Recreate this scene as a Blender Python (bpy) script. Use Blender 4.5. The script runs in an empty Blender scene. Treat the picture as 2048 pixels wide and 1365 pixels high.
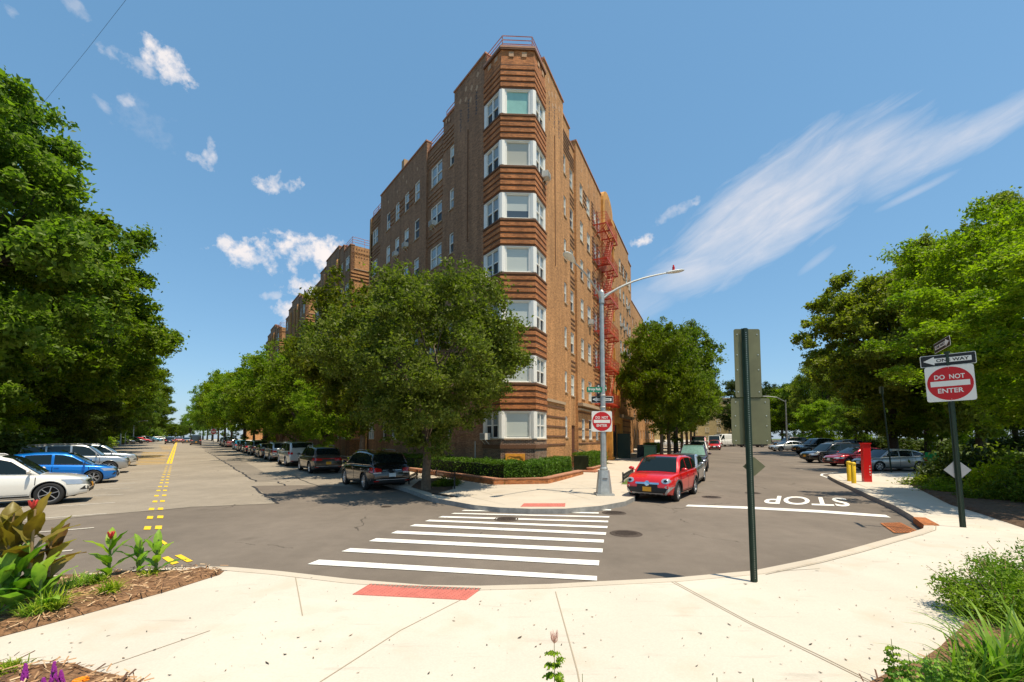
import bpy, bmesh, math, random
import numpy as np
from mathutils import Vector, Matrix, noise
from mathutils.bvhtree import BVHTree
rnd = random.Random(7)
S = bpy.context.scene
C = S.collection
R = math.radians
# ---------------------------------------------------------------- camera
F, H, PT, Y0 = 880.0, 2.25, R(3.5), 682.5 + 141.7
cam = bpy.data.objects.new('camera', bpy.data.cameras.new('camera')); C.objects.link(cam)
cam.location = (0, 0, H); cam.rotation_euler = (R(90) + PT, 0, 0)
cam.data.sensor_width = 36; cam.data.lens = 36 * F / 2048; cam.data.shift_y = 141.7 / 2048
cam.data.clip_end = 3000; cam.data.clip_start = .05
S.camera = cam
# ---------------------------------------------------------------- light
SUN_EL = R(69); sx, sy = .79, -.61
sl = math.hypot(sx, sy); sx /= sl; sy /= sl
sun = bpy.data.objects.new('sun', bpy.data.lights.new('sun', 'SUN')); C.objects.link(sun)
sun.data.energy = 5.0; sun.data.angle = R(.5); sun.data.color = (1, .90, .72)
sv = Vector((sx * math.cos(SUN_EL), sy * math.cos(SUN_EL), math.sin(SUN_EL)))
sun.rotation_euler = sv.to_track_quat('Z', 'Y').to_euler()
S.view_settings.view_transform = 'Standard'; S.view_settings.look = 'None'
S.view_settings.exposure = 0.28; S.view_settings.gamma = 1
S.cycles.max_bounces = 6; S.cycles.diffuse_bounces = 3; S.cycles.transparent_max_bounces = 4
S.cycles.glossy_bounces = 3; S.cycles.transmission_bounces = 3


def ray(x, y):
    u = (x - 1024) / F; v = (Y0 - y) / F
    return Vector((u, math.cos(PT) - math.sin(PT) * v, math.sin(PT) + math.cos(PT) * v))


SL = .0125


def gz(y):
    return SL * max(0, min(y, 160) - 22)


def g(x, y, z=0.0):
    r = ray(x, y)
    t = (z - H) / r.z if r.z < -1e-6 else 1e9
    if t * r.y > 22 or t < 0:
        t = (H - z + SL * 22) / (SL * r.y - r.z)
    if t * r.y > 160: t = 160 / r.y
    return Vector((r.x * t, r.y * t, z + gz(r.y * t)))


# ---------------------------------------------------------------- world
W = bpy.data.worlds.new('World'); S.world = W; W.use_nodes = True
nt = W.node_tree; nt.nodes.clear()


def N(tree, typ, **kw):
    n = tree.nodes.new(typ)
    for k, v in kw.items():
        if k == 'inp':
            for a, b in v.items():
                if hasattr(b, 'is_output') or isinstance(b, bpy.types.NodeSocket): tree.links.new(b, n.inputs[a])
                else: n.inputs[a].default_value = b
        else: setattr(n, k, v)
    return n


def M_(tree, op, a, b=None, c=None, clamp=False):
    inp = {0: a}
    if b is not None: inp[1] = b
    if c is not None: inp[2] = c
    return N(tree, 'ShaderNodeMath', operation=op, use_clamp=clamp, inp=inp).outputs[0]


tc = N(nt, 'ShaderNodeTexCoord').outputs['Generated']
sky = N(nt, 'ShaderNodeTexSky', sky_type='NISHITA', sun_disc=False)
sky.sun_elevation = SUN_EL; sky.sun_rotation = math.atan2(sx, sy); sky.air_density = 1.0; sky.dust_density = .6; sky.ozone_density = 2.0
hs = N(nt, 'ShaderNodeHueSaturation', inp={'Hue': .487, 'Saturation': 1.02, 'Value': 1.0, 'Color': sky.outputs[0]}).outputs[0]
hs = N(nt, 'ShaderNodeMix', data_type='RGBA', inp={0: .45, 6: hs, 7: (1.12, 2.80, 4.95, 1)}).outputs[2]
base = N(nt, 'ShaderNodeVectorMath', operation='SCALE', inp={0: hs, 3: .128}).outputs[0]
n1 = N(nt, 'ShaderNodeTexNoise', inp={'Vector': tc, 'Scale': 48.0, 'Detail': 8.0, 'Roughness': .6}).outputs[0]
n0 = N(nt, 'ShaderNodeTexNoise', inp={'Vector': tc, 'Scale': 17.0, 'Detail': 4.0, 'Roughness': .5}).outputs[0]
n10 = M_(nt, 'ADD', M_(nt, 'MULTIPLY', n1, .62), M_(nt, 'MULTIPLY', n0, .38))
total = None


def cloud(cx, cy, ax, ay, b, dens, kind='c'):
    global total
    if kind == 'c': ax *= 1.15; ay *= 1.15; b *= 1.3
    c = ray(cx, cy).normalized()
    e1 = ray(cx + ax, cy + ay).normalized() - c
    l = math.hypot(ax, ay); e2 = ray(cx - ay / l * b, cy + ax / l * b).normalized() - c
    E1 = e1 / e1.length_squared; E2 = e2 / e2.length_squared
    d = N(nt, 'ShaderNodeVectorMath', operation='SUBTRACT', inp={0: tc, 1: tuple(c)}).outputs[0]
    u = N(nt, 'ShaderNodeVectorMath', operation='DOT_PRODUCT', inp={0: d, 1: tuple(E1)}).outputs['Value']
    v = N(nt, 'ShaderNodeVectorMath', operation='DOT_PRODUCT', inp={0: d, 1: tuple(E2)}).outputs['Value']
    r2 = M_(nt, 'ADD', M_(nt, 'MULTIPLY', u, u), M_(nt, 'MULTIPLY', v, v))
    if kind == 'c':
        m = M_(nt, 'ADD', M_(nt, 'SUBTRACT', 1.0, r2), M_(nt, 'MULTIPLY_ADD', n10, 8.0, -4.05))
        m = M_(nt, 'MULTIPLY', m, .8, clamp=True)
    else:
        cv = N(nt, 'ShaderNodeCombineXYZ', inp={0: M_(nt, 'MULTIPLY', u, l / 150), 1: M_(nt, 'MULTIPLY', v, b / 26), 2: cx * .01}).outputs[0]
        ns = N(nt, 'ShaderNodeTexNoise', inp={'Vector': cv, 'Scale': 1.0, 'Detail': 8.0, 'Roughness': .6, 'Distortion': .5}).outputs[0]
        m = M_(nt, 'ADD', M_(nt, 'SUBTRACT', 1.0, r2), M_(nt, 'MULTIPLY_ADD', ns, 1.5, -.75))
        m = M_(nt, 'MULTIPLY', m, .62, clamp=True)
    f = N(nt, 'ShaderNodeVectorMath', operation='DOT_PRODUCT', inp={0: tc, 1: tuple(c)}).outputs['Value']
    m = M_(nt, 'MULTIPLY', M_(nt, 'MULTIPLY', m, dens), M_(nt, 'GREATER_THAN', f, .3))
    total = m if total is None else M_(nt, 'MAXIMUM', total, m)


for a in [(330, 128, 48, 32, 20, .95), (258, 122, 62, 10, 13, .5), (205, 208, 16, 18, 7, .3), (252, 200, 12, 12, 11, .5),
          (418, 305, 10, -28, 12, .6), (400, 324, 24, 10, 9, .6), (558, 368, 42, -10, 17, .85), (455, 488, 22, 14, 11, .9),
          (478, 503, 48, -4, 14, .95), (580, 512, 62, -10, 34, 1.), (640, 508, 55, -10, 30, 1.), (535, 530, 70, 4, 18, .9),
          (620, 572, 50, -12, 18, .9), (580, 628, 22, -16, 22, .8), (566, 474, 12, -6, 5, .6), (1286, 482, 24, -3, 10, .9), (545, 590, 16, -6, 8, .4),
          (1394, 400, 12, -6, 7, .45), (1345, 428, 40, -14, 9, .3), (300, 250, 60, 10, 30, .12), (150, 15, 30, 10, 12, .3), (20, 25, 18, 10, 10, .3)]:
    cloud(*a)
for a in [(1530, 430, 300, -190, 100, .95), (1390, 540, 130, -40, 52, .8), (1690, 335, 190, -105, 66, .7), (1810, 322, 150, -74, 50, .62), (1930, 278, 230, -112, 40, .72), (1280, 610, 90, -40, 40, .35), (1830, 385, 90, -40, 9, .35), (1635, 520, 40, -40, 10, .3)]:
    cloud(*a, kind='w')
cshade = N(nt, 'ShaderNodeMix', data_type='RGBA', inp={0: n0, 6: (.50, .56, .66, 1), 7: (.98, .86, .78, 1)}).outputs[2]
mx = N(nt, 'ShaderNodeMix', data_type='RGBA', inp={0: total, 6: base, 7: cshade}).outputs[2]
bg = N(nt, 'ShaderNodeBackground', inp={'Color': mx, 'Strength': 1.0})
out = N(nt, 'ShaderNodeOutputWorld'); nt.links.new(bg.outputs[0], out.inputs[0])
W.cycles.sampling_method = 'MANUAL'; W.cycles.sample_map_resolution = 256


# ---------------------------------------------------------------- materials
def mat(name, col=(.5, .5, .5), rough=.7, metal=0, spec=.4, coat=0, nscale=0, namt=0, bump=0, bscale=20, emit=0):
    m = bpy.data.materials.new(name); m.use_nodes = True; t = m.node_tree
    p = t.nodes['Principled BSDF']
    p.inputs['Base Color'].default_value = (*col, 1); p.inputs['Roughness'].default_value = rough
    p.inputs['Metallic'].default_value = metal; p.inputs['Specular IOR Level'].default_value = spec
    p.inputs['Coat Weight'].default_value = coat; p.inputs['Coat Roughness'].default_value = .04
    if nscale or bump:
        tcn = N(t, 'ShaderNodeTexCoord').outputs['Object']
        if nscale:
            nn = N(t, 'ShaderNodeTexNoise', inp={'Vector': tcn, 'Scale': nscale, 'Detail': 6.0, 'Roughness': .65}).outputs[0]
            a = tuple(c * (1 - namt) for c in col) + (1,); b = tuple(min(1, c * (1 + namt)) for c in col) + (1,)
            f = N(t, 'ShaderNodeMapRange', inp={0: nn, 1: .3, 2: .7}).outputs[0]
            t.links.new(N(t, 'ShaderNodeMix', data_type='RGBA', inp={0: f, 6: a, 7: b}).outputs[2], p.inputs['Base Color'])
        if bump:
            nb = N(t, 'ShaderNodeTexNoise', inp={'Vector': tcn, 'Scale': bscale, 'Detail': 4.0}).outputs[0]
            t.links.new(N(t, 'ShaderNodeBump', inp={'Strength': bump, 'Distance': .02, 'Height': nb}).outputs[0], p.inputs['Normal'])
    return m


def asphalt(name, col, crack=.5):
    m = mat(name, col, .9, spec=.25); t = m.node_tree; p = t.nodes['Principled BSDF']
    tcn = N(t, 'ShaderNodeTexCoord').outputs['Object']
    big = N(t, 'ShaderNodeTexNoise', inp={'Vector': tcn, 'Scale': .22, 'Detail': 5.0, 'Roughness': .6}).outputs[0]
    mid = N(t, 'ShaderNodeTexNoise', inp={'Vector': tcn, 'Scale': 2.3, 'Detail': 6.0, 'Roughness': .7}).outputs[0]
    fine = N(t, 'ShaderNodeTexNoise', inp={'Vector': tcn, 'Scale': 70.0, 'Detail': 3.0, 'Roughness': .8}).outputs[0]
    v = M_(t, 'MULTIPLY_ADD', M_(t, 'SUBTRACT', big, .5), .9, 1.0)
    v = M_(t, 'MULTIPLY', v, M_(t, 'MULTIPLY_ADD', M_(t, 'SUBTRACT', mid, .5), .45, 1.0))
    v = M_(t, 'MULTIPLY', v, M_(t, 'MULTIPLY_ADD', M_(t, 'SUBTRACT', fine, .5), 1.1, 1.0))
    dist = N(t, 'ShaderNodeTexNoise', inp={'Vector': tcn, 'Scale': 1.6, 'Detail': 5.0}).outputs['Color']
    dv = N(t, 'ShaderNodeVectorMath', operation='MULTIPLY_ADD', inp={0: dist, 1: (.7, .7, 0), 2: tcn}).outputs[0]
    vo = N(t, 'ShaderNodeTexVoronoi', feature='DISTANCE_TO_EDGE', inp={'Vector': dv, 'Scale': .16}).outputs[0]
    ck = M_(t, 'LESS_THAN', vo, .0022)
    gate = M_(t, 'GREATER_THAN', big, .52)
    v = M_(t, 'MULTIPLY', v, M_(t, 'MULTIPLY_ADD', M_(t, 'MULTIPLY', ck, gate), -crack, 1.0))
    oil = N(t, 'ShaderNodeTexVoronoi', inp={'Vector': N(t, 'ShaderNodeVectorMath', operation='MULTIPLY_ADD', inp={0: dist, 1: (.5, .5, 0), 2: tcn}).outputs[0], 'Scale': .75})
    orr = N(t, 'ShaderNodeSeparateColor', inp={0: oil.outputs['Color']}).outputs
    of = M_(t, 'MULTIPLY', M_(t, 'SUBTRACT', M_(t, 'MULTIPLY', orr[0], .22), oil.outputs['Distance'], clamp=True), M_(t, 'MULTIPLY', M_(t, 'GREATER_THAN', orr[1], .6), 3.2), clamp=True)
    v = M_(t, 'MULTIPLY', v, M_(t, 'MULTIPLY_ADD', of, -.55, 1.0))
    wr = N(t, 'ShaderNodeTexNoise', inp={'Vector': N(t, 'ShaderNodeMapping', inp={0: tcn, 2: (0, 0, R(-37)), 3: (.9, .05, 1)}).outputs[0], 'Scale': 1.0, 'Detail': 4.0}).outputs[0]
    v = M_(t, 'MULTIPLY', v, M_(t, 'MULTIPLY_ADD', M_(t, 'SUBTRACT', wr, .5), .32, 1.0))
    c = N(t, 'ShaderNodeVectorMath', operation='SCALE', inp={0: col, 3: v}).outputs[0]
    t.links.new(c, p.inputs['Base Color'])
    t.links.new(N(t, 'ShaderNodeBump', inp={'Strength': .35, 'Distance': .01, 'Height': fine}).outputs[0], p.inputs['Normal'])
    return m


def concrete(name, col, spots=1):
    m = mat(name, col, .85, spec=.3); t = m.node_tree; p = t.nodes['Principled BSDF']
    tcn = N(t, 'ShaderNodeTexCoord').outputs['Object']
    big = N(t, 'ShaderNodeTexNoise', inp={'Vector': tcn, 'Scale': .5, 'Detail': 6.0, 'Roughness': .65}).outputs[0]
    fine = N(t, 'ShaderNodeTexNoise', inp={'Vector': tcn, 'Scale': 45.0, 'Detail': 3.0}).outputs[0]
    v = M_(t, 'MULTIPLY_ADD', M_(t, 'SUBTRACT', big, .5), .32, 1.0)
    v = M_(t, 'MULTIPLY', v, M_(t, 'MULTIPLY_ADD', M_(t, 'SUBTRACT', fine, .5), .22, 1.0))
    if spots:
        wn = N(t, 'ShaderNodeTexNoise', inp={'Vector': tcn, 'Scale': 14.0, 'Detail': 2.0}).outputs['Color']
        dv = N(t, 'ShaderNodeVectorMath', operation='MULTIPLY_ADD', inp={0: wn, 1: (.06, .06, 0), 2: tcn}).outputs[0]
        dens = N(t, 'ShaderNodeTexNoise', inp={'Vector': tcn, 'Scale': .6, 'Detail': 1.0}).outputs[0]
        for sc, thr, am in ((3.2, .62, .10), (8.0, .60, .13)):
            vo = N(t, 'ShaderNodeTexVoronoi', inp={'Vector': dv, 'Scale': sc})
            rr = N(t, 'ShaderNodeSeparateColor', inp={0: vo.outputs['Color']}).outputs
            lim = M_(t, 'MULTIPLY', M_(t, 'GREATER_THAN', M_(t, 'ADD', rr[0], M_(t, 'SUBTRACT', dens, .5)), thr), M_(t, 'MULTIPLY', M_(t, 'MULTIPLY', rr[1], rr[1]), am))
            sp = M_(t, 'LESS_THAN', vo.outputs['Distance'], lim)
            v = M_(t, 'MULTIPLY', v, M_(t, 'MULTIPLY_ADD', sp, -.68, 1.0))
        sm = N(t, 'ShaderNodeTexNoise', inp={'Vector': N(t, 'ShaderNodeMapping', inp={0: tcn, 2: (0, 0, .5), 3: (1.2, 7, 1)}).outputs[0], 'Scale': .8, 'Detail': 7.0, 'Roughness': .7}).outputs[0]
        v = M_(t, 'MULTIPLY', v, M_(t, 'MULTIPLY_ADD', M_(t, 'SUBTRACT', sm, .58, clamp=True), -1.5, 1.0))
        sl = N(t, 'ShaderNodeTexVoronoi', inp={'Vector': tcn, 'Scale': .42}).outputs['Color']
        v = M_(t, 'MULTIPLY', v, M_(t, 'MULTIPLY_ADD', N(t, 'ShaderNodeSeparateColor', inp={0: sl}).outputs[0], .05, .975))
    c = N(t, 'ShaderNodeVectorMath', operation='SCALE', inp={0: col, 3: v}).outputs[0]
    st = N(t, 'ShaderNodeTexNoise', inp={'Vector': tcn, 'Scale': 1.3, 'Detail': 3.0}).outputs[0]
    f = M_(t, 'MULTIPLY', M_(t, 'SUBTRACT', st, .56, clamp=True), 2.2, clamp=True)
    cc = N(t, 'ShaderNodeMix', data_type='RGBA', inp={0: f, 6: c, 7: (col[0] * .8, col[1] * .72, col[2] * .6, 1)}).outputs[2]
    t.links.new(cc, p.inputs['Base Color'])
    return m


def brick(name, c1, c2, mortar, var=.5):
    m = mat(name, c1, .85, spec=.25); t = m.node_tree; p = t.nodes['Principled BSDF']
    uv = N(t, 'ShaderNodeTexCoord').outputs['UV']
    b = N(t, 'ShaderNodeTexBrick', inp={'Vector': uv, 'Color1': (*c1, 1), 'Color2': (*c2, 1), 'Mortar': (*mortar, 1), 'Scale': 1.0, 'Mortar Size': .008,
          'Mortar Smooth': .1, 'Bias': -.1, 'Brick Width': .21, 'Row Height': .073})
    big = N(t, 'ShaderNodeTexNoise', inp={'Vector': uv, 'Scale': .35, 'Detail': 6.0, 'Roughness': .65}).outputs[0]
    st = N(t, 'ShaderNodeTexNoise', inp={'Vector': N(t, 'ShaderNodeMapping', inp={0: uv, 3: (1.6, .12, 1)}).outputs[0], 'Scale': 1.0, 'Detail': 5.0}).outputs[0]
    sm = N(t, 'ShaderNodeTexNoise', inp={'Vector': N(t, 'ShaderNodeMapping', inp={0: uv, 3: (4.7, 13.6, 1)}).outputs[0], 'Scale': 1.0, 'Detail': 1.0}).outputs[0]
    v = M_(t, 'MULTIPLY_ADD', M_(t, 'SUBTRACT', big, .5), var, 1.0)
    v = M_(t, 'MULTIPLY', v, M_(t, 'MULTIPLY_ADD', M_(t, 'SUBTRACT', st, .5), 1.1, 1.0))
    v = M_(t, 'MULTIPLY', v, M_(t, 'MULTIPLY_ADD', M_(t, 'SUBTRACT', sm, .5), 1.0, 1.0))
    c = N(t, 'ShaderNodeVectorMath', operation='SCALE', inp={0: b.outputs[0], 3: v}).outputs[0]
    t.links.new(c, p.inputs['Base Color'])
    t.links.new(N(t, 'ShaderNodeBump', inp={'Strength': .6, 'Distance': .01, 'Height': b.outputs['Fac']}, invert=True).outputs[0], p.inputs['Normal'])
    return m


def leafmat(name, dark, light, trans=.3, rough=.45):
    m = bpy.data.materials.new(name); m.use_nodes = True; t = m.node_tree
    p = t.nodes['Principled BSDF']; p.inputs['Roughness'].default_value = rough; p.inputs['Specular IOR Level'].default_value = .16
    a = N(t, 'ShaderNodeAttribute', attribute_name='leafv').outputs['Fac']
    c = N(t, 'ShaderNodeMix', data_type='RGBA', inp={0: a, 6: (*dark, 1), 7: (*light, 1)}).outputs[2]
    rn = N(t, 'ShaderNodeObjectInfo').outputs['Random']
    c = N(t, 'ShaderNodeHueSaturation', inp={'Hue': M_(t, 'MULTIPLY_ADD', rn, .024, .488), 'Saturation': M_(t, 'MULTIPLY_ADD', rn, -.14, 1.04), 'Value': M_(t, 'MULTIPLY_ADD', rn, .22, .9), 'Color': c}).outputs[0]
    t.links.new(c, p.inputs['Base Color'])
    tcol = N(t, 'ShaderNodeMix', data_type='RGBA', blend_type='MULTIPLY', inp={0: 1.0, 6: c, 7: (1.5, 1.9, .5, 1)}).outputs[2]
    tr = N(t, 'ShaderNodeBsdfTranslucent', inp={'Color': tcol})
    mixs = N(t, 'ShaderNodeMixShader', inp={0: trans, 1: p.outputs[0], 2: tr.outputs[0]})
    t.links.new(mixs.outputs[0], t.nodes['Material Output'].inputs[0])
    return m


def roadpaint(name, col, under):
    m = mat(name, col, .75); t = m.node_tree; p = t.nodes['Principled BSDF']; tcn = N(t, 'ShaderNodeTexCoord').outputs['Object']
    n_ = N(t, 'ShaderNodeTexNoise', inp={'Vector': tcn, 'Scale': 16.0, 'Detail': 7.0, 'Roughness': .75}).outputs[0]
    b_ = N(t, 'ShaderNodeTexNoise', inp={'Vector': tcn, 'Scale': 1.4, 'Detail': 4.0}).outputs[0]
    f = M_(t, 'MULTIPLY', M_(t, 'SUBTRACT', M_(t, 'ADD', n_, M_(t, 'MULTIPLY', b_, .5)), .86), 9.0, clamp=True)
    c = N(t, 'ShaderNodeVectorMath', operation='SCALE', inp={0: col, 3: M_(t, 'MULTIPLY_ADD', b_, .3, .82)}).outputs[0]
    t.links.new(N(t, 'ShaderNodeMix', data_type='RGBA', inp={0: f, 6: c, 7: (*under, 1)}).outputs[2], p.inputs['Base Color']); return m


Mt = dict(
    asphalt=asphalt('asphalt', (.168, .137, .109)), old_asphalt=asphalt('old asphalt', (.280, .236, .184), .6),
    patch=asphalt('asphalt patch', (.21, .178, .142), .3), tar=mat('tar', (.035, .03, .028), .6),
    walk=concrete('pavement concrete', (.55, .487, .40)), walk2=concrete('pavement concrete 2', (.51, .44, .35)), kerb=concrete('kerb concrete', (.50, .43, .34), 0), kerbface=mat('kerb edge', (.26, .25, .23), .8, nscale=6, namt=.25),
    joint=mat('joint', (.34, .28, .20), .9), white=roadpaint('road white', (.80, .77, .70), (.30, .26, .21)), yellow=roadpaint('road yellow', (.80, .52, .02), (.3, .22, .10)),
    yfade=mat('faded yellow', (.55, .33, .06), .8, nscale=9, namt=.3), wfade=mat('faded white', (.48, .43, .36), .8, nscale=9, namt=.25),
    grass=mat('lawn', (.09, .13, .02), .9, nscale=.8, namt=.6, bump=.6, bscale=30), soil=mat('soil', (.10, .06, .035), .95, nscale=12, namt=.5, bump=.8, bscale=30),
    mulch=mat('mulch', (.20, .105, .05), .95, nscale=22, namt=.6, bump=1, bscale=40),
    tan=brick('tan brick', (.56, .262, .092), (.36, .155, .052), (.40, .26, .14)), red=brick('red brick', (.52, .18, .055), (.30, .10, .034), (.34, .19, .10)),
    grey=brick('shaded brick', (.35, .172, .085), (.20, .098, .05), (.30, .20, .13)), base=brick('base brick', (.20, .10, .055), (.10, .055, .035), (.42, .34, .26)),  # shaded brick: the tan brick with the avenue side's shade in its colour
    ornament=mat('ornament brick', (.15, .07, .035), .9, nscale=30, namt=.4),
    diamond=mat('pale diamond stone', (.50, .30, .17), .8, nscale=8, namt=.2), coping=mat('coping', (.42, .20, .12), .7, nscale=2, namt=.2), stone=mat('stone sill', (.42, .30, .19), .8, nscale=8, namt=.2), terra=mat('terracotta', (.62, .29, .055), .7, nscale=1.2, namt=.3, bump=.4, bscale=4),
    wframe=mat('window white', (.80, .77, .70), .45), dark=mat('dark interior', (.012, .012, .014), .5), vac=mat('ac body', (.62, .60, .54), .5), grille=mat('ac grille', (.16, .16, .16), .5),
    redpaint=mat('fire escape red', (.50, .050, .018), .5, nscale=5, namt=.3), rail=mat('rail pink', (.50, .22, .17), .5),
    galv=mat('galvanised', (.42, .43, .41), .45, metal=.5, nscale=7, namt=.18), lamp=mat('lamp head', (.62, .62, .58), .4), lens=mat('lens', (.75, .75, .7), .2),
    green=mat('sign post green', (.008, .026, .014), .5, nscale=9, namt=.3), back=mat('sign back olive', (.125, .125, .065), .5, nscale=2.5, namt=.18), bolt=mat('bolt', (.6, .6, .55), .3, metal=.6),
    swhite=mat('sign white', (.74, .72, .66), .5), sred=mat('sign red', (.50, .008, .012), .45), sblack=mat('sign black', (.012, .012, .012), .45), sgreen=mat('street sign green', (.0, .17, .085), .5),
    iron=mat('black iron', (.02, .02, .02), .5), rust=mat('rust', (.36, .12, .035), .85, nscale=14, namt=.5), manhole=mat('manhole', (.075, .055, .042), .7, metal=.3, nscale=25, namt=.4),
    tactile=mat('tactile red', (.50, .145, .11), .7, nscale=6, namt=.15), redpost=mat('red post', (.66, .012, .012), .35, coat=.3), ypost=mat('yellow post', (.80, .50, .01), .4, coat=.3),
    bark=mat('bark', (.12, .085, .055), .95, nscale=9, namt=.45, bump=1, bscale=18), barkd=mat('dark bark', (.06, .045, .032), .95, nscale=9, namt=.45, bump=1, bscale=18),
    cabgreen=mat('cabinet green', (.02, .09, .06), .5), tyre=mat('tyre', (.018, .018, .018), .75, bump=.3, bscale=80), rim=mat('rim', (.55, .55, .56), .28, metal=.85), rimdark=mat('rim dark', (.08, .08, .085), .35, metal=.7),
    glass=mat('car glass', (.008, .014, .013), .03, spec=.45), headl=mat('headlamp', (.46, .48, .50), .1, metal=.5, coat=1), tail=mat('tail lamp', (.48, .01, .01), .15, coat=1), tailc=mat('clear lamp', (.7, .5, .42), .15, coat=1),
    plastic=mat('black plastic', (.022, .022, .023), .6), chrome=mat('chrome', (.75, .75, .76), .12, metal=1), silverp=mat('silver trim', (.45, .45, .46), .35, metal=.6), platey=mat('plate yellow', (.80, .36, .02), .5), platew=mat('plate white', (.75, .78, .78), .5),
    sunshade=mat('sunshade', (.12, .22, .17), .35, metal=.3, nscale=6, namt=.25), inner=mat('wheel well', (.006, .006, .006), .9), brown=mat('brick step', (.33, .13, .07), .8, nscale=12, namt=.3),
    plaque=mat('plaque', (.78, .33, .03), .6, nscale=8, namt=.2), plaqued=mat('plaque carving', (.42, .15, .02), .7), steelgreen=mat('gate green', (.02, .045, .03), .5), bgreen=mat('barrier green', (.01, .34, .09), .4), bblue=mat('barrier grey', (.22, .28, .36), .5),
    yellowb=mat('yellow brick', (.50, .36, .16), .9, nscale=3, namt=.25),
)


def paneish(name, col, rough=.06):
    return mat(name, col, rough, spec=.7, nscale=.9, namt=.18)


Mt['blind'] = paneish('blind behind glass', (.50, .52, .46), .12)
def blindmat(name, col, gap, stripes=0):
    m = paneish(name, col, .12); t = m.node_tree; p = t.nodes['Principled BSDF']; oc = N(t, 'ShaderNodeTexCoord').outputs['Object']
    z = N(t, 'ShaderNodeSeparateXYZ', inp={0: oc}).outputs[2]; x = N(t, 'ShaderNodeSeparateXYZ', inp={0: oc}).outputs[0]
    f = M_(t, 'LESS_THAN', z, gap)
    w = M_(t, 'MULTIPLY_ADD', M_(t, 'SINE', M_(t, 'MULTIPLY', z, 110)), stripes, 1.0)
    c = N(t, 'ShaderNodeVectorMath', operation='SCALE', inp={0: col, 3: w}).outputs[0]
    t.links.new(N(t, 'ShaderNodeMix', data_type='RGBA', inp={0: f, 6: c, 7: (.06, .08, .10, 1)}).outputs[2], p.inputs['Base Color']); return m


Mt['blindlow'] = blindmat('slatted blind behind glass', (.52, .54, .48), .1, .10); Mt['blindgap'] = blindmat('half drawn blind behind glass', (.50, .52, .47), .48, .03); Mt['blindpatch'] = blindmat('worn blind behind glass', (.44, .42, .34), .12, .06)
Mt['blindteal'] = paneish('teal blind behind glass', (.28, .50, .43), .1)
Mt['upper'] = paneish('upper glass', (.26, .30, .31)); Mt['lower'] = mat('screened glass', (.022, .024, .028), .35, spec=.25); Mt['pale'] = paneish('pale shade glass', (.36, .37, .34), .1)  # upper glass: bluish base colour stands for sky reflection and drawn blinds
# ---------------------------------------------------------------- mesh helper


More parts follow.
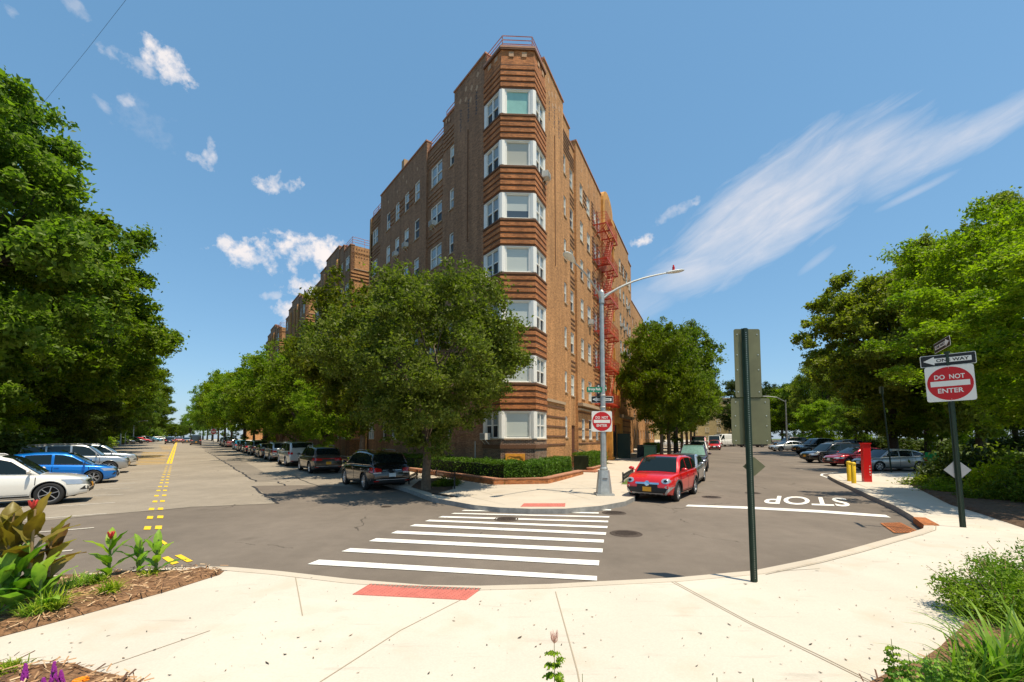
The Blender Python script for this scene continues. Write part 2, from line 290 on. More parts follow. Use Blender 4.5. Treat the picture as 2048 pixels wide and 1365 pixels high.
class MB:
    def __init__(s): s.v = []; s.f = []; s.m = []; s.cur = 0

    def add(s, vs, fs, m=None):
        b = len(s.v); s.v += [tuple(v) for v in vs]; s.f += [[b + i for i in f] for f in fs]; s.m += [s.cur if m is None else m] * len(fs); return s

    def quad(s, a, b, c, d, m=None): return s.add([a, b, c, d], [(0, 1, 2, 3)], m)

    def box(s, c, size, rz=0, m=None, taper=1, rot=None):
        hx, hy, hz = size[0] / 2, size[1] / 2, size[2] / 2; o = []
        mt = rot or Matrix.Rotation(rz, 3, 'Z')
        for z, k in ((-hz, 1), (hz, taper)):
            for x, y in ((-hx, -hy), (hx, -hy), (hx, hy), (-hx, hy)):
                p = mt @ Vector((x * k, y * k, z)); o.append((c[0] + p.x, c[1] + p.y, c[2] + p.z))
        return s.add(o, [(0, 3, 2, 1), (4, 5, 6, 7), (0, 1, 5, 4), (1, 2, 6, 5), (2, 3, 7, 6), (3, 0, 4, 7)], m)

    def bar(s, a, b, w, h=None, m=None):  # box between two points
        a = Vector(a); b = Vector(b); d = b - a; L = d.length
        q = d.to_track_quat('Z', 'Y').to_matrix()
        return s.box((a + b) / 2, (w, h or w, L), m=m, rot=q)

    def prism(s, poly, z0, z1, m=None, cap=True):
        n = len(poly)
        vs = [(p[0], p[1], z0) for p in poly] + [(p[0], p[1], z1) for p in poly]
        fs = [(i, (i + 1) % n, n + (i + 1) % n, n + i) for i in range(n)]
        if cap: fs += [tuple(range(n)), tuple(range(n, 2 * n))]
        return s.add(vs, fs, m)

    def tube(s, pts, rads, n=8, m=None, cap=True):
        pts = [Vector(p) for p in pts]
        if not hasattr(rads, '__len__'): rads = [rads] * len(pts)
        vs = []; up = Vector((0, 0, 1))
        t0 = (pts[1] - pts[0]).normalized()
        nx = t0.orthogonal().normalized()
        for i, p in enumerate(pts):
            t = (pts[min(i + 1, len(pts) - 1)] - pts[max(i - 1, 0)]).normalized()
            nx = (nx - t * nx.dot(t)).normalized(); ny = t.cross(nx)
            for k in range(n):
                a = 2 * math.pi * k / n; vs.append(p + (nx * math.cos(a) + ny * math.sin(a)) * rads[i])
        fs = []
        for i in range(len(pts) - 1):
            for k in range(n):
                fs.append((i * n + k, i * n + (k + 1) % n, (i + 1) * n + (k + 1) % n, (i + 1) * n + k))
        if cap: fs += [tuple(range(n)), tuple(range((len(pts) - 1) * n, len(pts) * n))]
        return s.add(vs, fs, m)

    def lathe(s, prof, c=(0, 0, 0), axis='Z', n=24, m=None):
        vs = []
        for r, h in prof:
            for k in range(n):
                a = 2 * math.pi * k / n; x, y = r * math.cos(a), r * math.sin(a)
                vs.append((c[0] + x, c[1] + y, c[2] + h) if axis == 'Z' else (c[0] + x, c[1] + h, c[2] + y))
        fs = [(i * n + k, i * n + (k + 1) % n, (i + 1) * n + (k + 1) % n, (i + 1) * n + k) for i in range(len(prof) - 1) for k in range(n)]
        return s.add(vs, fs, m)

    def cyl(s, c, r, h, n=16, m=None, r2=None):
        r2 = r if r2 is None else r2
        return s.lathe([(0.0001, 0), (r, 0), (r2, h), (0.0001, h)], c, n=n, m=m)

    def build(s, name, mats, parent=None, world=True, smooth=False, uv=False, slope=False, bevel=0, kind=None):
        me = bpy.data.meshes.new(name)
        off = Vector((0, 0, 0))
        if parent and world: off = wloc(parent)
        vs = [(v[0] - off.x, v[1] - off.y, v[2] - off.z) for v in s.v] if off.length else s.v
        me.from_pydata(vs, [], s.f)
        for m in (mats if isinstance(mats, (list, tuple)) else [mats]): me.materials.append(m)
        if max(s.m or [0]): me.polygons.foreach_set('material_index', s.m)
        if slope:
            bm = bmesh.new(); bm.from_mesh(me)
            for yy in (22, 160): bmesh.ops.bisect_plane(bm, geom=bm.verts[:] + bm.edges[:] + bm.faces[:], plane_co=(0, yy - off.y, 0), plane_no=(0, 1, 0))
            for v in bm.verts: v.co.z += gz(v.co.y + off.y)
            bm.to_mesh(me); bm.free()
        bm = bmesh.new(); bm.from_mesh(me); bmesh.ops.recalc_face_normals(bm, faces=bm.faces[:]); bm.to_mesh(me); bm.free()
        if smooth: me.polygons.foreach_set('use_smooth', [True] * len(me.polygons))
        if uv:
            ul = me.uv_layers.new(name='UVMap')
            for p in me.polygons:
                n = p.normal
                for li in p.loop_indices:
                    co = me.vertices[me.loops[li].vertex_index].co + off
                    if abs(n.z) < .7:
                        t = Vector((-n.y, n.x)); t.normalize()
                        if t.x < 0: t = -t
                        ul.data[li].uv = (co.x * t.x + co.y * t.y + 50, co.z + 10)
                    else: ul.data[li].uv = (co.x + 50, co.y + 50)
        o = bpy.data.objects.new(name, me); C.objects.link(o)
        if bevel:
            b = o.modifiers.new('bevel', 'BEVEL'); b.width = bevel; b.segments = 2; b.limit_method = 'ANGLE'
        if parent: o.parent = parent
        if kind: o['kind'] = kind
        return o


def wloc(o):
    v = Vector(o.location)
    while o.parent: o = o.parent; v += Vector(o.location)
    return v


def tag(o, label, cat, group=None, kind=None):
    o['label'] = label; o['category'] = cat
    if group: o['group'] = group
    if kind: o['kind'] = kind
    return o


def thing(name, label, cat, loc=(0, 0, 0), rz=0, group=None):
    o = bpy.data.objects.new(name, None); C.objects.link(o); o.location = loc; o.rotation_euler = (0, 0, rz)
    o.empty_display_size = .1
    return tag(o, label, cat, group)


def copy_tree(o, parent=None):
    c = o.copy(); C.objects.link(c)
    if parent: c.parent = parent
    for ch in o.children: copy_tree(ch, c)
    return c


def text_mesh(txt, size, depth=.004, bold=0.0, spacing=1.0):
    cu = bpy.data.curves.new('t', 'FONT'); cu.body = txt; cu.size = size; cu.extrude = depth; cu.offset = bold
    cu.align_x = 'CENTER'; cu.align_y = 'CENTER'; cu.space_character = spacing; cu.resolution_u = 4
    o = bpy.data.objects.new('t', cu); C.objects.link(o)
    bpy.context.view_layer.update()
    me = bpy.data.meshes.new_from_object(o.evaluated_get(bpy.context.evaluated_depsgraph_get()))
    bpy.data.objects.remove(o); return me


def text_obj(name, txt, size, m, parent, mtx, bold=0.0, spacing=1.0, fit=None):
    me = text_mesh(txt, size, .002, bold, spacing)
    if fit:
        xs = [v.co.x for v in me.vertices]; ys = [v.co.y for v in me.vertices]
        w, h = max(xs) - min(xs), max(ys) - min(ys); mx_, my_ = (max(xs) + min(xs)) / 2, (max(ys) + min(ys)) / 2
        for v in me.vertices: v.co.x = (v.co.x - mx_) * fit[0] / w; v.co.y = (v.co.y - my_) * fit[1] / h
    me.transform(mtx); me.materials.clear(); me.materials.append(m)
    o = bpy.data.objects.new(name, me); C.objects.link(o); o.parent = parent; return o


# ================================================================ GROUND
dL = Vector((-.602, .798, 0)).normalized(); nL = Vector((-dL.y, dL.x, 0)); dR = Vector((.4147, .910, 0)).normalized(); nR = Vector((dR.y, -dR.x, 0))


def LP(a, off, z=0): return dL * a + nL * off + Vector((0, 0, z))


def RP(a, off, z=0): return dR * a + nR * off + Vector((0, 0, z))


def poly_sheet(name, pts, z, m, kind='structure', parent=None, slope=True):
    mb = MB(); mb.add([(p[0], p[1], z) for p in pts], [tuple(range(len(pts)))])
    o = mb.build(name, m, parent, slope=slope, world=True)
    bm = bmesh.new(); bm.from_mesh(o.data); bmesh.ops.triangulate(bm, faces=bm.faces[:])
    bm.to_mesh(o.data); bm.free()
    if kind: o['kind'] = kind
    return o


def solid(name, pts, z1, z0, m, mside=None, kind='structure', parent=None):
    mb = MB(); n = len(pts)
    mb.add([(p[0], p[1], z1) for p in pts], [tuple(range(n))], 0)
    mb.add([(p[0], p[1], z0) for p in pts] + [(p[0], p[1], z1) for p in pts], [(i, (i + 1) % n, n + (i + 1) % n, n + i) for i in range(n)], 1)
    o = mb.build(name, [m, mside or m], parent, slope=True)
    if kind: o['kind'] = kind
    return o


poly_sheet('ground', [(-1500, -60), (1500, -60), (1500, 2500), (-1500, 2500)], -.06, Mt['grass'])
road_pts = [LP(-14, 14), LP(-14, -4), (6, -2, 0), (32, -2, 0), (32, 12, 0), RP(40, 25), RP(330, 25), RP(330, -3.6), RP(60, -3.6), RP(24, -3.3), LP(14, -12), LP(30, -9), LP(330, -9), LP(330, 12)]
poly_sheet('road', [(-45, -3), (40, -3), (40, 24), RP(60, 24), RP(400, 24), RP(400, -9), RP(30, -9), (0, 22), LP(40, -12), LP(400, -12), LP(400, 9.6), LP(30, 9.6), (-45, 18)], 0, Mt['asphalt'])
G = lambda l, z=0: [g(x, y, z) for x, y in l]
oldp = G([(-60, 1054), (124, 1038), (380, 1015.4), (555, 1007.5), (507, 972.7), (600, 971), (760, 975)]) + [LP(22, -8.3), LP(400, -8.3), LP(400, 9.5), LP(17, 9.5)]
poly_sheet('road_surface', oldp, .004, Mt['old_asphalt'])
pt = poly_sheet('road_patch', G([(434, 916), (512, 963.8), (562, 964), (474, 915)]), .008, Mt['patch'])
poly_sheet('road_patch', G([(395, 890), (430, 913), (470, 912), (415, 890)]), .008, Mt['patch'])


def strip(mb, pts, w, z, m=None):
    pts = [Vector((p[0], p[1], 0)) for p in pts]
    L, Rr = [], []
    for i, p in enumerate(pts):
        t = (pts[min(i + 1, len(pts) - 1)] - pts[max(0, i - 1)]).normalized(); n = Vector((-t.y, t.x, 0)) * w / 2
        L.append((p.x + n.x, p.y + n.y, z)); Rr.append((p.x - n.x, p.y - n.y, z))
    for i in range(len(pts) - 1): mb.quad(L[i], L[i + 1], Rr[i + 1], Rr[i], m)


def wob(pts, amp=.08, step=.6):
    o = []
    for a, b in zip(pts[:-1], pts[1:]):
        n = max(1, int((b - a).length / step))
        for i in range(n): o.append(a.lerp(b, i / n) + Vector((rnd.uniform(-amp, amp), rnd.uniform(-amp, amp), 0)))
    return o + [pts[-1]]


mb = MB()
for l, w in (([(507, 973), (530, 990), (548, 1003), (556, 1008)], .10), ([(434, 916), (470, 938), (512, 964)], .10), ([(578, 950), (605, 960), (645, 975)], .06), ([(410, 902), (434, 916)], .07), ([(556, 964), (570, 972)], .08),
             ([(380, 1015.4), (555, 1007.5)], .03), ([(124, 1038), (380, 1015.4)], .03), ([(395, 905), (440, 906), (520, 910)], .05), ([(330, 904), (395, 905)], .05)):
    strip(mb, wob(G(l)), w, .012)
mb.build('tar_seams', Mt['tar'], slope=True, kind='structure')
# markings
mb = MB()
for q in [((638, 1121), (1194, 1154), (1194, 1163), (615, 1130)), ((701, 1097.8), (1198.8, 1122.7), (1197.5, 1132.6), (683, 1104.4)), ((752.6, 1077.9), (1205.7, 1098.8), (1205, 1106.4), (737.6, 1083.8)),
          ((794, 1062.9), (1208, 1080.8), (1207.4, 1086.8), (781.8, 1067.9)), ((830.6, 1049.6), (1212.7, 1066.2), (1211.4, 1071.2), (819, 1053.6)), ((858.8, 1040.7), (1215.4, 1053.6), (1214.4, 1057.6), (849.5, 1043.7)),
          ((884.7, 1033.4), (1216.7, 1042.7), (1216, 1046), (876, 1036)), ((908.6, 1027), (1219, 1033.7), (1218.4, 1036.4), (902, 1028.7)), ((928.5, 1021), (1197.5, 1026), (1197.5, 1028.4), (923, 1022.7)), ((945, 1016.4), (1222, 1019.8), (1222, 1022), (940.8, 1017.8))]:
    p = G(q); mb.quad(*[(v.x, v.y, .012) for v in p])
mb.build('crosswalk_markings', Mt['white'], slope=True, kind='structure')
mb = MB(); p = G([(1376, 1010.5), (1500, 1014.5), (1640, 1021.5), (1771, 1031), (1782, 1036.5), (1640, 1026.5), (1500, 1019), (1371, 1013.8)])
for i in range(3): mb.quad(*[(v.x, v.y, .012) for v in (p[i], p[i + 1], p[6 - i], p[7 - i])])
strip(mb, G([(1705, 945.5), (1670, 946), (1645, 948.5), (1642, 951.5), (1658, 957)]), .12, .012)
mb.build('stop_line', Mt['white'], slope=True, kind='structure')
me = text_mesh('STOP', 1, 0.0, .015); xs = [v.co.x for v in me.vertices]; ys = [v.co.y for v in me.vertices]
x0, x1, y0, y1 = min(xs), max(xs), min(ys), max(ys)
FR, FL, NL_, NR_ = G([(1690, 997), (1534, 992), (1526, 1008), (1703, 1014.5)])
for v in me.vertices:
    u = (v.co.x - x0) / (x1 - x0); w = (v.co.y - y0) / (y1 - y0)
    q = FR.lerp(FL, u).lerp(NR_.lerp(NL_, u), w); v.co = (q.x, q.y, .012 + gz(q.y))
me.materials.clear(); me.materials.append(Mt['white'])
o = bpy.data.objects.new('stop_lettering', me); C.objects.link(o); o['kind'] = 'structure'
mb = MB()
for l in [(115, 1013.8, 230.7, 1006), (185, 992, 247, 989.5), (190, 980, 259, 977), (194, 970.7, 270, 967), (213, 961.5, 279, 959), (-20, 1046, 213, 1028), (147, 1060, 188, 1056.5), (60, 1067, 147, 1060), (90, 1107, 145, 1101.7), (60, 1135, 112, 1127.6), (230, 948, 290, 946)]:
    strip(mb, G([l[:2], l[2:]]), .13, .012)
for l in [(1600, 939.5, 1720, 938.5), (1590, 933, 1655, 931.7), (1576, 927, 1625, 926.5), (1566, 923, 1621, 922), (1556, 919, 1601, 918.4), (1700, 943, 1850, 944)]:
    strip(mb, G([l[:2], l[2:]]), .13, .012)
mb.build('parking_stall_lines', Mt['wfade'], slope=True, kind='structure')
mb = MB()
lft = [(295, 1057), (300, 1036), (303, 1019), (310, 1004), (313, 992.5), (317, 982), (320, 974), (322.6, 966.6), (324.5, 961), (326, 955), (328, 949.6), (329.5, 945), (331, 941), (332, 937), (333.5, 933)]
rgt = [(317, 1056), (320.5, 1035), (321, 1018.5), (325, 1003), (328.5, 991.6), (330, 981.6), (332, 973.6), (334, 966.4), (334.7, 960.5), (336, 954.7), (337.5, 949.6), (338.5, 945), (339.5, 941), (340.5, 937), (341.5, 933)]
for x, y in lft + rgt:
    p = g(x, y); e = dL * .27; w = Vector((.085, 0, 0)); mb.quad(*[(q.x, q.y, .012) for q in (p - e - w, p - e + w, p + e + w, p + e - w)])
for l in ((335, 928, 346.6, 898), (341.5, 928, 350.5, 898)): strip(mb, G([l[:2], l[2:]]), .16, .012)
for l in ((346.6, 898, 352, 885), (350.5, 898, 354, 885)): strip(mb, G([l[:2], l[2:]]), .16, .012)
mb.quad(*[(v.x, v.y, .012) for v in G([(324, 1117), (336, 1114), (358, 1127), (344, 1131)])])
mb.quad(*[(v.x, v.y, .012) for v in G([(349, 1112.5), (362, 1110.5), (386, 1123.5), (374, 1126)])])
mb.quad(*[(v.x, v.y, .012) for v in G([(314, 1081), (322, 1080), (335, 1088), (329, 1091)])])
mb.build('yellow_centre_markings', Mt['yellow'], slope=True, kind='structure')
mb = MB()
for i in range(9):
    y = 906 + i * 2.9; strip(mb, G([(272 + 1.6 * (8 - i), y), (340 - (y - 904) * .38, y - 1.0)]), 1.5 - .11 * i, .012)
for i in range(4):
    y = 891 + i * 2.6; strip(mb, G([(318 + i * 2, y), (345, y - .5)]), 2.0, .012)
mb.build('yellow_hatching', Mt['yfade'], slope=True, kind='structure')

# ---- pavements
near_kerb = [(-560, 1230), (-300, 1198), (-100, 1172), (0, 1160), (120, 1152), (250, 1143), (330, 1137.5), (420, 1134.5), (465, 1136), (560, 1144), (700, 1160), (850, 1172), (960, 1173.5), (1100, 1170), (1200, 1164.5), (1350, 1157), (1507, 1143), (1620, 1120), (1700, 1100), (1760, 1083), (1820, 1067), (1848, 1058), (1850, 1048), (1838, 1040), (1815, 1026), (1790, 1012), (1740, 991), (1700, 972.5), (1664, 956), (1656, 951), (1662, 948.5)]
kz = .15
isl = G([(1700, 947), (1780, 946), (1890, 945), (2060, 944), (2500, 944)], kz)
near_poly = G(near_kerb, kz) + isl + [Vector((45, 12, 0)), Vector((30, -2.5, 0)), Vector((-14, -2.5, 0))]
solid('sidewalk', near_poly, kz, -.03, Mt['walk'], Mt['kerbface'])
kb = MB(); kp = G(near_kerb, kz)
cc = Vector((0, 5, 0))


def inset_line(pts, d, side):
    o = []
    for i, p in enumerate(pts):
        t = (pts[min(i + 1, len(pts) - 1)] - pts[max(0, i - 1)]); t.z = 0; t.normalize(); n = Vector((-t.y, t.x, 0)) * side * d; o.append(p + n)
    return o


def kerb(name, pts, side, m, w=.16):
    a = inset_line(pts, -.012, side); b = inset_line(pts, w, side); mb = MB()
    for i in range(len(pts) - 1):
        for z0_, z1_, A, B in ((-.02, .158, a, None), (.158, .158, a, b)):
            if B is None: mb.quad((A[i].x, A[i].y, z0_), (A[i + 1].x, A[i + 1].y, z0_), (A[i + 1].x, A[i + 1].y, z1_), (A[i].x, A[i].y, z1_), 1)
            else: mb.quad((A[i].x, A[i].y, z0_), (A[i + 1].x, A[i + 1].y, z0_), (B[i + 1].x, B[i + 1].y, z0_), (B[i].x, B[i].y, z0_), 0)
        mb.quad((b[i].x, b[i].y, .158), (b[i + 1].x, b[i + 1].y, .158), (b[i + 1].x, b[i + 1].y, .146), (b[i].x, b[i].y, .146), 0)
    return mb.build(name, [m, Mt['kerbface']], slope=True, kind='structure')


kerb('kerb', kp, -1, Mt['kerb'])
kpf = [p for p in kp]
# joints on near pavement
def joints(lines, m=Mt['joint'], w=.013, name='pavement_joints'):
    mb = MB()
    for l in lines: strip(mb, G(l, kz), w, kz + .004)
    return mb.build(name, m, slope=True, kind='structure')


joints([[(590, 1150), (605, 1232)], [(1111, 1184), (1155, 1344), (1165, 1400)], [(1338, 1158), (1500, 1245), (1640, 1312), (1760, 1372)], [(1335, 1160), (1497, 1247), (1637, 1315), (1756, 1374)],
        [(962, 1180), (800, 1262), (640, 1365), (600, 1400)], [(180, 1345), (420, 1262)], [(1640, 1138), (1500, 1146)]])
jl = inset_line(G(near_kerb[16:24], kz), .2, -1)
mb = MB(); strip(mb, jl, .015, kz + .009); strip(mb, inset_line(kp[24:30], .5, -1), .015, kz + .009); mb.build('kerb_joint', Mt['joint'], slope=True, kind='structure')
# building side pavement
far_kerb = [LP(420, -8.3), LP(200, -8.3), LP(60, -8.3), LP(25, -8.3)] + G([(815, 978), (866, 996.5), (905, 1003), (950, 1011), (1000, 1015.8), (1060, 1018.3), (1130, 1018), (1200, 1012.5), (1250, 1003.5), (1270, 994)], kz) + [RP(21, -3.3), RP(30, -3.3), RP(60, -3.3), RP(400, -3.3)]
solid('sidewalk', far_kerb + [RP(400, -22), RP(60, -22), (8, 34, 0), LP(60, -28), LP(420, -28)], kz, -.03, Mt['walk2'], Mt['kerbface'])
kerb('kerb', far_kerb, 1, Mt['kerb'], .15)
joints([[(1040, 1001), (1135, 1000)], [(900, 985), (1010, 1010)], [(1000, 975), (1130, 985)], [(1130, 985), (1180, 1000)], [(1120, 965), (1235, 985)], [(1150, 955), (1290, 965)], [(870, 960), (985, 990)], [(1180, 945), (1310, 950)]])
# park side kerb of avenue
solid('park_ground', [LP(12, 9.6), LP(420, 9.6), LP(420, 90), LP(-20, 90), LP(-20, 9.6)], .12, -.03, Mt['soil'], Mt['kerbface'])
solid('park_lawn', [RP(37, 15.5), RP(70, 24), RP(400, 24), RP(400, 200), RP(37, 120)], .10, -.05, Mt['grass'], Mt['kerbface'])

# beds
def bed(name, pts, m, label=None, hump=.10, z=kz):
    # subdivided humped surface
    mb = MB(); mb.add([(p.x, p.y, 0) for p in pts], [tuple(range(len(pts)))])
    me = bpy.data.meshes.new(name); me.from_pydata(mb.v, [], mb.f)
    bm = bmesh.new(); bm.from_mesh(me)
    xs = [p.x for p in pts]; ys = [p.y for p in pts]; st = .22
    x = min(xs)
    while x < max(xs): bmesh.ops.bisect_plane(bm, geom=bm.verts[:] + bm.edges[:] + bm.faces[:], plane_co=(x, 0, 0), plane_no=(1, 0, 0)); x += st
    y = min(ys)
    while y < max(ys): bmesh.ops.bisect_plane(bm, geom=bm.verts[:] + bm.edges[:] + bm.faces[:], plane_co=(0, y, 0), plane_no=(0, 1, 0)); y += st
    for v in bm.verts:
        nz = noise.noise(Vector((v.co.x * 1.7, v.co.y * 1.7, 3))) * .5 + noise.noise(Vector((v.co.x * 6, v.co.y * 6, 3))) * .25
        v.co.z = z + .006 + gz(v.co.y) + (0 if v.is_boundary else hump * (.35 + .6 * nz + .3))
    bm.to_mesh(me); bm.free(); me.materials.append(m)
    me.polygons.foreach_set('use_smooth', [True] * len(me.polygons))
    o = bpy.data.objects.new(name, me); C.objects.link(o); o['kind'] = 'structure'; return o


def in_poly(x, y, pts):
    c = False; n = len(pts)
    for i in range(n):
        a, b = pts[i], pts[(i + 1) % n]
        if (a.y > y) != (b.y > y) and x < (b.x - a.x) * (y - a.y) / (b.y - a.y) + a.x: c = not c
    return c


bedL = inset_line(kp[0:9], .17, -1) + G([(440, 1150), (330, 1185), (150, 1235), (0, 1275), (-300, 1350), (-700, 1480)], kz)
bed('planting_bed', bedL, Mt['mulch'])
bedB = G([(-200, 1325), (0, 1326), (60, 1330), (150, 1338), (230, 1350), (300, 1372), (330, 1400), (300, 1700), (-400, 1700)], kz)
bed('planting_bed', bedB, Mt['mulch'], hump=.08)
bedR_ = G([(1725, 1372), (1790, 1340), (1840, 1322), (1880, 1295), (1940, 1240), (2000, 1190), (2100, 1140), (2500, 1100), (2700, 1500), (1700, 1500)], kz)
bed('planting_bed', bedR_, Mt['mulch'], hump=.08)
bedP = G([(1820, 970), (1850, 985), (1900, 1010), (1960, 1028), (2048, 1057), (2300, 1130), (2900, 1130), (2600, 975), (2300, 952), (1885, 949)], kz)
bed('planting_bed', bedP, Mt['soil'], hump=.12)
mb = MB()
for pts, n in ((bedL, 4200), (bedB, 1500), (bedR_, 1200)):
    xs = [p.x for p in pts]; ys = [p.y for p in pts]; k = 0
    while k < n:
        x = rnd.uniform(max(min(xs), -14), min(max(xs), 9)); y = rnd.uniform(min(ys), max(ys))
        if not in_poly(x, y, pts): k += .2; continue
        k += 1; l = rnd.uniform(.02, .07); a = rnd.uniform(0, 6.3); w = rnd.uniform(.006, .015)
        dx, dy = math.cos(a) * l, math.sin(a) * l; z = kz + rnd.uniform(.03, .10); tz = rnd.uniform(-.02, .02)
        mb.quad((x - dx, y - dy, z - tz), (x + dx, y + dy, z + tz), (x + dx - dy / l * w, y + dy + dx / l * w, z + tz + .006), (x - dx - dy / l * w, y - dy + dx / l * w, z - tz + .006), rnd.choice((0, 0, 1, 2)))
o = mb.build('mulch_chips', [mat('chip tan', (.38, .22, .11), .9), mat('chip pale', (.55, .38, .22), .9), mat('chip dark', (.10, .05, .03), .9)], kind='stuff'); tag(o, 'brown shredded bark mulch scattered over the planting beds', 'mulch', kind='stuff')
mb = MB(); pts = near_poly; k = 0
while k < 380:
    yy = rnd.uniform(3.2, 12) if rnd.random() < .75 else rnd.uniform(3, 5); xx = rnd.uniform(-1.3, 1.3) * yy
    if not in_poly(xx, yy, pts) or in_poly(xx, yy, bedL): continue
    k += 1; a = rnd.uniform(0, 6.3); l = rnd.uniform(.006, .022) * (2 if rnd.random() < .06 else 1); w = l * rnd.uniform(.2, .6)
    c_, s_ = math.cos(a), math.sin(a)
    mb.add([(xx + c_ * l * u - s_ * w * v, yy + s_ * l * u + c_ * w * v, kz + .006 + .006 * abs(u)) for u, v in ((-1, 0), (0, -1), (1, .2), (.2, 1))], [(0, 1, 2, 3)], rnd.choice((0, 0, 1)))
o = mb.build('leaf_litter', [mat('litter dark', (.06, .045, .03), .9), mat('litter brown', (.20, .12, .06), .9)], kind='stuff'); tag(o, 'scattered dark specks and dry leaf bits on the near pavement', 'litter', kind='stuff')


def at(px, py, Y):
    r = ray(px, py); return Vector((r.x * Y / r.y, Y, H + r.z * Y / r.y))


#@@PART2
# ================================================================ BUILDINGS
CL = Vector((-1.57, 25.13, 0)); A_ = Vector((-.568, 23.8, 0)); B_ = Vector((1.19, 23.88, 0)); DR = Vector((1.91, 25.48, 0))
WIN = {}
TOPS = [3.75 + 3.05 * k for k in range(7)]; TOPS[6] = 22.0


def win_mesh(kind, w, h):
    """frame mesh in local x (width), y (outward), z; origin bottom centre"""
    k = (kind, round(w, 2), round(h, 2))
    if k in WIN: return WIN[k]
    fr = MB(); fw = .07
    fr.box((0, -.02, h - fw / 2), (w, .09, fw)); fr.box((0, -.02, fw / 2), (w, .09, fw))
    for s in (-1, 1): fr.box((s * (w / 2 - fw / 2), -.018, h / 2), (fw, .086, h - 2 * fw))
    units = {'single': [0], 'double': [-w / 4, w / 4], 'picture': [0]}[kind]
    uw = w if len(units) == 1 else w / 2
    if kind == 'double': fr.box((0, -.014, h / 2), (.10, .078, h - 2 * fw))
    if kind != 'picture':
        for u in units: fr.box((u, -.028, h * .5), (uw - .12, .06, .06))
    fr.box((0, .045, -.04), (w + .14, .14, .08), m=1)
    up, lo = MB(), MB()
    for u in units:
        x0, x1 = u - uw / 2 + fw, u + uw / 2 - fw
        if kind == 'picture': up.quad((x0, -.04, fw), (x1, -.04, fw), (x1, -.04, h - fw), (x0, -.04, h - fw))
        else:
            up.quad((x0, -.035, h / 2), (x1, -.035, h / 2), (x1, -.035, h - fw), (x0, -.035, h - fw))
            lo.quad((x0, -.055, fw), (x1, -.055, fw), (x1, -.055, h / 2), (x0, -.055, h / 2))
    def me(mb, mats):
        if not mb.f: return None
        m = bpy.data.meshes.new('window'); m.from_pydata(mb.v, [], mb.f)
        for q in mats: m.materials.append(q)
        if max(mb.m): m.polygons.foreach_set('material_index', mb.m)
        bm = bmesh.new(); bm.from_mesh(m); bmesh.ops.recalc_face_normals(bm, faces=bm.faces[:]); bm.to_mesh(m); bm.free()
        return m
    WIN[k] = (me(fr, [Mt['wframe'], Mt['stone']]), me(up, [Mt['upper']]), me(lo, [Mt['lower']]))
    return WIN[k]


def put_window(parent, P, rot, kind, w, h, up=None, lo=None, name='window'):
    f, u, l = win_mesh(kind, w, h)
    base = wloc(parent)
    o = bpy.data.objects.new(name, f); C.objects.link(o); o.parent = parent; o.location = P - base; o.rotation_euler = (0, 0, rot)
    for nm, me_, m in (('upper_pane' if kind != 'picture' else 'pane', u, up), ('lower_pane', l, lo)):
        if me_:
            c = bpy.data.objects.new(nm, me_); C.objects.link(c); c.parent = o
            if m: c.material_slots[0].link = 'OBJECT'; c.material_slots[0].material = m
    return o


def facade(parent, O, d, n, secs, wins, m, name='wall', thick=.4, z0=0.0, rec=.13):
    """secs: (s0,s1,top,off); wins: (s0,s1,z0,z1)"""
    mb = MB()
    def P(s, z, o): q = O + d * s + n * o; return (q.x, q.y, z)
    for s0, s1, top, off in secs:
        ws = [w for w in wins if w[0] >= s0 - .01 and w[1] <= s1 + .01]
        sv = sorted({s0, s1, *[w[0] for w in ws], *[w[1] for w in ws]}); zv = sorted({z0, top, *[w[2] for w in ws], *[w[3] for w in ws]})
        for a, b in zip(sv[:-1], sv[1:]):
            col = [w for w in ws if w[0] <= a + 1e-4 and w[1] >= b - 1e-4]
            zz = z0
            for w in sorted(col, key=lambda q: q[2]):
                mb.quad(P(a, zz, off), P(b, zz, off), P(b, w[2], off), P(a, w[2], off)); zz = w[3]
            mb.quad(P(a, zz, off), P(b, zz, off), P(b, top, off), P(a, top, off))
        for w in ws:
            a, b, c, e = w[0], w[1], w[2], w[3]; i = off - rec
            mb.quad(P(a, c, off), P(a, e, off), P(a, e, i), P(a, c, i)); mb.quad(P(b, c, off), P(b, e, off), P(b, e, i), P(b, c, i))
            mb.quad(P(a, e, off), P(b, e, off), P(b, e, i), P(a, e, i)); mb.quad(P(a, c, off), P(b, c, off), P(b, c, i), P(a, c, i))
        i = off - thick
        mb.quad(P(s0, z0, off), P(s0, top, off), P(s0, top, i), P(s0, z0, i)); mb.quad(P(s1, z0, off), P(s1, top, off), P(s1, top, i), P(s1, z0, i))
        mb.quad(P(s0, top, off), P(s1, top, off), P(s1, top, i), P(s0, top, i)); mb.quad(P(s0, top - 1.6, i), P(s1, top - 1.6, i), P(s1, top, i), P(s0, top, i))
    return mb.build(name, m, parent, uv=True)


def copings(parent, O, d, n, secs, mt):
    mb = MB(); rz = math.atan2(d.y, d.x)
    for s0, s1, top, off in secs:
        c = O + d * (s0 + s1) / 2 + n * (off - .18); mb.box((c.x, c.y, top + .05), (s1 - s0 + .06, .5, .10), rz)
    return mb.build('coping', mt, parent)


def bands(parent, O, d, n, lst, m, name='brick_band', proud=.05, h=.17):
    mb = MB(); rz = math.atan2(d.y, d.x)
    for s0, s1, z, off in lst:
        c = O + d * (s0 + s1) / 2 + n * (off + proud / 2 - .02); mb.box((c.x, c.y, z), (s1 - s0, proud + .04, h), rz)
    return mb.build(name, m, parent, uv=True)


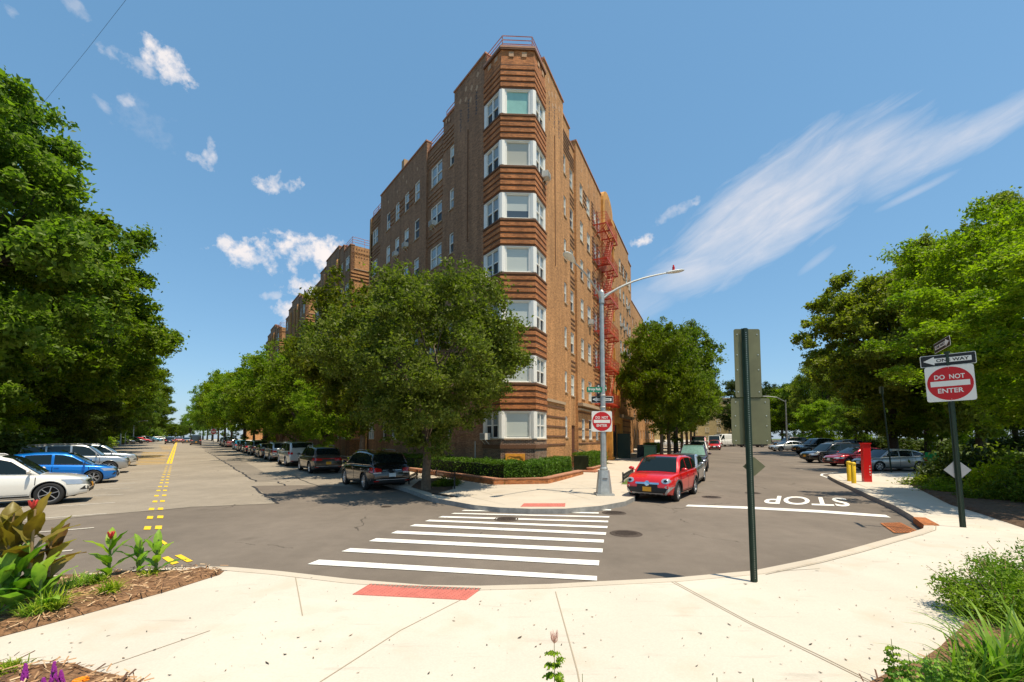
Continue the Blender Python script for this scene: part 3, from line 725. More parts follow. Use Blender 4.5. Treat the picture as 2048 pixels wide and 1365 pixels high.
def railing(parent, pts, z, h, name='roof_railing', m=None, r=.028):
    mb = MB(); pts = [Vector(p) for p in pts]
    for k in (.4, .7, 1.0): mb.tube([(p.x, p.y, z + h * k) for p in pts], r, 5)
    for a, b in zip(pts[:-1], pts[1:]):
        nseg = max(1, round((b - a).length / 1.6))
        for i in range(nseg + 1):
            q = a.lerp(b, i / nseg); mb.tube([(q.x, q.y, z - .1), (q.x, q.y, z + h)], r, 5)
    return mb.build(name, m or Mt['rail'], parent)


def ac_unit(parent, P, rz, label=None):
    o = bpy.data.objects.new('air_conditioner', None)
    mb = MB(); mb.box((0, .14, .18), (.52, .36, .36)); mb.box((0, .325, .18), (.45, .015, .29), m=1)
    for k in range(7): mb.box((0, .335, .06 + k * .04), (.44, .01, .012))
    mb.bar((-.2, .28, 0), (-.2, .0, -.25), .025); mb.bar((.2, .28, 0), (.2, .0, -.25), .025)
    m = mb.build('air_conditioner', [Mt['vac'], Mt['grille']], None)
    b = wloc(parent); m.parent = parent; m.location = P - b; m.rotation_euler = (0, 0, rz)
    return m


bld = thing('apartment_building', 'six storey brown brick corner apartment block with banded bay and red fire escape', 'apartment building', (0, 24, 0))
rL = math.atan2(dL.y, dL.x); rR = math.atan2(-dR.y, -dR.x); rF = math.atan2((A_ - B_).y, (A_ - B_).x)
zt = TOPS
# left facade
secL = [(0, 3.8, 25.4, 0), (3.8, 5.45, 24.4, -.08), (5.45, 7.9, 23.5, -.16), (7.9, 17.25, 24.35, 0), (17.25, 20.1, 23.3, -.14)]
wL = []
def col(lst, s0, s1, off, kind, hs=1.5, rows=range(7), bottom=None):
    for k in rows:
        t = zt[k]; lst.append((s0, s1, t - hs, t, off, kind, k))
col(wL, 3.92, 4.5, -.08, 'single', 1.4); col(wL, 5.75, 7.45, -.16, 'double', 1.55)
for a in (9.05, 10.98, 12.9, 14.88): col(wL, a, a + .85, 0, 'single', 1.55)
col(wL, 18.3, 19.7, -.14, 'double', 1.5)
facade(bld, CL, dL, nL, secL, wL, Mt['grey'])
facade(bld, CL + dL * 20.1, -nL, dL, [(0, 16, 23.3, 0)], [], Mt['tan'], 'end_wall')
copings(bld, CL, dL, nL, secL, Mt['coping'])
mb = MB()
q = CL + dL * 12.2 + nL * -.15; mb.box((q.x, q.y, 24.75), (.5, .42, .7), rL); mb.build('parapet_finial', Mt['tan'], bld)
for i, (s0, s1, z0_, z1_, off, kind, k) in enumerate(wL):
    P = CL + dL * (s0 + s1) / 2 + nL * (off - .06) + Vector((0, 0, z0_))
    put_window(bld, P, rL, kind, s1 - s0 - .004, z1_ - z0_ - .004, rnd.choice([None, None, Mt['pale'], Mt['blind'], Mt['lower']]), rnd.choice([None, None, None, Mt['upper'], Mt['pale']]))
bl = []
for k in range(6):
    z = zt[k]
    for j in range(3): bl += [(5.5, 7.85, z + .35 + .32 * j, -.16), (17.3, 20.05, z + .35 + .32 * j, -.14)]
for j in range(5): bl += [(3.85, 5.4, 22.2 + .3 * j, -.08)]
for j in range(4): bl += [(5.5, 7.85, 22.2 + .28 * j, -.16)]
for j in range(3): bl += [(17.3, 20.05, 22.2 + .3 * j, -.14)]
for a, b in ((9.95, 10.93), (11.88, 12.85), (13.8, 14.83)):
    for j in range(4): bl.append((a, b, 20.65 + .38 * j, 0))
for a, b in ((0.1, 3.7), (8, 17.1)):
    for z in (2.0, 2.55, 3.1, 3.65, 4.2):
        xs = sorted([w[0] - .08 for w in wL if w[0] > a and w[1] < b and w[6] == 0 and w[2] < z < w[3]] + [w[1] + .08 for w in wL if w[0] > a and w[1] < b and w[6] == 0 and w[2] < z < w[3]])
        e = [a] + xs + [b]
        for i in range(0, len(e) - 1, 2): bl.append((e[i], e[i + 1], z, 0))
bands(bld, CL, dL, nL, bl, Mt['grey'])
# right facade (run reversed so that outward is +90 of d)
secR = [(0, 3.87, 25.4, 0), (3.87, 5.55, 24.65, -.08), (5.55, 6.9, 23.85, -.16), (6.9, 15.1, 24.6, 0), (20.4, 29.4, 24.6, 0), (29.4, 32.0, 24.05, -.12)]
wR = []
col(wR, 4.05, 4.65, -.08, 'single', 1.4); col(wR, 5.8, 6.62, -.16, 'single', 1.5, range(1, 7)); col(wR, 7.95, 8.8, 0, 'single', 1.55); col(wR, 9.95, 11.0, 0, 'single', 1.55)
col(wR, 12.2, 13.1, 0, 'single', 1.6, range(0, 7)); col(wR, 13.7, 14.5, 0, 'single', 1.6, range(1, 7))
col(wR, 23.5, 24.5, 0, 'single', 1.5, range(2, 7)); col(wR, 25.6, 26.6, 0, 'single', 1.5, range(2, 7)); col(wR, 27.6, 28.8, 0, 'single', 1.5, range(2, 7)); col(wR, 30.2, 31.2, -.12, 'single', 1.5, range(3, 7))
door = (5.75, 6.75, .2, 3.2)
facade(bld, DR, dR, nR, secR, wR + [door], Mt['tan'])
copings(bld, DR, dR, nR, secR, Mt['coping'])
for i, (s0, s1, z0_, z1_, off, kind, k) in enumerate(wR):
    P = DR + dR * (s0 + s1) / 2 + nR * (off - .06) + Vector((0, 0, z0_))
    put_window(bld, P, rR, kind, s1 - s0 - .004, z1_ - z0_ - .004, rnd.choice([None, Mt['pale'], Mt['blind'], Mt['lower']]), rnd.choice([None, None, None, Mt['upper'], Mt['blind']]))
bl = []
for k in range(1, 6):
    for j in range(3): bl += [(5.6, 6.85, zt[k] + .32 + .32 * j, -.16)]
for j in range(6): bl += [(3.9, 5.5, 22.25 + .28 * j, -.08)]
for j in range(4): bl += [(5.6, 6.85, 22.2 + .28 * j, -.16)]
for a, b in ((8.88, 9.87), (24.6, 25.5), (26.7, 27.5)):
    for j in range(4): bl.append((a, b, 20.65 + .38 * j, 0))
for k in range(2, 7):
    for j in range(8): bl.append((11.5, 12.1, zt[k] - 1.9 + .3 * j, 0)); bl.append((13.15, 13.65, zt[k] - 1.9 + .3 * j, 0))
for a, b in ((0.1, 3.8), (7.0, 15.0), (20.5, 29.3)):
    for z in (1.9, 2.4, 3.0, 3.6, 4.2):
        xs = sorted([w[0] - .08 for w in wR if w[0] > a and w[1] < b and w[6] == 0 and w[2] < z < w[3]] + [w[1] + .08 for w in wR if w[0] > a and w[1] < b and w[6] == 0 and w[2] < z < w[3]])
        e = [a] + xs + [b]
        for i in range(0, len(e) - 1, 2): bl.append((e[i], e[i + 1], z, 0))
bands(bld, DR, dR, nR, bl, Mt['ornament'], proud=.035, h=.10)
# string course and cornice above ground floor on the right
mb = MB()
c = DR + dR * 11 + nR * .12; mb.box((c.x, c.y, 4.75), (8.2, .5, .22), rR); c = DR + dR * 11 + nR * .05; mb.box((c.x, c.y, 4.4), (8.2, .3, .12), rR)
c = DR + dR * 25 + nR * .12; mb.box((c.x, c.y, 4.6), (9, .6, .3), rR)
c = DR + dR * 1.9 + nR * .02; mb.box((c.x, c.y, 4.55), (3.7, .16, .16), rR)
mb.build('string_course', Mt['stone'], bld)
# entrance door, steps, ramp rail
mb = MB(); c = DR + dR * 6.25 + nR * -.28; mb.box((c.x, c.y, 1.7), (.98, .06, 3.0), rR); mb.build('entrance_door', mat('brown door', (.13, .05, .03), .5), bld)
mb = MB(); 
for k in range(3):
    c = DR + dR * 6.25 + nR * (.25 + .3 * k); mb.box((c.x, c.y, .15 + (.45 - .15 * k) / 2), (1.5, .5, .45 - .15 * k), rR)
mb.build('entrance_steps', Mt['brown'], bld)
for s in (-.7, .7):
    mb = MB(); a = DR + dR * (6.25 + s) + nR * .05; b = DR + dR * (6.25 + s) + nR * 1.4
    mb.tube([(a.x, a.y, 1.5), (b.x, b.y, .95), (b.x, b.y, .12)], .025, 6); m_ = a.lerp(b, .5); mb.tube([(m_.x, m_.y, .2), (m_.x, m_.y, 1.22)], .02, 6); mb.build('handrail', Mt['iron'], bld)
# diamonds and slots in the tall parapets
dm, sl_ = MB(), MB()
def deco(O, d, n, s, z, w, h, dia=False, mbx=None, off=0):
    c = O + d * s + n * (.006 + off)
    if dia: pts = [(0, h / 2), (w / 2, 0), (0, -h / 2), (-w / 2, 0)]
    else: pts = [(-w / 2, h / 2), (w / 2, h / 2), (w / 2, -h / 2), (-w / 2, -h / 2)]
    mbx.add([(c.x + d.x * a, c.y + d.y * a, z + b) for a, b in pts], [(0, 1, 2, 3)])
for s, z in ((.9, 24.7), (1.6, 24.3), (2.3, 24.7), (1.0, 23.9), (3.0, 24.3), (2.3, 24.0), (1.7, 23.6)):
    deco(CL, dL, nL, s, z, .34, .42, True, dm); deco(DR, dR, nR, s, z, .34, .42, True, dm)
for O, d, n in ((CL, dL, nL), (DR, dR, nR)):
    for s in (1.0, 1.95, 2.9):
        for j in range(8): deco(O, d, n, s + .05 * (j % 2), 23.45 - .19 * j + (.15 if s != 1.95 else .25), .16, .09, False, sl_)
for s, z in ((9.5, 23.0), (11.5, 22.95), (13.4, 23.0), (15.4, 23.0), (12.2, 23.7), (4.5, 23.95), (4.9, 24.1)): deco(CL, dL, nL, s, z, .26, .34, True, dm)
for s, z in ((8.5, 23.2), (10.5, 23.0), (12.5, 23.3), (14.3, 23.0), (24, 23.2), (26.5, 23.2), (28.5, 23.2)): deco(DR, dR, nR, s, z, .3, .36, True, dm)
dm.build('stone_diamond', Mt['diamond'], bld); sl_.build('vent_slot', Mt['dark'], bld)
# corner bay
def offs(poly, o):  # offset open polygon C,A,B,D outward
    cen = Vector((.8, 27, 0)); out_ = []
    ns = []
    for a, b in zip(poly[:-1], poly[1:]):
        t = (b - a).normalized(); n = Vector((t.y, -t.x, 0))
        if n.dot(a - cen) < 0: n = -n
        ns.append(n)
    out_.append(poly[0] + ns[0] * o)
    for i in (1, 2):
        n = (ns[i - 1] + ns[i]).normalized(); out_.append(poly[i] + n * o / n.dot(ns[i]))
    out_.append(poly[3] + ns[2] * o); return out_
bay = [CL, A_, B_, DR]
bin_ = [DR + Vector((-.6, .5, 0)), CL + Vector((.6, .5, 0))]
def bayprism(mb, o, z0_, z1_): mb.prism([(p.x, p.y) for p in offs(bay, o) + bin_], z0_, z1_)
lows = [0.0] + [zt[k] for k in range(7)]
ups = [zt[k] - 1.52 for k in range(7)] + [24.4]
for k in range(8):
    z0_, z1_ = lows[k], ups[k]
    mb = MB(); bayprism(mb, .10, z0_, z1_)
    mm = Mt['base'] if k == 0 else (Mt['ornament'] and Mt['red'])
    mb.build('bay_spandrel', mm, bld, uv=True)
    if 1 <= k <= 7:
        mb = MB(); zz = z0_ + .12; kk = 0
        top = z1_ if k < 7 else 23.7
        while zz + .2 < top - .1:
            bayprism(mb, .165, zz, zz + .2); zz += .34
        mb.build('bay_band', Mt['red'], bld, uv=True)
        mb = MB(); zz = z0_ + .01
        while zz < top - .1: bayprism(mb, .14, zz, zz + .07); zz += .34
        bayprism(mb, .19, z1_ - .10, z1_ - .003)
        mb.build('bay_groove', Mt['ornament'], bld, uv=True)
    if k == 0:
        mb = MB(); bayprism(mb, .16, 1.72, 1.92); mb.build('soldier_course', Mt['ornament'], bld, uv=True)
mb = MB(); bayprism(mb, .2, 24.4, 24.52); mb.build('coping', Mt['coping'], bld)
mb = MB(); 
for s in (.3, .72):
    c = A_.lerp(B_, s); n = Vector((0, -1, 0)); mb.box((c.x, c.y - .115, 24.05), (.28, .04, .28), rF)
for O, Q in ((CL, A_), (B_, DR)):
    for s in (.35, .75):
        c = O.lerp(Q, s); t = (Q - O).normalized(); n = Vector((t.y, -t.x, 0)); n = n if n.y < 0 else -n
        c = c + n * .115; mb.box((c.x, c.y, 24.05), (.28, .04, .28), math.atan2(t.y, t.x))
mb.build('stone_block', Mt['diamond'], bld)
for k in range(7):
    zb, zt_ = zt[k] - 1.52, zt[k]
    for fi, (p, q, kind) in enumerate(((CL, A_, 'double'), (A_, B_, 'picture'), (B_, DR, 'double'))):
        t = (q - p).normalized(); n = Vector((t.y, -t.x, 0)); n = n if n.dot(p - Vector((.8, 27, 0))) > 0 else -n
        rz = math.atan2(-n.x, n.y)
        w = (q - p).length - .42; c = (p + q) / 2 + n * .03
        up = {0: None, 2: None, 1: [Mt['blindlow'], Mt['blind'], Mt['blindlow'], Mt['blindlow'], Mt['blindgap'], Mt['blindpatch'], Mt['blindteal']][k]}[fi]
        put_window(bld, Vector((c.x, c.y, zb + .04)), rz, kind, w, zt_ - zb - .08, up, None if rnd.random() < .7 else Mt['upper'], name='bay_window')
    tr = MB()
    bayprism(tr, .11, zt_ - .05, zt_ - .003)
    bayprism(tr, .125, zb + .003, zb + .05)
    for p, r_ in zip(offs(bay, -.02), (.1, .2, .2, .1)):
        tr.cyl((p.x, p.y, zb + .05), r_, zt_ - zb - .1, 8)
    for (p, q) in ((CL, A_), (A_, B_), (B_, DR)):
        t = (q - p).normalized()
        for e, sg in ((p, 1), (q, -1)):
            c = e + t * sg * .12; n = Vector((t.y, -t.x, 0)); n = n if n.y < 0 else -n
            c = c + n * .03; tr.box((c.x, c.y, (zb + zt_) / 2), (.21, .12, zt_ - zb - .1), math.atan2(t.y, t.x))
    mb2 = MB(); bayprism(mb2, -.12, zb, zt_); mb2.build('bay_core', Mt['dark'], bld)
    tr.build('bay_window_trim', Mt['wframe'], bld)
# plaque
mb = MB(); c = A_.lerp(B_, .42); mb.box((c.x, c.y - .13, 1.0), (1.05, .08, .9), rF)
mb.build('plaque', Mt['plaque'], bld)
mb = MB(); y = c.y - .18; x = c.x
for a, b in (((-.42, .25), (-.25, .33)), ((-.25, .33), (0, .29)), ((0, .29), (.25, .33)), ((.25, .33), (.42, .25)), ((.42, .25), (.42, -.3)), ((-.42, .25), (-.42, -.3)), ((-.2, .1), (.2, .1)), ((-.15, 0), (.15, 0))):
    mb.bar((x + a[0], y, 1.0 + a[1]), (x + b[0], y, 1.0 + b[1]), .022)
mb.build('plaque_carving', Mt['plaqued'], bld)
# roof, railings
mb = MB(); pf = [CL + dL * .3 - nL * .3, DR + dR * .3 - nR * .3, DR + dR * 31.9 - nR * .35, CL + dL * 19.9 - nL * 16, CL + dL * 19.9 - nL * .35]
mb.add([(p.x, p.y, 22.9) for p in pf], [(0, 1, 2, 3, 4)]); mb.build('roof', Mt['tar'], bld)
o1 = offs(bay, -.05); railing(bld, [o1[0] + dL * .1, o1[1], o1[2], o1[3] + dR * .1], 24.5, .8)
for a, b, z in ((3.9, 5.4, 24.4), (5.5, 7.8, 23.5), (17.3, 20, 23.3)): railing(bld, [CL + dL * a - nL * .3, CL + dL * b - nL * .3], z, .85)
for a, b, z in ((3.95, 5.5, 24.65),): railing(bld, [DR + dR * a - nR * .3, DR + dR * b - nR * .3], z, .6)
# drain pipes
mb = MB()
for s, z0_, z1_ in ((2.0, 14.5, 21.8),): 
    q = CL + dL * s + nL * .02; mb.tube([(q.x, q.y, z0_), (q.x, q.y, z1_)], .03, 5); q = DR + dR * 2.0 + nR * .02; mb.tube([(q.x, q.y, 13.2), (q.x, q.y, 21.8)], .03, 5)
mb.build('conduit', Mt['ornament'], bld)
mb = MB(); q = CL + dL * .9 + nL * .05; mb.tube([(q.x, q.y, .2), (q.x, q.y, 2.1)], .035, 6); q = CL + dL * 4.9 + nL * .05; mb.tube([(q.x, q.y, .2), (q.x, q.y, 1.7)], .03, 6); mb.build('drain_pipe', Mt['vac'], bld)
# terracotta entrance tower
tw = MB(); s0, s1 = 15.1, 20.4; pr = []
for k in range(13):
    a = math.pi * k / 12; pr.append((17.2 - 2.1 * math.cos(a), 24.2 + 1.5 * math.sin(a)))
pts = [(s0, 21.5), (s0, 24.0)] + pr + [(s1, 24.0), (s1, 21.5)]
fr_ = [DR + dR * s + nR * .22 + Vector((0, 0, z)) for s, z in pts]; bk = [DR + dR * s - nR * .3 + Vector((0, 0, z)) for s, z in pts]; n_ = len(pts)
tw.add(fr_ + bk, [tuple(range(n_)), tuple(range(n_, 2 * n_))] + [(i, (i + 1) % n_, n_ + (i + 1) % n_, n_ + i) for i in range(n_)])
tw.build('tower_crown', Mt['terra'], bld, uv=True)
mb = MB(); q = DR + dR * 17.75 + nR * -.06; mb.box((q.x, q.y, 14.2), (5.3, .42, 14.6), rR); mb.build('entrance_tower', Mt['tan'], bld, uv=True)
mb = MB(); q = DR + dR * 17.75 + nR * .06; mb.box((q.x, q.y, 3.45), (5.3, .66, 6.9), rR); mb.build('entrance_tower_base', Mt['terra'], bld, uv=True)
mb = MB()
pr2 = [DR + dR * (17.2 - 1.45 * math.cos(math.pi * k / 12)) + nR * .235 + Vector((0, 0, 24.0 + 1.05 * math.sin(math.pi * k / 12))) for k in range(13)] + [DR + dR * 18.65 + nR * .235 + Vector((0, 0, 22.2)), DR + dR * 15.75 + nR * .235 + Vector((0, 0, 22.2))]
mb.add(pr2, [tuple(range(len(pr2)))]); mb.build('arch_panel', Mt['tan'], bld, uv=True)
mb = MB()
for k in range(1):
    z = 5.3 + 3.05 * k
    for s in (15.35, 20.1): q = DR + dR * s + nR * .45; mb.box((q.x, q.y, z + 1.2), (.35, .22, 2.4), rR)
for s, z in ((17.2, 22.9), (19.0, 22.0)): q = DR + dR * s + nR * .4; mb.box((q.x, q.y, z), (.8, .35, .25), rR)
for s in (15.4, 20.1): q = DR + dR * s + nR * .56; mb.box((q.x, q.y, 1.9), (.5, .3, 3.6), rR); mb.box((q.x, q.y, .35), (.7, .5, .55), rR)
q = DR + dR * 17.75 + nR * .56; mb.box((q.x, q.y, 4.0), (5.2, .3, .6), rR)
for z in (8.5, 10.5, 12.5, 14.5, 16.5, 18.5, 20.5): q = DR + dR * 19.2 + nR * .2; mb.box((q.x, q.y, z), (.25, .2, 1.3), rR)
mb.build('tower_pilaster', Mt['terra'], bld, uv=True)
mb = MB(); q = DR + dR * 17.0 + nR * .46; mb.box((q.x, q.y, 1.9), (2.6, .06, 3.3), rR); mb.build('tower_door', Mt['dark'], bld)
mb = MB(); a = DR + dR * 18.6 + nR * .5; b = a + nR * 1.2; mb.bar((a.x, a.y, 1.5), (b.x, b.y, 1.5), .06, 2.5); mb.build('open_green_gate', Mt['steelgreen'], bld)
# fire escape
for k in range(1, 7):
    z = zt[k] - 1.62; rzz = rR
    def Q(s, o, zz): q = DR + dR * s + nR * o; return (q.x, q.y, zz)
    pl = MB(); 
    for j in range(9): pl.bar(Q(11.9, .12 + j * .125, z), Q(16.6, .12 + j * .125, z), .05, .03)
    for s in (11.9, 13.4, 15, 16.6): pl.bar(Q(s, .02, z - .05), Q(s, 1.18, z - .05), .06, .10)
    pl.bar(Q(11.9, 1.17, z), Q(16.6, 1.17, z), .03, .13)
    for s in (12.1, 14.2, 16.4): pl.bar(Q(s, .05, z - 1.0), Q(s, 1.1, z - .1), .035)
    pl.build('escape_platform', Mt['redpaint'], bld)
    rl = MB()
    for zz in (.35, .65, .95):
        rl.tube([Q(11.9, .05, z + zz), Q(11.9, 1.15, z + zz), Q(16.6, 1.15, z + zz), Q(16.6, .5, z + zz)], .018, 4)
    for j in range(19): rl.tube([Q(11.9 + j * .261, 1.15, z), Q(11.9 + j * .261, 1.15, z + .95)], .013, 4)
    for j in range(4): rl.tube([Q(11.9, .1 + j * .33, z), Q(11.9, .1 + j * .33, z + .95)], .013, 4)
    rl.build('escape_railing', Mt['redpaint'], bld)
    if k > 1:
        st = MB()
        for o in (.45, .98): st.bar(Q(15.6, o, z), Q(13.3, o, z - 3.05), .03, .13); st.tube([Q(15.6, o, z + .85), Q(13.3, o, z - 2.2)], .016, 4)
        for j in range(11): t = (j + .5) / 11; st.bar(Q(15.6 - 2.3 * t, .45, z - 3.05 * t), Q(15.6 - 2.3 * t, .98, z - 3.05 * t), .20, .025)
        st.build('escape_stair', Mt['redpaint'], bld)
mb = MB()
for s in (14.2, 14.7):
    a = Q(s, 1.0, zt[1] - 1.6); b = Q(s, 1.0, 2.9); mb.tube([a, b], .02, 5)
for j in range(9): mb.tube([Q(14.2, 1.0, 3.0 + j * .28), Q(14.7, 1.0, 3.0 + j * .28)], .014, 4)
mb.build('drop_ladder', Mt['redpaint'], bld)
# air conditioners
for s, z, o in ((6.9, 17.45, -.16), (10.9 + .4, 17.4, 0), (13.3, 17.35, 0), (.5, 11.3, .22), (.55, 2.2, .25)):
    ac_unit(bld, CL + dL * (s if s > 1 else -s - .1) + nL * o + Vector((0, 0, z)), rL)
for s, z, o in ((-.5, 17.45, .2), (10.5, 11.45, 0), (26.1, 14.5, 0), (28.2, 17.45, 0), (24, 14.4, 0), (26.1, 8.3, 0), (24, 11.3, 0)):
    ac_unit(bld, DR + dR * s + nR * o + Vector((0, 0, z)), rR)

# further wings and neighbours
def wing(label, a0, a1, zt0, zg, col='grey', front=8.0):
    root = thing('apartment_building', label, 'apartment building', tuple(CL + dL * (a0 + a1) / 2), 0)
    L = a1 - a0
    w = []; secs = [(a0, a0 + 2.3, zt0 - .3, 0), (a0 + 2.3, a0 + 4, zt0 + .4, .04), (a0 + 4, a0 + 9.5, zt0 + .9, .1), (a0 + 9.5, a0 + L - 2.6, zt0 + .3, .04), (a0 + L - 2.6, a1, zt0 - .6, 0)]
    ws = []
    for k in range(7):
        t = TOPS[k] + (zt0 - 23.3) - zg * 0
        for s, e, kind in ((a0 + .35, a0 + 1.75, 'double'), (a0 + 2.6, a0 + 3.4, 'single'), (a0 + 4.8, a0 + 5.6, 'single'), (a0 + 7.4, a0 + 8.2, 'single'), (a0 + 10, a0 + 10.8, 'single'), (a1 - 2, a1 - .7, 'double')):
            ws.append((s, e, t - 1.5, t, 0, kind, k))
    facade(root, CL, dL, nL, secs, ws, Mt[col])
    copings(root, CL, dL, nL, secs, Mt['coping'])
    ff = [(0, 2.9, zt0 - .3, 0), (2.9, 16, zt0 - .3, -.6)]
    fw = [(.45, 2.5, TOPS[k] + (zt0 - 23.3) - 1.5, TOPS[k] + (zt0 - 23.3), 0, 'double', k) for k in range(7)]
    facade(root, CL + dL * a0, -nL, -dL, ff, fw, Mt['tan'], 'front_wall')
    for s, e, z0_, z1_, o, kind, k in fw:
        P = CL + dL * (a0 + .06) - nL * (s + e) / 2 + Vector((0, 0, z0_)); put_window(root, P, math.atan2(-(-dL).x, (-dL).y), kind, e - s, z1_ - z0_)
    for s, e, z0_, z1_, o, kind, k in ws:
        if k < 5 and a0 > 30: continue
        P = CL + dL * (s + e) / 2 + nL * -.05 + Vector((0, 0, z0_)); put_window(root, P, rL, kind, e - s, z1_ - z0_)
    bl = []
    for k in range(6):
        for j in range(3): bl.append((.05, 2.85, TOPS[k] + (zt0 - 23.3) + .35 + .36 * j, 0))
    bands(root, CL + dL * a0, -nL, -dL, bl, Mt['tan'], proud=.06)
    sl2 = MB()
    for r_ in range(3):
        for j in range(9):
            q = CL + dL * (a0 - .01) - nL * (.3 + j * .29); sl2.box((q.x, q.y, zt0 - .75 - r_ * .42 + .1), (.13, .02, .12), rL + math.pi / 2)
    sl2.build('brick_perforation', Mt['ornament'], root)
    mb = MB()
    for s in (4.1, 6.5, 9.4):
        q = CL + dL * (a0 + s) + nL * .2; mb.tube([(q.x, q.y, zt0 - 5.5), (q.x, q.y, zt0 - .9), (q.x, q.y, zt0 - .6)], [.2, .2, .08], 8)
    mb.build('buttress_column', Mt['tan'], root, uv=True)
    railing(root, [CL + dL * (a0 + 2.2) - nL * .2, CL + dL * (a0 + .1) - nL * .2, CL + dL * (a0 + .1) - nL * 2.8], zt0 - .25, .9)
    mb = MB(); pf = [CL + dL * a0 - nL * .3, CL + dL * a1 - nL * .3, CL + dL * a1 - nL * 16, CL + dL * a0 - nL * 16]
    mb.prism([(p.x, p.y) for p in pf], 0, zt0 - 1); mb.build('rear_block', Mt['tan'], root, uv=True)
    return root


wing('brown brick apartment block with perforated parapet, directly behind the corner block', 26, 41.2, 23.3, 0)
wing('brown brick apartment block third along the avenue, half hidden by treetops', 47, 62, 23.3, 0)
wing('brown brick apartment block farthest along the avenue, only its parapet showing', 68, 84, 23.0, 0)
# building further along the right street
rb = thing('apartment_building', 'long brick apartment row further up the right street behind the trees', 'apartment building', tuple(DR + dR * 60), 0)
OR = DR - nR * 2.6
secs = [(34, 47, 23.8, 0), (47, 60, 24.3, .1), (60, 75, 23.8, 0)]
wsr = []
for k in range(7):
    for j in range(9):
        s = 44.5 + j * 3.3; wsr.append((s, s + 1.1, TOPS[k] - 1.5, TOPS[k], 0, 'single', k))
facade(rb, OR, dR, nR, secs, wsr, Mt['tan']); copings(rb, OR, dR, nR, secs, Mt['coping'])
for s, e, z0_, z1_, o, kind, k in wsr:
    put_window(rb, OR + dR * (s + e) / 2 + nR * -.05 + Vector((0, 0, z0_)), rR, kind, e - s, z1_ - z0_)
yb = thing('apartment_building', 'pale yellow brick apartment house at the far end of the right street', 'apartment building', (62, 168, 0), 0)
def simple_block(root, c, w, d, h, rz, m, nx, nz, off=0):
    mt_ = Matrix.Rotation(rz, 3, 'Z'); mb = MB(); mb.box((c[0], c[1], h / 2), (w, d, h), rz); mb.build('wall', m, root, uv=True)
    mb = MB(); mb.box((c[0], c[1], h + .15), (w + .4, d + .4, .35), rz); mb.build('cornice', Mt['stone'], root)
    for i in range(nx):
        for k in range(nz):
            p = mt_ @ Vector((-w / 2 + w * (i + .5) / nx, -d / 2 - .01, 1.6 + k * (h - 1.5) / nz)) + Vector((c[0], c[1], 0))
            put_window(root, p, rz + math.pi, 'single', 1.2, 1.6)
simple_block(yb, (64, 172), 40, 14, 17, R(-12), Mt['yellowb'], 10, 5)
ob = thing('apartment_building', 'low orange brick building half hidden beneath the far avenue trees', 'apartment building', (-100, 190, 0), 0)
simple_block(ob, (-88, 170), 26, 12, 12, rL + math.pi / 2, Mt['tan'], 6, 3)

# ---- low garden wall, hedges, fence
def wallrun(name, pts, label, w=.32, h=.24):
    mb = MB()
    a = inset_line(pts, 0, 1); b = inset_line(pts, w, 1)
    for i in range(len(pts) - 1):
        mb.prism([(a[i].x, a[i].y), (a[i + 1].x, a[i + 1].y), (b[i + 1].x, b[i + 1].y), (b[i].x, b[i].y)], .1, kz + h)
    a2 = inset_line(pts, -.03, 1); b2 = inset_line(pts, w + .03, 1)
    cp = MB()
    for i in range(len(pts) - 1): cp.prism([(a2[i].x, a2[i].y), (a2[i + 1].x, a2[i + 1].y), (b2[i + 1].x, b2[i + 1].y), (b2[i].x, b2[i].y)], kz + h, kz + h + .05)
    r = thing(name, label, 'garden wall', tuple(pts[0])); mb.build('wall', Mt['red'], r, uv=True); cp.build('coping', Mt['coping'], r); return r


wp = [g(986, 970, kz) + dL * 40, g(986, 970, kz) + dL * 20, g(986, 970, kz), g(1096, 968, kz), g(1167, 949, kz)]
wallrun('garden_wall', wp, 'low red brick garden wall along the long hedge at the building corner')
wp2 = [g(1184, 943, kz), g(1204, 936, kz)]
wallrun('garden_wall', wp2, 'short low red brick wall right of the brick step')
mb = MB(); a = g(1176, 944, kz); mb.box((a.x + .2, a.y + .3, kz + .06), (1.5, 1.0, .12), rR); o = mb.build('brick_step', Mt['brown'], uv=True); tag(o, 'low reddish brick step between the two hedge walls', 'step')
bi = [p for p in inset_line(wp, .32, 1)]
bd = [Vector((p.x, p.y, 0)) for p in bi] + [DR + dR * 5.2 + nR * .0, DR, B_, A_, CL, CL + dL * 20]
poly_sheet('hedge_bed', bd, kz + .05, Mt['soil'])


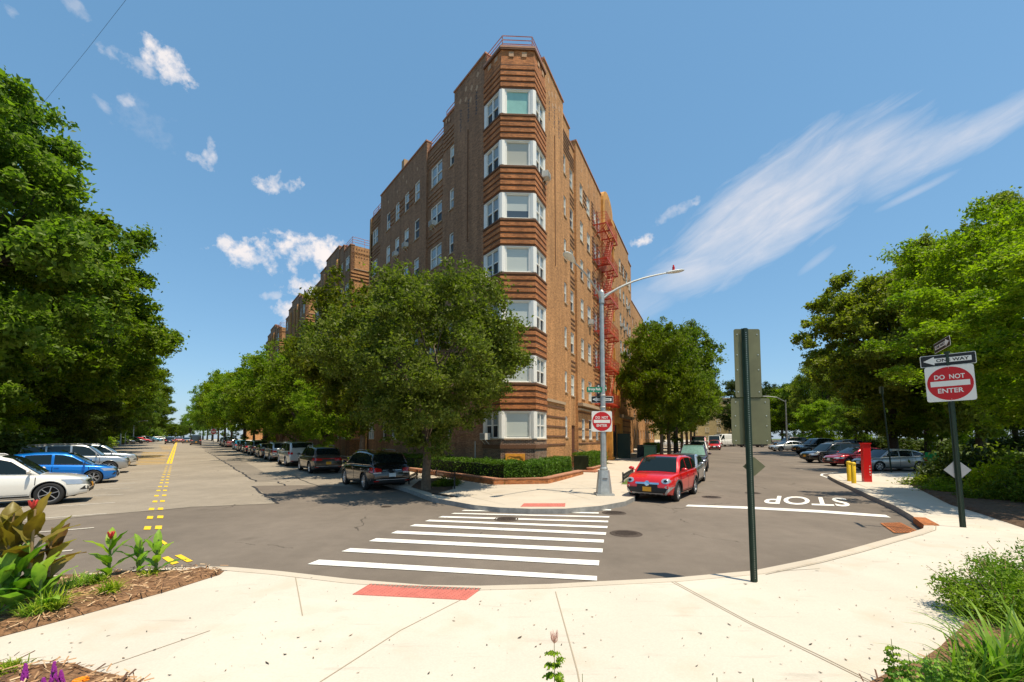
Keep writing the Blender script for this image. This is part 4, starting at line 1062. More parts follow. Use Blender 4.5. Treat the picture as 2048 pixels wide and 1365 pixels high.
def leaves(n, fn, size, seed=1, up=.4, aspect=.55, fold=.25):
    """fn(rng,n)->(centers Nx3, v N, sizefac N) ; returns mesh"""
    rg = np.random.default_rng(seed)
    c, val, sf = fn(rg, n); n = len(c)
    nr = rg.normal(size=(n, 3)); nr[:, 2] += up * 2; nr /= np.linalg.norm(nr, axis=1)[:, None]
    t = rg.normal(size=(n, 3)); t -= nr * (t * nr).sum(1)[:, None]; t /= np.linalg.norm(t, axis=1)[:, None]
    b = np.cross(nr, t); s = (size * sf * rg.uniform(.5, 1.5, n))[:, None]
    v = np.empty((n, 4, 3)); v[:, 0] = c - t * s * .5; v[:, 1] = c + b * s * aspect * .5 + nr * s * fold * .3; v[:, 2] = c + t * s * .5 - nr * s * .12; v[:, 3] = c - b * s * aspect * .5 + nr * s * fold * .3
    me = bpy.data.meshes.new('leaves'); me.vertices.add(n * 4); me.vertices.foreach_set('co', v.ravel())
    me.loops.add(n * 6); idx = (np.arange(n)[:, None] * 4 + np.array([0, 1, 2, 0, 2, 3])).ravel(); me.loops.foreach_set('vertex_index', idx.astype(np.int32))
    me.polygons.add(n * 2); me.polygons.foreach_set('loop_start', (np.arange(n * 2) * 3).astype(np.int32)); me.polygons.foreach_set('loop_total', np.full(n * 2, 3, np.int32))
    me.update(); at = me.attributes.new('leafv', 'FLOAT', 'POINT'); at.data.foreach_set('value', np.repeat(np.clip(val, 0, 1), 4).astype(np.float32))
    me.validate(); return me


Mt['hedge'] = leafmat('hedge leaves', (.035, .085, .010), (.12, .22, .022), .3)
def hedge(name, a, b, w, h, label, n=9000, seed=1):
    a = Vector(a); b = Vector(b); L = (b - a).length; d = (b - a).normalized(); nn = Vector((-d.y, d.x, 0))
    def fn(rg, n):
        s = rg.uniform(0, L, n); f = rg.random(n); o = rg.uniform(-w / 2, w / 2, n); z = rg.uniform(.05, h, n)
        top = f < .45; z[top] = h; side = ~top; o[side] = np.where(rg.random(side.sum()) < .8, -1, 1) * w / 2
        bump = .05 * np.sin(s * 3.1) + .04 * np.sin(s * 7.7 + 2); z = z + bump * (z / h) + rg.normal(0, .045, n); o = o + rg.normal(0, .05, n) + .04 * np.sin(s * 5)
        c = np.stack([a.x + d.x * s + nn.x * o, a.y + d.y * s + nn.y * o, kz + z], 1)
        return c, rg.beta(2, 2.5, n) * .8 + .25 * (z / h) * rg.random(n), np.ones(n)
    me = leaves(n, fn, .085, seed, .3); me.materials.append(Mt['hedge'])
    r = thing(name, label, 'hedge', tuple(a)); o = bpy.data.objects.new('foliage', me); C.objects.link(o); o.parent = r; o.location = -a
    mb = MB(); c = (a + b) / 2; mb.box((c.x, c.y, kz + h / 2 - .03), (L - .15, w - .16, h - .16), math.atan2(d.y, d.x)); mb.build('dark_inner_box', mat('hedge inner', (.018, .028, .008), .9), r)  # dark solid box filling the hedge behind its leaf cards
    return r


hc = inset_line(wp, .95, 1)
hedge('hedge', hc[2] + Vector((.15, .15, 0)), hc[2] + dL * 14, 1.0, .95, 'clipped green hedge along the shaded avenue side of the corner block', 16000, 1)
hedge('hedge', hc[2] + Vector((-.35, 0, 0)), hc[3] + Vector((.35, .1, 0)), 1.05, .95, 'clipped green hedge across the building corner under the orange plaque', 7000, 2)
hedge('hedge', hc[3] + Vector((.1, 0, 0)), hc[4] + Vector((-.3, .1, 0)), 1.0, .95, 'clipped green hedge along the sunny side up to the brick step', 12000, 3)
h2 = inset_line(wp2, .9, 1); hedge('hedge', h2[0] + Vector((.2, 0.2, 0)), h2[0] + dR * 6, 1.1, 1.1, 'separate clipped hedge just beyond the grey box', 7000, 4)
hedge('hedge', DR + dR * 31 + nR * 2.0, DR + dR * 35 + nR * 2.0, 1.6, 1.5, 'dark rounded hedge at the far end of the black fence', 6000, 5)
mb = MB(); a = g(1181, 936, kz) + Vector((.1, .8, 0)); mb.box((a.x, a.y, kz + .36), (.36, .12, .72), R(-8)); mb.box((a.x, a.y - .065, kz + .4), (.28, .01, .45), R(-8), m=1); o = mb.build('utility_box', [mat('grey box', (.2, .21, .2), .6), Mt['grille']], bevel=.02); tag(o, 'small grey metal box standing between the hedges', 'box')
# black fence at right side of entrance
fr = thing('iron_fence', 'black iron picket fence beyond the orange entrance tower', 'fence', tuple(DR + dR * 25 + nR * 2.3))
a = DR + dR * 19.5 + nR * 2.2; b = DR + dR * 30 + nR * 2.2
mb = MB()
for z in (.3, 1.35): mb.bar((a.x, a.y, kz + z), (b.x, b.y, kz + z), .05)
mb.build('rail', Mt['iron'], fr); mb = MB()
for i in range(70): q = a.lerp(b, i / 69); mb.bar((q.x, q.y, kz), (q.x, q.y, kz + 1.5), .03)
mb.build('pickets', Mt['iron'], fr)


def tree_guard(pts, label, h=.42):
    r = thing('tree_guard', label, 'tree guard', tuple(pts[0])); mb = MB()
    for i in range(len(pts) - 1):
        a, b = pts[i], pts[i + 1]
        for z in (.12, h - .03): mb.bar((a.x, a.y, kz + z), (b.x, b.y, kz + z), .025)
        n = max(2, int((b - a).length / .16))
        for k in range(n):
            q0, q1 = a.lerp(b, k / n), a.lerp(b, (k + 1) / n)
            mb.bar((q0.x, q0.y, kz + .12), (q1.x, q1.y, kz + h - .03), .014); mb.bar((q1.x, q1.y, kz + .12), (q0.x, q0.y, kz + h - .03), .014)
    mb.build('hoop_panel', Mt['iron'], r)
    for p in pts: m2 = MB(); m2.bar((p.x, p.y, kz), (p.x, p.y, kz + h + .08), .06); m2.build('post', Mt['iron'], r)
    return r


tree_guard([g(818, 969, kz), g(834, 959, kz) , g(872, 953, kz), g(910, 962, kz), g(909, 978, kz)], 'low black iron tree guard around the near street tree pit')
tree_guard([g(1246, 966, kz), g(1266, 950, kz)], 'low black iron tree guard beside the red car')
poly_sheet('tree_pit', G([(822, 975), (838, 962), (874, 956), (906, 964), (905, 979), (870, 989)], kz), kz + .012, Mt['soil'])
poly_sheet('tree_pit', G([(1242, 969), (1263, 952), (1285, 950), (1270, 970)], kz), kz + .012, Mt['grass'])

# ================================================================ STREET FURNITURE
mb = MB(); 
def tactile(q, label, nx, ny, r=.016):
    p = G(q, kz); t = thing('tactile_paving', label, 'tactile paving', tuple(p[0]))
    mb = MB(); mb.add([(v.x, v.y, kz + .008) for v in p] + [(v.x, v.y, kz - .02) for v in p], [(0, 1, 2, 3), (0, 1, 5, 4), (1, 2, 6, 5), (2, 3, 7, 6), (3, 0, 4, 7)]); mb.build('plate', Mt['tactile'], t)
    mb = MB()
    for i in range(nx):
        for j in range(ny):
            c = p[0].lerp(p[1], (i + .5) / nx).lerp(p[3].lerp(p[2], (i + .5) / nx), (j + .5) / ny); mb.cyl((c.x, c.y, kz + .008), r, .008, 6, r2=r * .6)
    mb.build('truncated_domes', Mt['tactile'], t)
tactile([(740, 1169), (963, 1178), (932, 1201), (705, 1190)], 'red tactile paving plate at the near kerb by the crosswalk', 26, 9)
tactile([(1048, 1007.5), (1131, 1007.5), (1130, 1014), (1041, 1014)], 'red tactile paving plate at the far corner', 26, 8, .02)
for px, py, r, lab in ((1013, 1039, .33, 'round iron manhole cover on the crosswalk stripes'), (1228, 1026.5, .34, 'round iron manhole cover at the right end of the farthest stripes'), (1252, 1068, .36, 'round iron manhole cover nearest the viewer, right of the crosswalk'),
                       (1423, 995, .33, 'round iron manhole cover beside the red car'), (1506, 987, .28, 'round iron manhole cover behind the green sign post'), (772, 1014, .16, 'small round iron cover left of the crosswalk')):
    p = g(px, py); mb = MB(); mb.lathe([(.0001, .016), (r * .82, .016), (r * .84, .010), (r * .88, .010), (r * .9, .016), (r, .015), (r + .02, .005)], (p.x, p.y, 0), n=36)
    for i in range(-6, 7):
        for j in range(-6, 7):
            if math.hypot(i, j) < 5.6: mb.box((p.x + i * r * .13, p.y + j * r * .13, .018), (r * .08, r * .08, .008), rz=.4)
    o = mb.build('manhole_cover', Mt['manhole'], slope=True); tag(o, lab, 'manhole cover', 'iron covers in the roadway')
# storm drains
dr = thing('storm_drain', 'rusty storm drain grate with orange kerb box in the right gutter', 'storm drain', tuple(g(1800, 1057)))
q = G([(1762, 1048), (1800, 1047), (1838, 1066), (1790, 1067.5)]); mb = MB()
mb.add([(v.x, v.y, .012) for v in q], [(0, 1, 2, 3)]); mb.build('pit', Mt['dark'], dr)
mb = MB()
for i in range(11): a = q[0].lerp(q[3], i / 10) if 0 else q[0].lerp(q[3], i / 10); 
for i in range(8):
    a = q[0].lerp(q[1], (i + .5) / 8); b = q[3].lerp(q[2], (i + .5) / 8); strip(mb, [a, b], (q[0] - q[1]).length / 15, .018)
for a, b in ((0, 1), (1, 2), (2, 3), (3, 0)): strip(mb, [q[a], q[b]], .035, .020)
mb.build('grate', Mt['rust'], dr)
p0, p1, p2, p3 = g(1826, 1036, kz), g(1851, 1037, kz), g(1879, 1052, kz), g(1848, 1052, kz)
mb = MB(); mb.prism([(v.x, v.y) for v in (p0, p1, p2, p3)], .02, kz + .022); mb.build('kerb_box', Mt['rust'], dr)
dr = thing('storm_drain', 'black kerb inlet beside the near street tree', 'storm drain', tuple(g(885, 1000)))
kq = G([(864, 996.5), (906, 1003.5)]); mb = MB(); dd = (kq[1] - kq[0]).normalized(); nn = Vector((-dd.y, dd.x, 0)); a = kq[0] - nn * .03; b = kq[1] - nn * .03
mb.prism([(v.x, v.y) for v in (a, b, b + nn * .25, a + nn * .25)], -.02, kz + .02); mb.build('kerb_box', Mt['iron'], dr)


def frame_mat(origin, right, up):
    r = Vector(right).normalized(); u = Vector(up).normalized(); n = r.cross(u)
    return Matrix(((r.x, u.x, n.x, origin[0]), (r.y, u.y, n.y, origin[1]), (r.z, u.z, n.z, origin[2]), (0, 0, 0, 1)))


def rrect(w, h, r, n=5):
    o = []
    for cx, cy, a0 in ((w / 2 - r, h / 2 - r, 0), (-w / 2 + r, h / 2 - r, 90), (-w / 2 + r, -h / 2 + r, 180), (w / 2 - r, -h / 2 + r, 270)):
        for k in range(n + 1): a = R(a0 + 90 * k / n); o.append((cx + r * math.cos(a), cy + r * math.sin(a)))
    return o


def plate(mb, M4, poly, z0, z1, m=0):
    n = len(poly); vs = [M4 @ Vector((x, y, z0)) for x, y in poly] + [M4 @ Vector((x, y, z1)) for x, y in poly]
    mb.add(vs, [tuple(range(n)), tuple(range(n, 2 * n))] + [(i, (i + 1) % n, n + (i + 1) % n, n + i) for i in range(n)], m)


def sign_dne(root, c, right, s, up=(0, 0, 1)):
    M4 = frame_mat((0, 0, 0), right, up); o = bpy.data.objects.new('do_not_enter_sign', None)
    mb = MB(); plate(mb, M4, rrect(s, s, s * .06), -.004, 0, 0); plate(mb, M4, [(s * .47 * math.cos(a * math.pi / 24), s * .47 * math.sin(a * math.pi / 24)) for a in range(48)], 0, .003, 1)
    plate(mb, M4, rrect(s * .80, s * .15, .004), .003, .006, 0)
    for y in (.44, -.44): plate(mb, M4, [(.007 * math.cos(a), s * y + .007 * math.sin(a)) for a in (0, 1, 2, 3, 4, 5)], .003, .012, 2)
    b = mb.build('do_not_enter_sign', [Mt['swhite'], Mt['sred'], Mt['bolt']], root, world=False); b.location = c
    text_obj('lettering', 'DO  NOT', .2, Mt['swhite'], b, M4 @ Matrix.Translation((0, s * .19, .005)), .004, fit=(s * .62, s * .13))
    text_obj('lettering', 'ENTER', .2, Mt['swhite'], b, M4 @ Matrix.Translation((0, -s * .20, .005)), .004, fit=(s * .52, s * .13))


def sign_oneway(root, c, right, w, h, up=(0, 0, 1), flip=False):
    M4 = frame_mat((0, 0, 0), right, up); mb = MB(); k = -1 if flip else 1
    plate(mb, M4, rrect(w, h, h * .1), -.004, 0, 1); plate(mb, M4, rrect(w * .975, h * .92, h * .08), 0, .003, 0)
    plate(mb, M4, [(-k * w * .445, 0), (-k * w * .24, h * .36), (-k * w * .24, h * .20), (k * w * .42, h * .20), (k * w * .42, -h * .20), (-k * w * .24, -h * .20), (-k * w * .24, -h * .36)], .003, .006, 1)
    b = mb.build('one_way_sign', [Mt['sblack'], Mt['swhite']], root, world=False); b.location = c
    text_obj('lettering', 'ONE WAY', .2, Mt['sblack'], b, M4 @ Matrix.Translation((k * w * .085, 0, .008)), .004, fit=(w * .58, h * .27))


# lamp post
lb = g(1208, 990, kz)
lp = thing('street_lamp', 'tall grey double-arm street lamp on the far corner carrying traffic signs', 'street lamp', (lb.x, lb.y, kz))
mb = MB(); mb.box((0, 0, .03), (.66, .66, .06)); mb.prism([(x * .27, y * .27) for x, y in ((-1, -.6), (-.6, -1), (.6, -1), (1, -.6), (1, .6), (.6, 1), (-.6, 1), (-1, .6))], .06, .12)
pr = [(-1, -.6), (-.6, -1), (.6, -1), (1, -.6), (1, .6), (.6, 1), (-.6, 1), (-1, .6)]
mb.add([(x * .27, y * .27, .12) for x, y in pr] + [(x * .19, y * .19, .92) for x, y in pr], [(i, (i + 1) % 8, 8 + (i + 1) % 8, 8 + i) for i in range(8)] + [tuple(range(8, 16))])
mb.box((0, -.235, .62), (.18, .02, .05), m=1); mb.build('base', [Mt['galv'], Mt['grille']], lp, world=False)
mb = MB(); mb.tube([(0, 0, .9), (0, 0, 1.05), (0, 0, 7.7)], [.13, .115, .075], 8); mb.lathe([(.14, .92), (.16, .98), (.13, 1.05)], n=12); mb.lathe([(.1, 7.3), (.105, 7.32), (.105, 7.75), (.04, 7.85), (.001, 7.87)], n=12); mb.build('pole', Mt['galv'], lp, world=False)
def arm(end, z1, sag=.35):
    e = Vector(end); pts = []
    for k in range(9):
        t = k / 8; pts.append((e.x * t, e.y * t, 7.45 + (z1 - 7.45) * (t ** .75) + .10 * math.sin(math.pi * t)))
    mb = MB(); mb.tube(pts, [.048 - .02 * k / 8 for k in range(9)], 8); mb.tube([(0, 0, 7.6), pts[2]], .02, 6); a_ = mb.build('arm', Mt['galv'], lp, world=False)
    d = Vector((e.x, e.y, 0)).normalized(); q = Vector(pts[-1])
    hd = MB(); n = Vector((-d.y, d.x, 0)); 
    prof = [(0, .05, .04), (.12, .09, .06), (.35, .15, .07), (.55, .16, .06), (.68, .10, .035), (.72, .02, .01)]; vs = []; 
    for x, w, h in prof:
        for k in range(10):
            a = 2 * math.pi * k / 10; p = q + d * x + n * (w * math.cos(a)) + Vector((0, 0, (h if math.sin(a) > 0 else h * .6) * math.sin(a) + x * .16)); vs.append(tuple(p))
    hd.add(vs, [(i * 10 + k, i * 10 + (k + 1) % 10, (i + 1) * 10 + (k + 1) % 10, (i + 1) * 10 + k) for i in range(5) for k in range(10)] + [tuple(range(10)), tuple(range(50, 60))])
    hd.build('lamp_head', Mt['lamp'], a_, world=False, smooth=True)
    return q, d
q, d = arm((2.55, .1, 0), 8.55)
mb = MB(); p = q + d * .3 + Vector((0, 0, .1)); mb.cyl((p.x, p.y, p.z), .05, .14, 10, m=0); mb.add([tuple(p + Vector((.05 * math.cos(a) * k - (.05 if k < 1 else 0) * 0, .05 * math.sin(a) * k, z))) for z, k in ((.13, .8), (.22, .6)) for a in [i * math.pi / 3 for i in range(6)]], [(i, (i + 1) % 6, 6 + (i + 1) % 6, 6 + i) for i in range(6)] + [tuple(range(6, 12))], 1)
mb.build('photocell', [Mt['sred'], Mt['redpost']], lp, world=False)
arm((-1.32, -2.0, 0), 8.1)
fy = -.11
sign_dne(lp, Vector((-.07, -.12, (878 - 842.5) / 880 * 16.2 + H - kz)), (1, .04, 0), .77)
sign_oneway(lp, Vector((.0, .10, (878 - 797) / 880 * 16.3 + H - kz)), (1, .1, 0), .86, .26)
mb = MB()
for z in (3.45, 3.9): mb.lathe([(.105, z - kz - .02), (.12, z - kz), (.105, z - kz + .02)], n=12)
mb.build('clamp_band', Mt['galv'], lp, world=False)
M4 = frame_mat((0, 0, 0), (1, .10, .0), (0, 0, 1)); mb = MB(); plate(mb, M4, rrect(.72, .2, .01), -.004, .003, 0); b = mb.build('street_name_sign', [Mt['sgreen']], lp, world=False); b.location = (-.27, -.10, (878 - 777) / 880 * 16.2 + H - kz)
text_obj('lettering', 'Bronx Park', .1, Mt['swhite'], b, M4 @ Matrix.Translation((-.06, .02, .005)), .002, fit=(.48, .10)); text_obj('lettering', 'E', .1, Mt['swhite'], b, M4 @ Matrix.Translation((-.1, -.06, .005)), .001, fit=(.05, .04))
M4 = frame_mat((0, 0, 0), (-.35, -1, 0), (0, 0, 1)); M5 = frame_mat((0, 0, 0), (.42, .91, 0), (0, 0, 1)); mb = MB(); plate(mb, M4, rrect(.7, .22, .01), -.003, .003, 0); b = mb.build('street_name_sign', [Mt['sgreen']], lp, world=False); b.location = (.17, .32, (878 - 771) / 880 * 16.3 + H - kz)
text_obj('lettering', 'Ave', .1, Mt['swhite'], b, M5 @ Matrix.Translation((.0, .0, .005)), .002, fit=(.4, .10))
mb = MB(); mb.box((-.16, .05, 3.95), (.11, .13, .45)); mb.box((-.16, -.02, 3.98), (.06, .01, .3), m=1); mb.build('control_box', [Mt['iron'], Mt['vac']], lp, world=False)


def u_channel(root, base, top, w=.078, holes=True, facing=(0, 1)):
    base = Vector(base); top = Vector(top); ax = (top - base).normalized(); rt = Vector((1, 0, 0)) if facing is None else Vector((facing[1], -facing[0], 0)).normalized(); fw = ax.cross(rt).normalized(); rt = fw.cross(ax)
    sec = [(-w * .5, .0), (-w * .5, .006), (-w * .32, .006), (-w * .2, .038), (w * .2, .038), (w * .32, .006), (w * .5, .006), (w * .5, 0), (w * .28, 0), (w * .16, .032), (-w * .16, .032), (-w * .28, 0)]
    mb = MB(); vs = []
    for p in (base, top):
        for x, y in sec: vs.append(tuple(p + rt * x - fw * y))
    n = len(sec); mb.add(vs, [(i, (i + 1) % n, n + (i + 1) % n, n + i) for i in range(n)] + [tuple(range(n, 2 * n))]); mb.build('post', Mt['green'], root)
    if holes:
        mb = MB(); L = (top - base).length; k = .06
        while k < L - .05:
            c = base + ax * k - fw * .0395; mb.add([tuple(c + rt * (.0055 * math.cos(a)) + ax * (.0055 * math.sin(a))) for a in [i * math.pi / 3 for i in range(6)]], [tuple(range(6))]); k += .032 if L < 9 else .1
        mb.build('punched_holes', Mt['bolt'] if holes == 1 else Mt['back'], root)
    return rt, fw, ax


# centre sign post (we see the backs)
pb = g(1508, 1164, kz); top_z = H + (878 - 655) / 880 * pb.y
sp = thing('sign_post', 'dark green channel sign post seen from behind with three olive sign backs', 'sign post', (pb.x, pb.y, kz))
sp2 = Vector((pb.x - .02, pb.y, top_z))
rt, fw, ax = u_channel(sp, (pb.x, pb.y, kz), sp2, .105, 1, (0, 1))
def backsign(root, px0, px1, py0, py1, Y, name='sign_back', dia=False):
    X0 = (px0 - 1024) / 880 * Y; X1 = (px1 - 1024) / 880 * Y; Z0 = H + (878 - py0) / 880 * Y; Z1 = H + (878 - py1) / 880 * Y
    M4 = frame_mat(((X0 + X1) / 2, Y, (Z0 + Z1) / 2), (1, 0, 0), (0, 0, 1)); mb = MB(); w, h = X1 - X0, abs(Z0 - Z1)
    if dia: plate(mb, M4, [(0, h / 2), (w / 2, 0), (0, -h / 2), (-w / 2, 0)], -.002, .002)
    else: plate(mb, M4, rrect(w, h, .03), -.002, .002)
    for x, y in (((-.38, .42), (.38, .42), (-.4, -.1), (.4, -.1), (-.4, -.42), (.4, -.42), (-.4, .12), (.4, .12)) if not dia else ()):
        plate(mb, M4, [(x * w + .008 * math.cos(a), y * h + .008 * math.sin(a)) for a in (0, 1, 2, 3, 4, 5)], .002, .008, 1)
    mb.build(name, [Mt['back'], Mt['bolt']], root)
yb_ = pb.y + .02
backsign(sp, 1473, 1526, 656, 795, yb_); backsign(sp, 1463, 1541, 797, 889, yb_ + .012); backsign(sp, 1483, 1528, 914, 952, yb_, 'diamond_marker', True)
# right sign post
rb_ = g(1926, 1055, kz); Yr = rb_.y; tz = H + (878 - 702) / 880 * Yr
rs = thing('sign_post', 'leaning dark green sign post with DO NOT ENTER and ONE WAY signs', 'sign post', (rb_.x, rb_.y, kz))
tp = Vector(((1902 - 1024) / 880 * Yr, Yr, tz)); u_channel(rs, (rb_.x, rb_.y, kz), tp, .115, 2, (.62, .78))
ax = (tp - Vector((rb_.x, rb_.y, kz))).normalized(); rgt_ = Vector((.80, -.60, 0)).normalized()
def onpost(py): t = (H + (878 - py) / 880 * Yr - kz) / (tz - kz); return Vector((rb_.x, rb_.y, kz)).lerp(tp, t) - Vector((rb_.x, rb_.y, kz))
rr_ = (rgt_ + Vector((0, 0, .035))).normalized(); upv = rr_.cross(Vector((rr_.y, -rr_.x, 0))).normalized(); upv = (ax - rr_ * ax.dot(rr_)).normalized()
fn_ = rr_.cross(upv)
sign_dne(rs, onpost(767) + fn_ * .06, rr_, .86, upv)
sign_oneway(rs, onpost(719) + fn_ * .02 , rr_, .98, .285, upv)
r2 = Vector((-.36, -.93, .12)).normalized(); u2 = (Vector((0, 0, 1)) - r2 * r2.z).normalized(); sign_oneway(rs, onpost(690) + Vector((-.1, 0, .02)), r2, .72, .24, u2, flip=True)
mk = onpost(940) - fn_ * .03; M4 = frame_mat((0, 0, 0), rr_, upv); mb = MB(); plate(mb, M4, [(0, .26), (.24, 0), (0, -.26), (-.24, 0)], -.004, 0); b = mb.build('diamond_marker', Mt['silverp'], rs, world=False); b.location = mk
# extra pole at parking lot edge
p = g(1783, 946); q = thing('sign_post', 'slim plain green pole in front of the silver hatchback', 'sign post', tuple(p)); mb = MB(); mb.tube([(p.x, p.y, p.z), (p.x - .35, p.y, 5.6)], .05, 6); mb.build('post', Mt['green'], q); mb = MB(); mb.box((p.x - .35, p.y + .03, 5.4), (.3, .02, .45)); mb.build('sign_back', Mt['back'], q)
# red call box post & yellow bollards
p = g(1734, 964, kz)
rp = thing('emergency_call_post', 'tall red square post with white writing beside two yellow bollards', 'call post', (p.x, p.y, kz))
hh = H + (878 - 888) / 880 * p.y - kz
mb = MB(); mb.box((0, 0, hh / 2), (.33, .26, hh), R(-14)); mb.build('post', Mt['redpost'], rp, world=False, bevel=.012)
mb = MB(); mb.box((0, 0, hh + .02), (.38, .32, .05), R(-14)); mb.build('cap', Mt['redpost'], rp, world=False)
mb = MB(); M4 = frame_mat((.03, -.137, hh * .30), (math.cos(R(-14)), math.sin(R(-14)), 0), (0, 0, 1)); rp_ = None
for i, ch in enumerate('FDNY'):
    text_obj('lettering', ch, .09, Mt['swhite'], rp, M4 @ Matrix.Translation((.03, .2 - i * .14, .006)), .003)
for px, py, l in ((1699, 963, 'left yellow bollard beside the red post'), (1708, 967, 'right yellow bollard, nearer the kerb')):
    p = g(px, py, kz); o = thing('bollard', l, 'bollard', (p.x, p.y, kz), group='yellow bollards'); h_ = .98
    mb = MB(); mb.lathe([(.095, 0), (.095, h_ - .03), (.06, h_), (.001, h_ + .01)], n=20); mb.build('post', Mt['ypost'], o, world=False, smooth=True)
    mb = MB(); mb.lathe([(.097, h_ - .12), (.108, h_ - .11), (.108, h_ - .04), (.07, h_ + .01), (.001, h_ + .02)], n=20); mb.build('cap', Mt['ypost'], o, world=False, smooth=True)
# green barriers (folding A-frames)
for i in range(5):
    p = g(1858 + i * 7, 943 + .4 * i); o = thing('folding_barrier', ['first', 'second', 'third', 'fourth', 'fifth'][i] + ' of five folded green barriers from the left, behind the silver hatchback', 'barrier', tuple(p), R(10), 'folded green barriers')
    mb = MB(); mb.bar((0, 0, 0), (-.12, 0, 1.25), .16, .05); mb.build('green_board', Mt['bgreen'], o, world=False); mb = MB(); mb.bar((-.02, -.05, 0), (.14, -.05, .75), .05); mb.bar((-.02, -.05, 0), (-.2, -.05, .6), .05); mb.build('grey_leg', Mt['bblue'], o, world=False)
    mb = MB(); mb.bar((-.075, -.04, .8), (-.11, -.04, 1.15), .05, .02); mb.build('white_stripe', Mt['swhite'], o, world=False)
# green utility cabinet
p = RP(40, -5.0, kz + gz(36)); o = thing('utility_cabinet', 'dark green metal cabinet on the pavement by three tree trunks', 'cabinet', tuple(p), rR)
mb = MB(); mb.box((0, 0, .65), (1.1, .9, 1.3)); mb.build('body', Mt['cabgreen'], o, world=False, bevel=.03); mb = MB(); mb.box((0, 0, 1.33), (1.2, 1.0, .06)); mb.build('lid', Mt['cabgreen'], o, world=False)
for i in range(2): mb = MB(); mb.box((-.26 + .52 * i, .46, .62), (.48, .02, 1.1)); mb.build('door', Mt['cabgreen'], o, world=False)


def far_lamp(px, py_base, py_top, Y, side, label, armlen=2.5, sign=None):
    X = (px - 1024) / 880 * Y; z0 = gz(Y) + .1; zt_ = H + (878 - py_top) / 880 * Y
    o = thing('street_lamp', label, 'street lamp', (X, Y, z0)); mb = MB(); mb.tube([(0, 0, 0), (0, 0, zt_ - z0)], [.12, .08], 7); mb.build('pole', Mt['galv'], o, world=False)
    mb = MB(); mb.tube([(0, 0, zt_ - z0 - .3), (side * armlen * .5, 0, zt_ - z0 + .35), (side * armlen, 0, zt_ - z0 + .5)], .05, 6); mb.build('arm', Mt['galv'], o, world=False)
    mb = MB(); mb.box((side * (armlen + .3), 0, zt_ - z0 + .5), (.8, .3, .14)); mb.build('lamp_head', Mt['lamp'], o, world=False)
    return o


far_lamp(1573, 880, 800, 62, -1, 'far grey street lamp above the black pickup')
far_lamp(533, 905, 812, 62, 1, 'grey street lamp behind the parked cars on the avenue', 1.5)
far_lamp(172, 885, 828, 72, 1, 'thin grey lamp among the dark trees left of the avenue', 2.8)
far_lamp(243, 884, 842, 92, -1, 'second thin grey lamp left of the avenue, near the round sign', 2.0)
far_lamp(268, 884, 846, 110, 1, 'small distant lamp with its arm over the avenue', 2.6)
def post_sign(px, Y, z, kind, label):
    X = (px - 1024) / 880 * Y; o = thing('road_sign', label, 'road sign', (X, Y, gz(Y) + .1)); mb = MB(); mb.tube([(0, 0, 0), (0, 0, z - .2 + .6)], .045, 6); mb.build('post', Mt['galv'], o, world=False)
    M4 = frame_mat((0, -.06, 0), (1, 0, 0), (0, 0, 1)); mb = MB()
    if kind == 'diamond': plate(mb, M4, [(0, .75), (.75, 0), (0, -.75), (-.75, 0)], 0, .01); m_ = Mt['silverp']
    elif kind == 'round': plate(mb, M4, [(.5 * math.cos(a * math.pi / 12), .5 * math.sin(a * math.pi / 12)) for a in range(24)], 0, .01); m_ = mat('pale disc', (.62, .50, .36), .6)
    elif kind == 'rect': plate(mb, M4, rrect(.7, .9, .04), 0, .01); m_ = Mt['back']
    b = mb.build('sign_plate', m_, o, world=False); b.location = (0, 0, z); return o
post_sign(170, 66, 4.4 - .9, 'diamond', 'grey diamond sign back on a post left of the avenue')
post_sign(252, 90, 3.0, 'round', 'pale round sign on a post left of the avenue')
post_sign(531, 61, 2.8, 'rect', 'dark rectangular sign back among the avenue trees')
X = (428 - 1024) / 880 * 88; o = thing('sign_post', 'distant red DO NOT ENTER sign on a post beside the avenue trees', 'road sign', (X, 88, gz(88) + .15)); mb = MB(); mb.tube([(0, 0, 0), (0, 0, 3.2)], .04, 6); mb.build('post', Mt['galv'], o, world=False)
sign_dne(o, Vector((0, -.06, 2.7)), (1, 0, 0), 1.1)
# small red post far right street
p = g(1424, 893); 
# overhead wire
mb = MB(); mb.tube([at(330, -110, 11), at(252, 0, 12.5), at(170, 105, 14.5), at(100, 190, 17), at(40, 262, 20), at(-60, 380, 26)], .0045, 4); o = mb.build('overhead_wire', Mt['iron']); tag(o, 'thin dark overhead wire crossing the sky to the left treetop', 'wire')
#@@PART3
# ================================================================ VEHICLES
PAINT = {}


def paint(name, col, metal=0.3, rough=.28):
    if name not in PAINT: PAINT[name] = mat('paint ' + name, col, rough, metal=metal, spec=.5, coat=1)
    return PAINT[name]


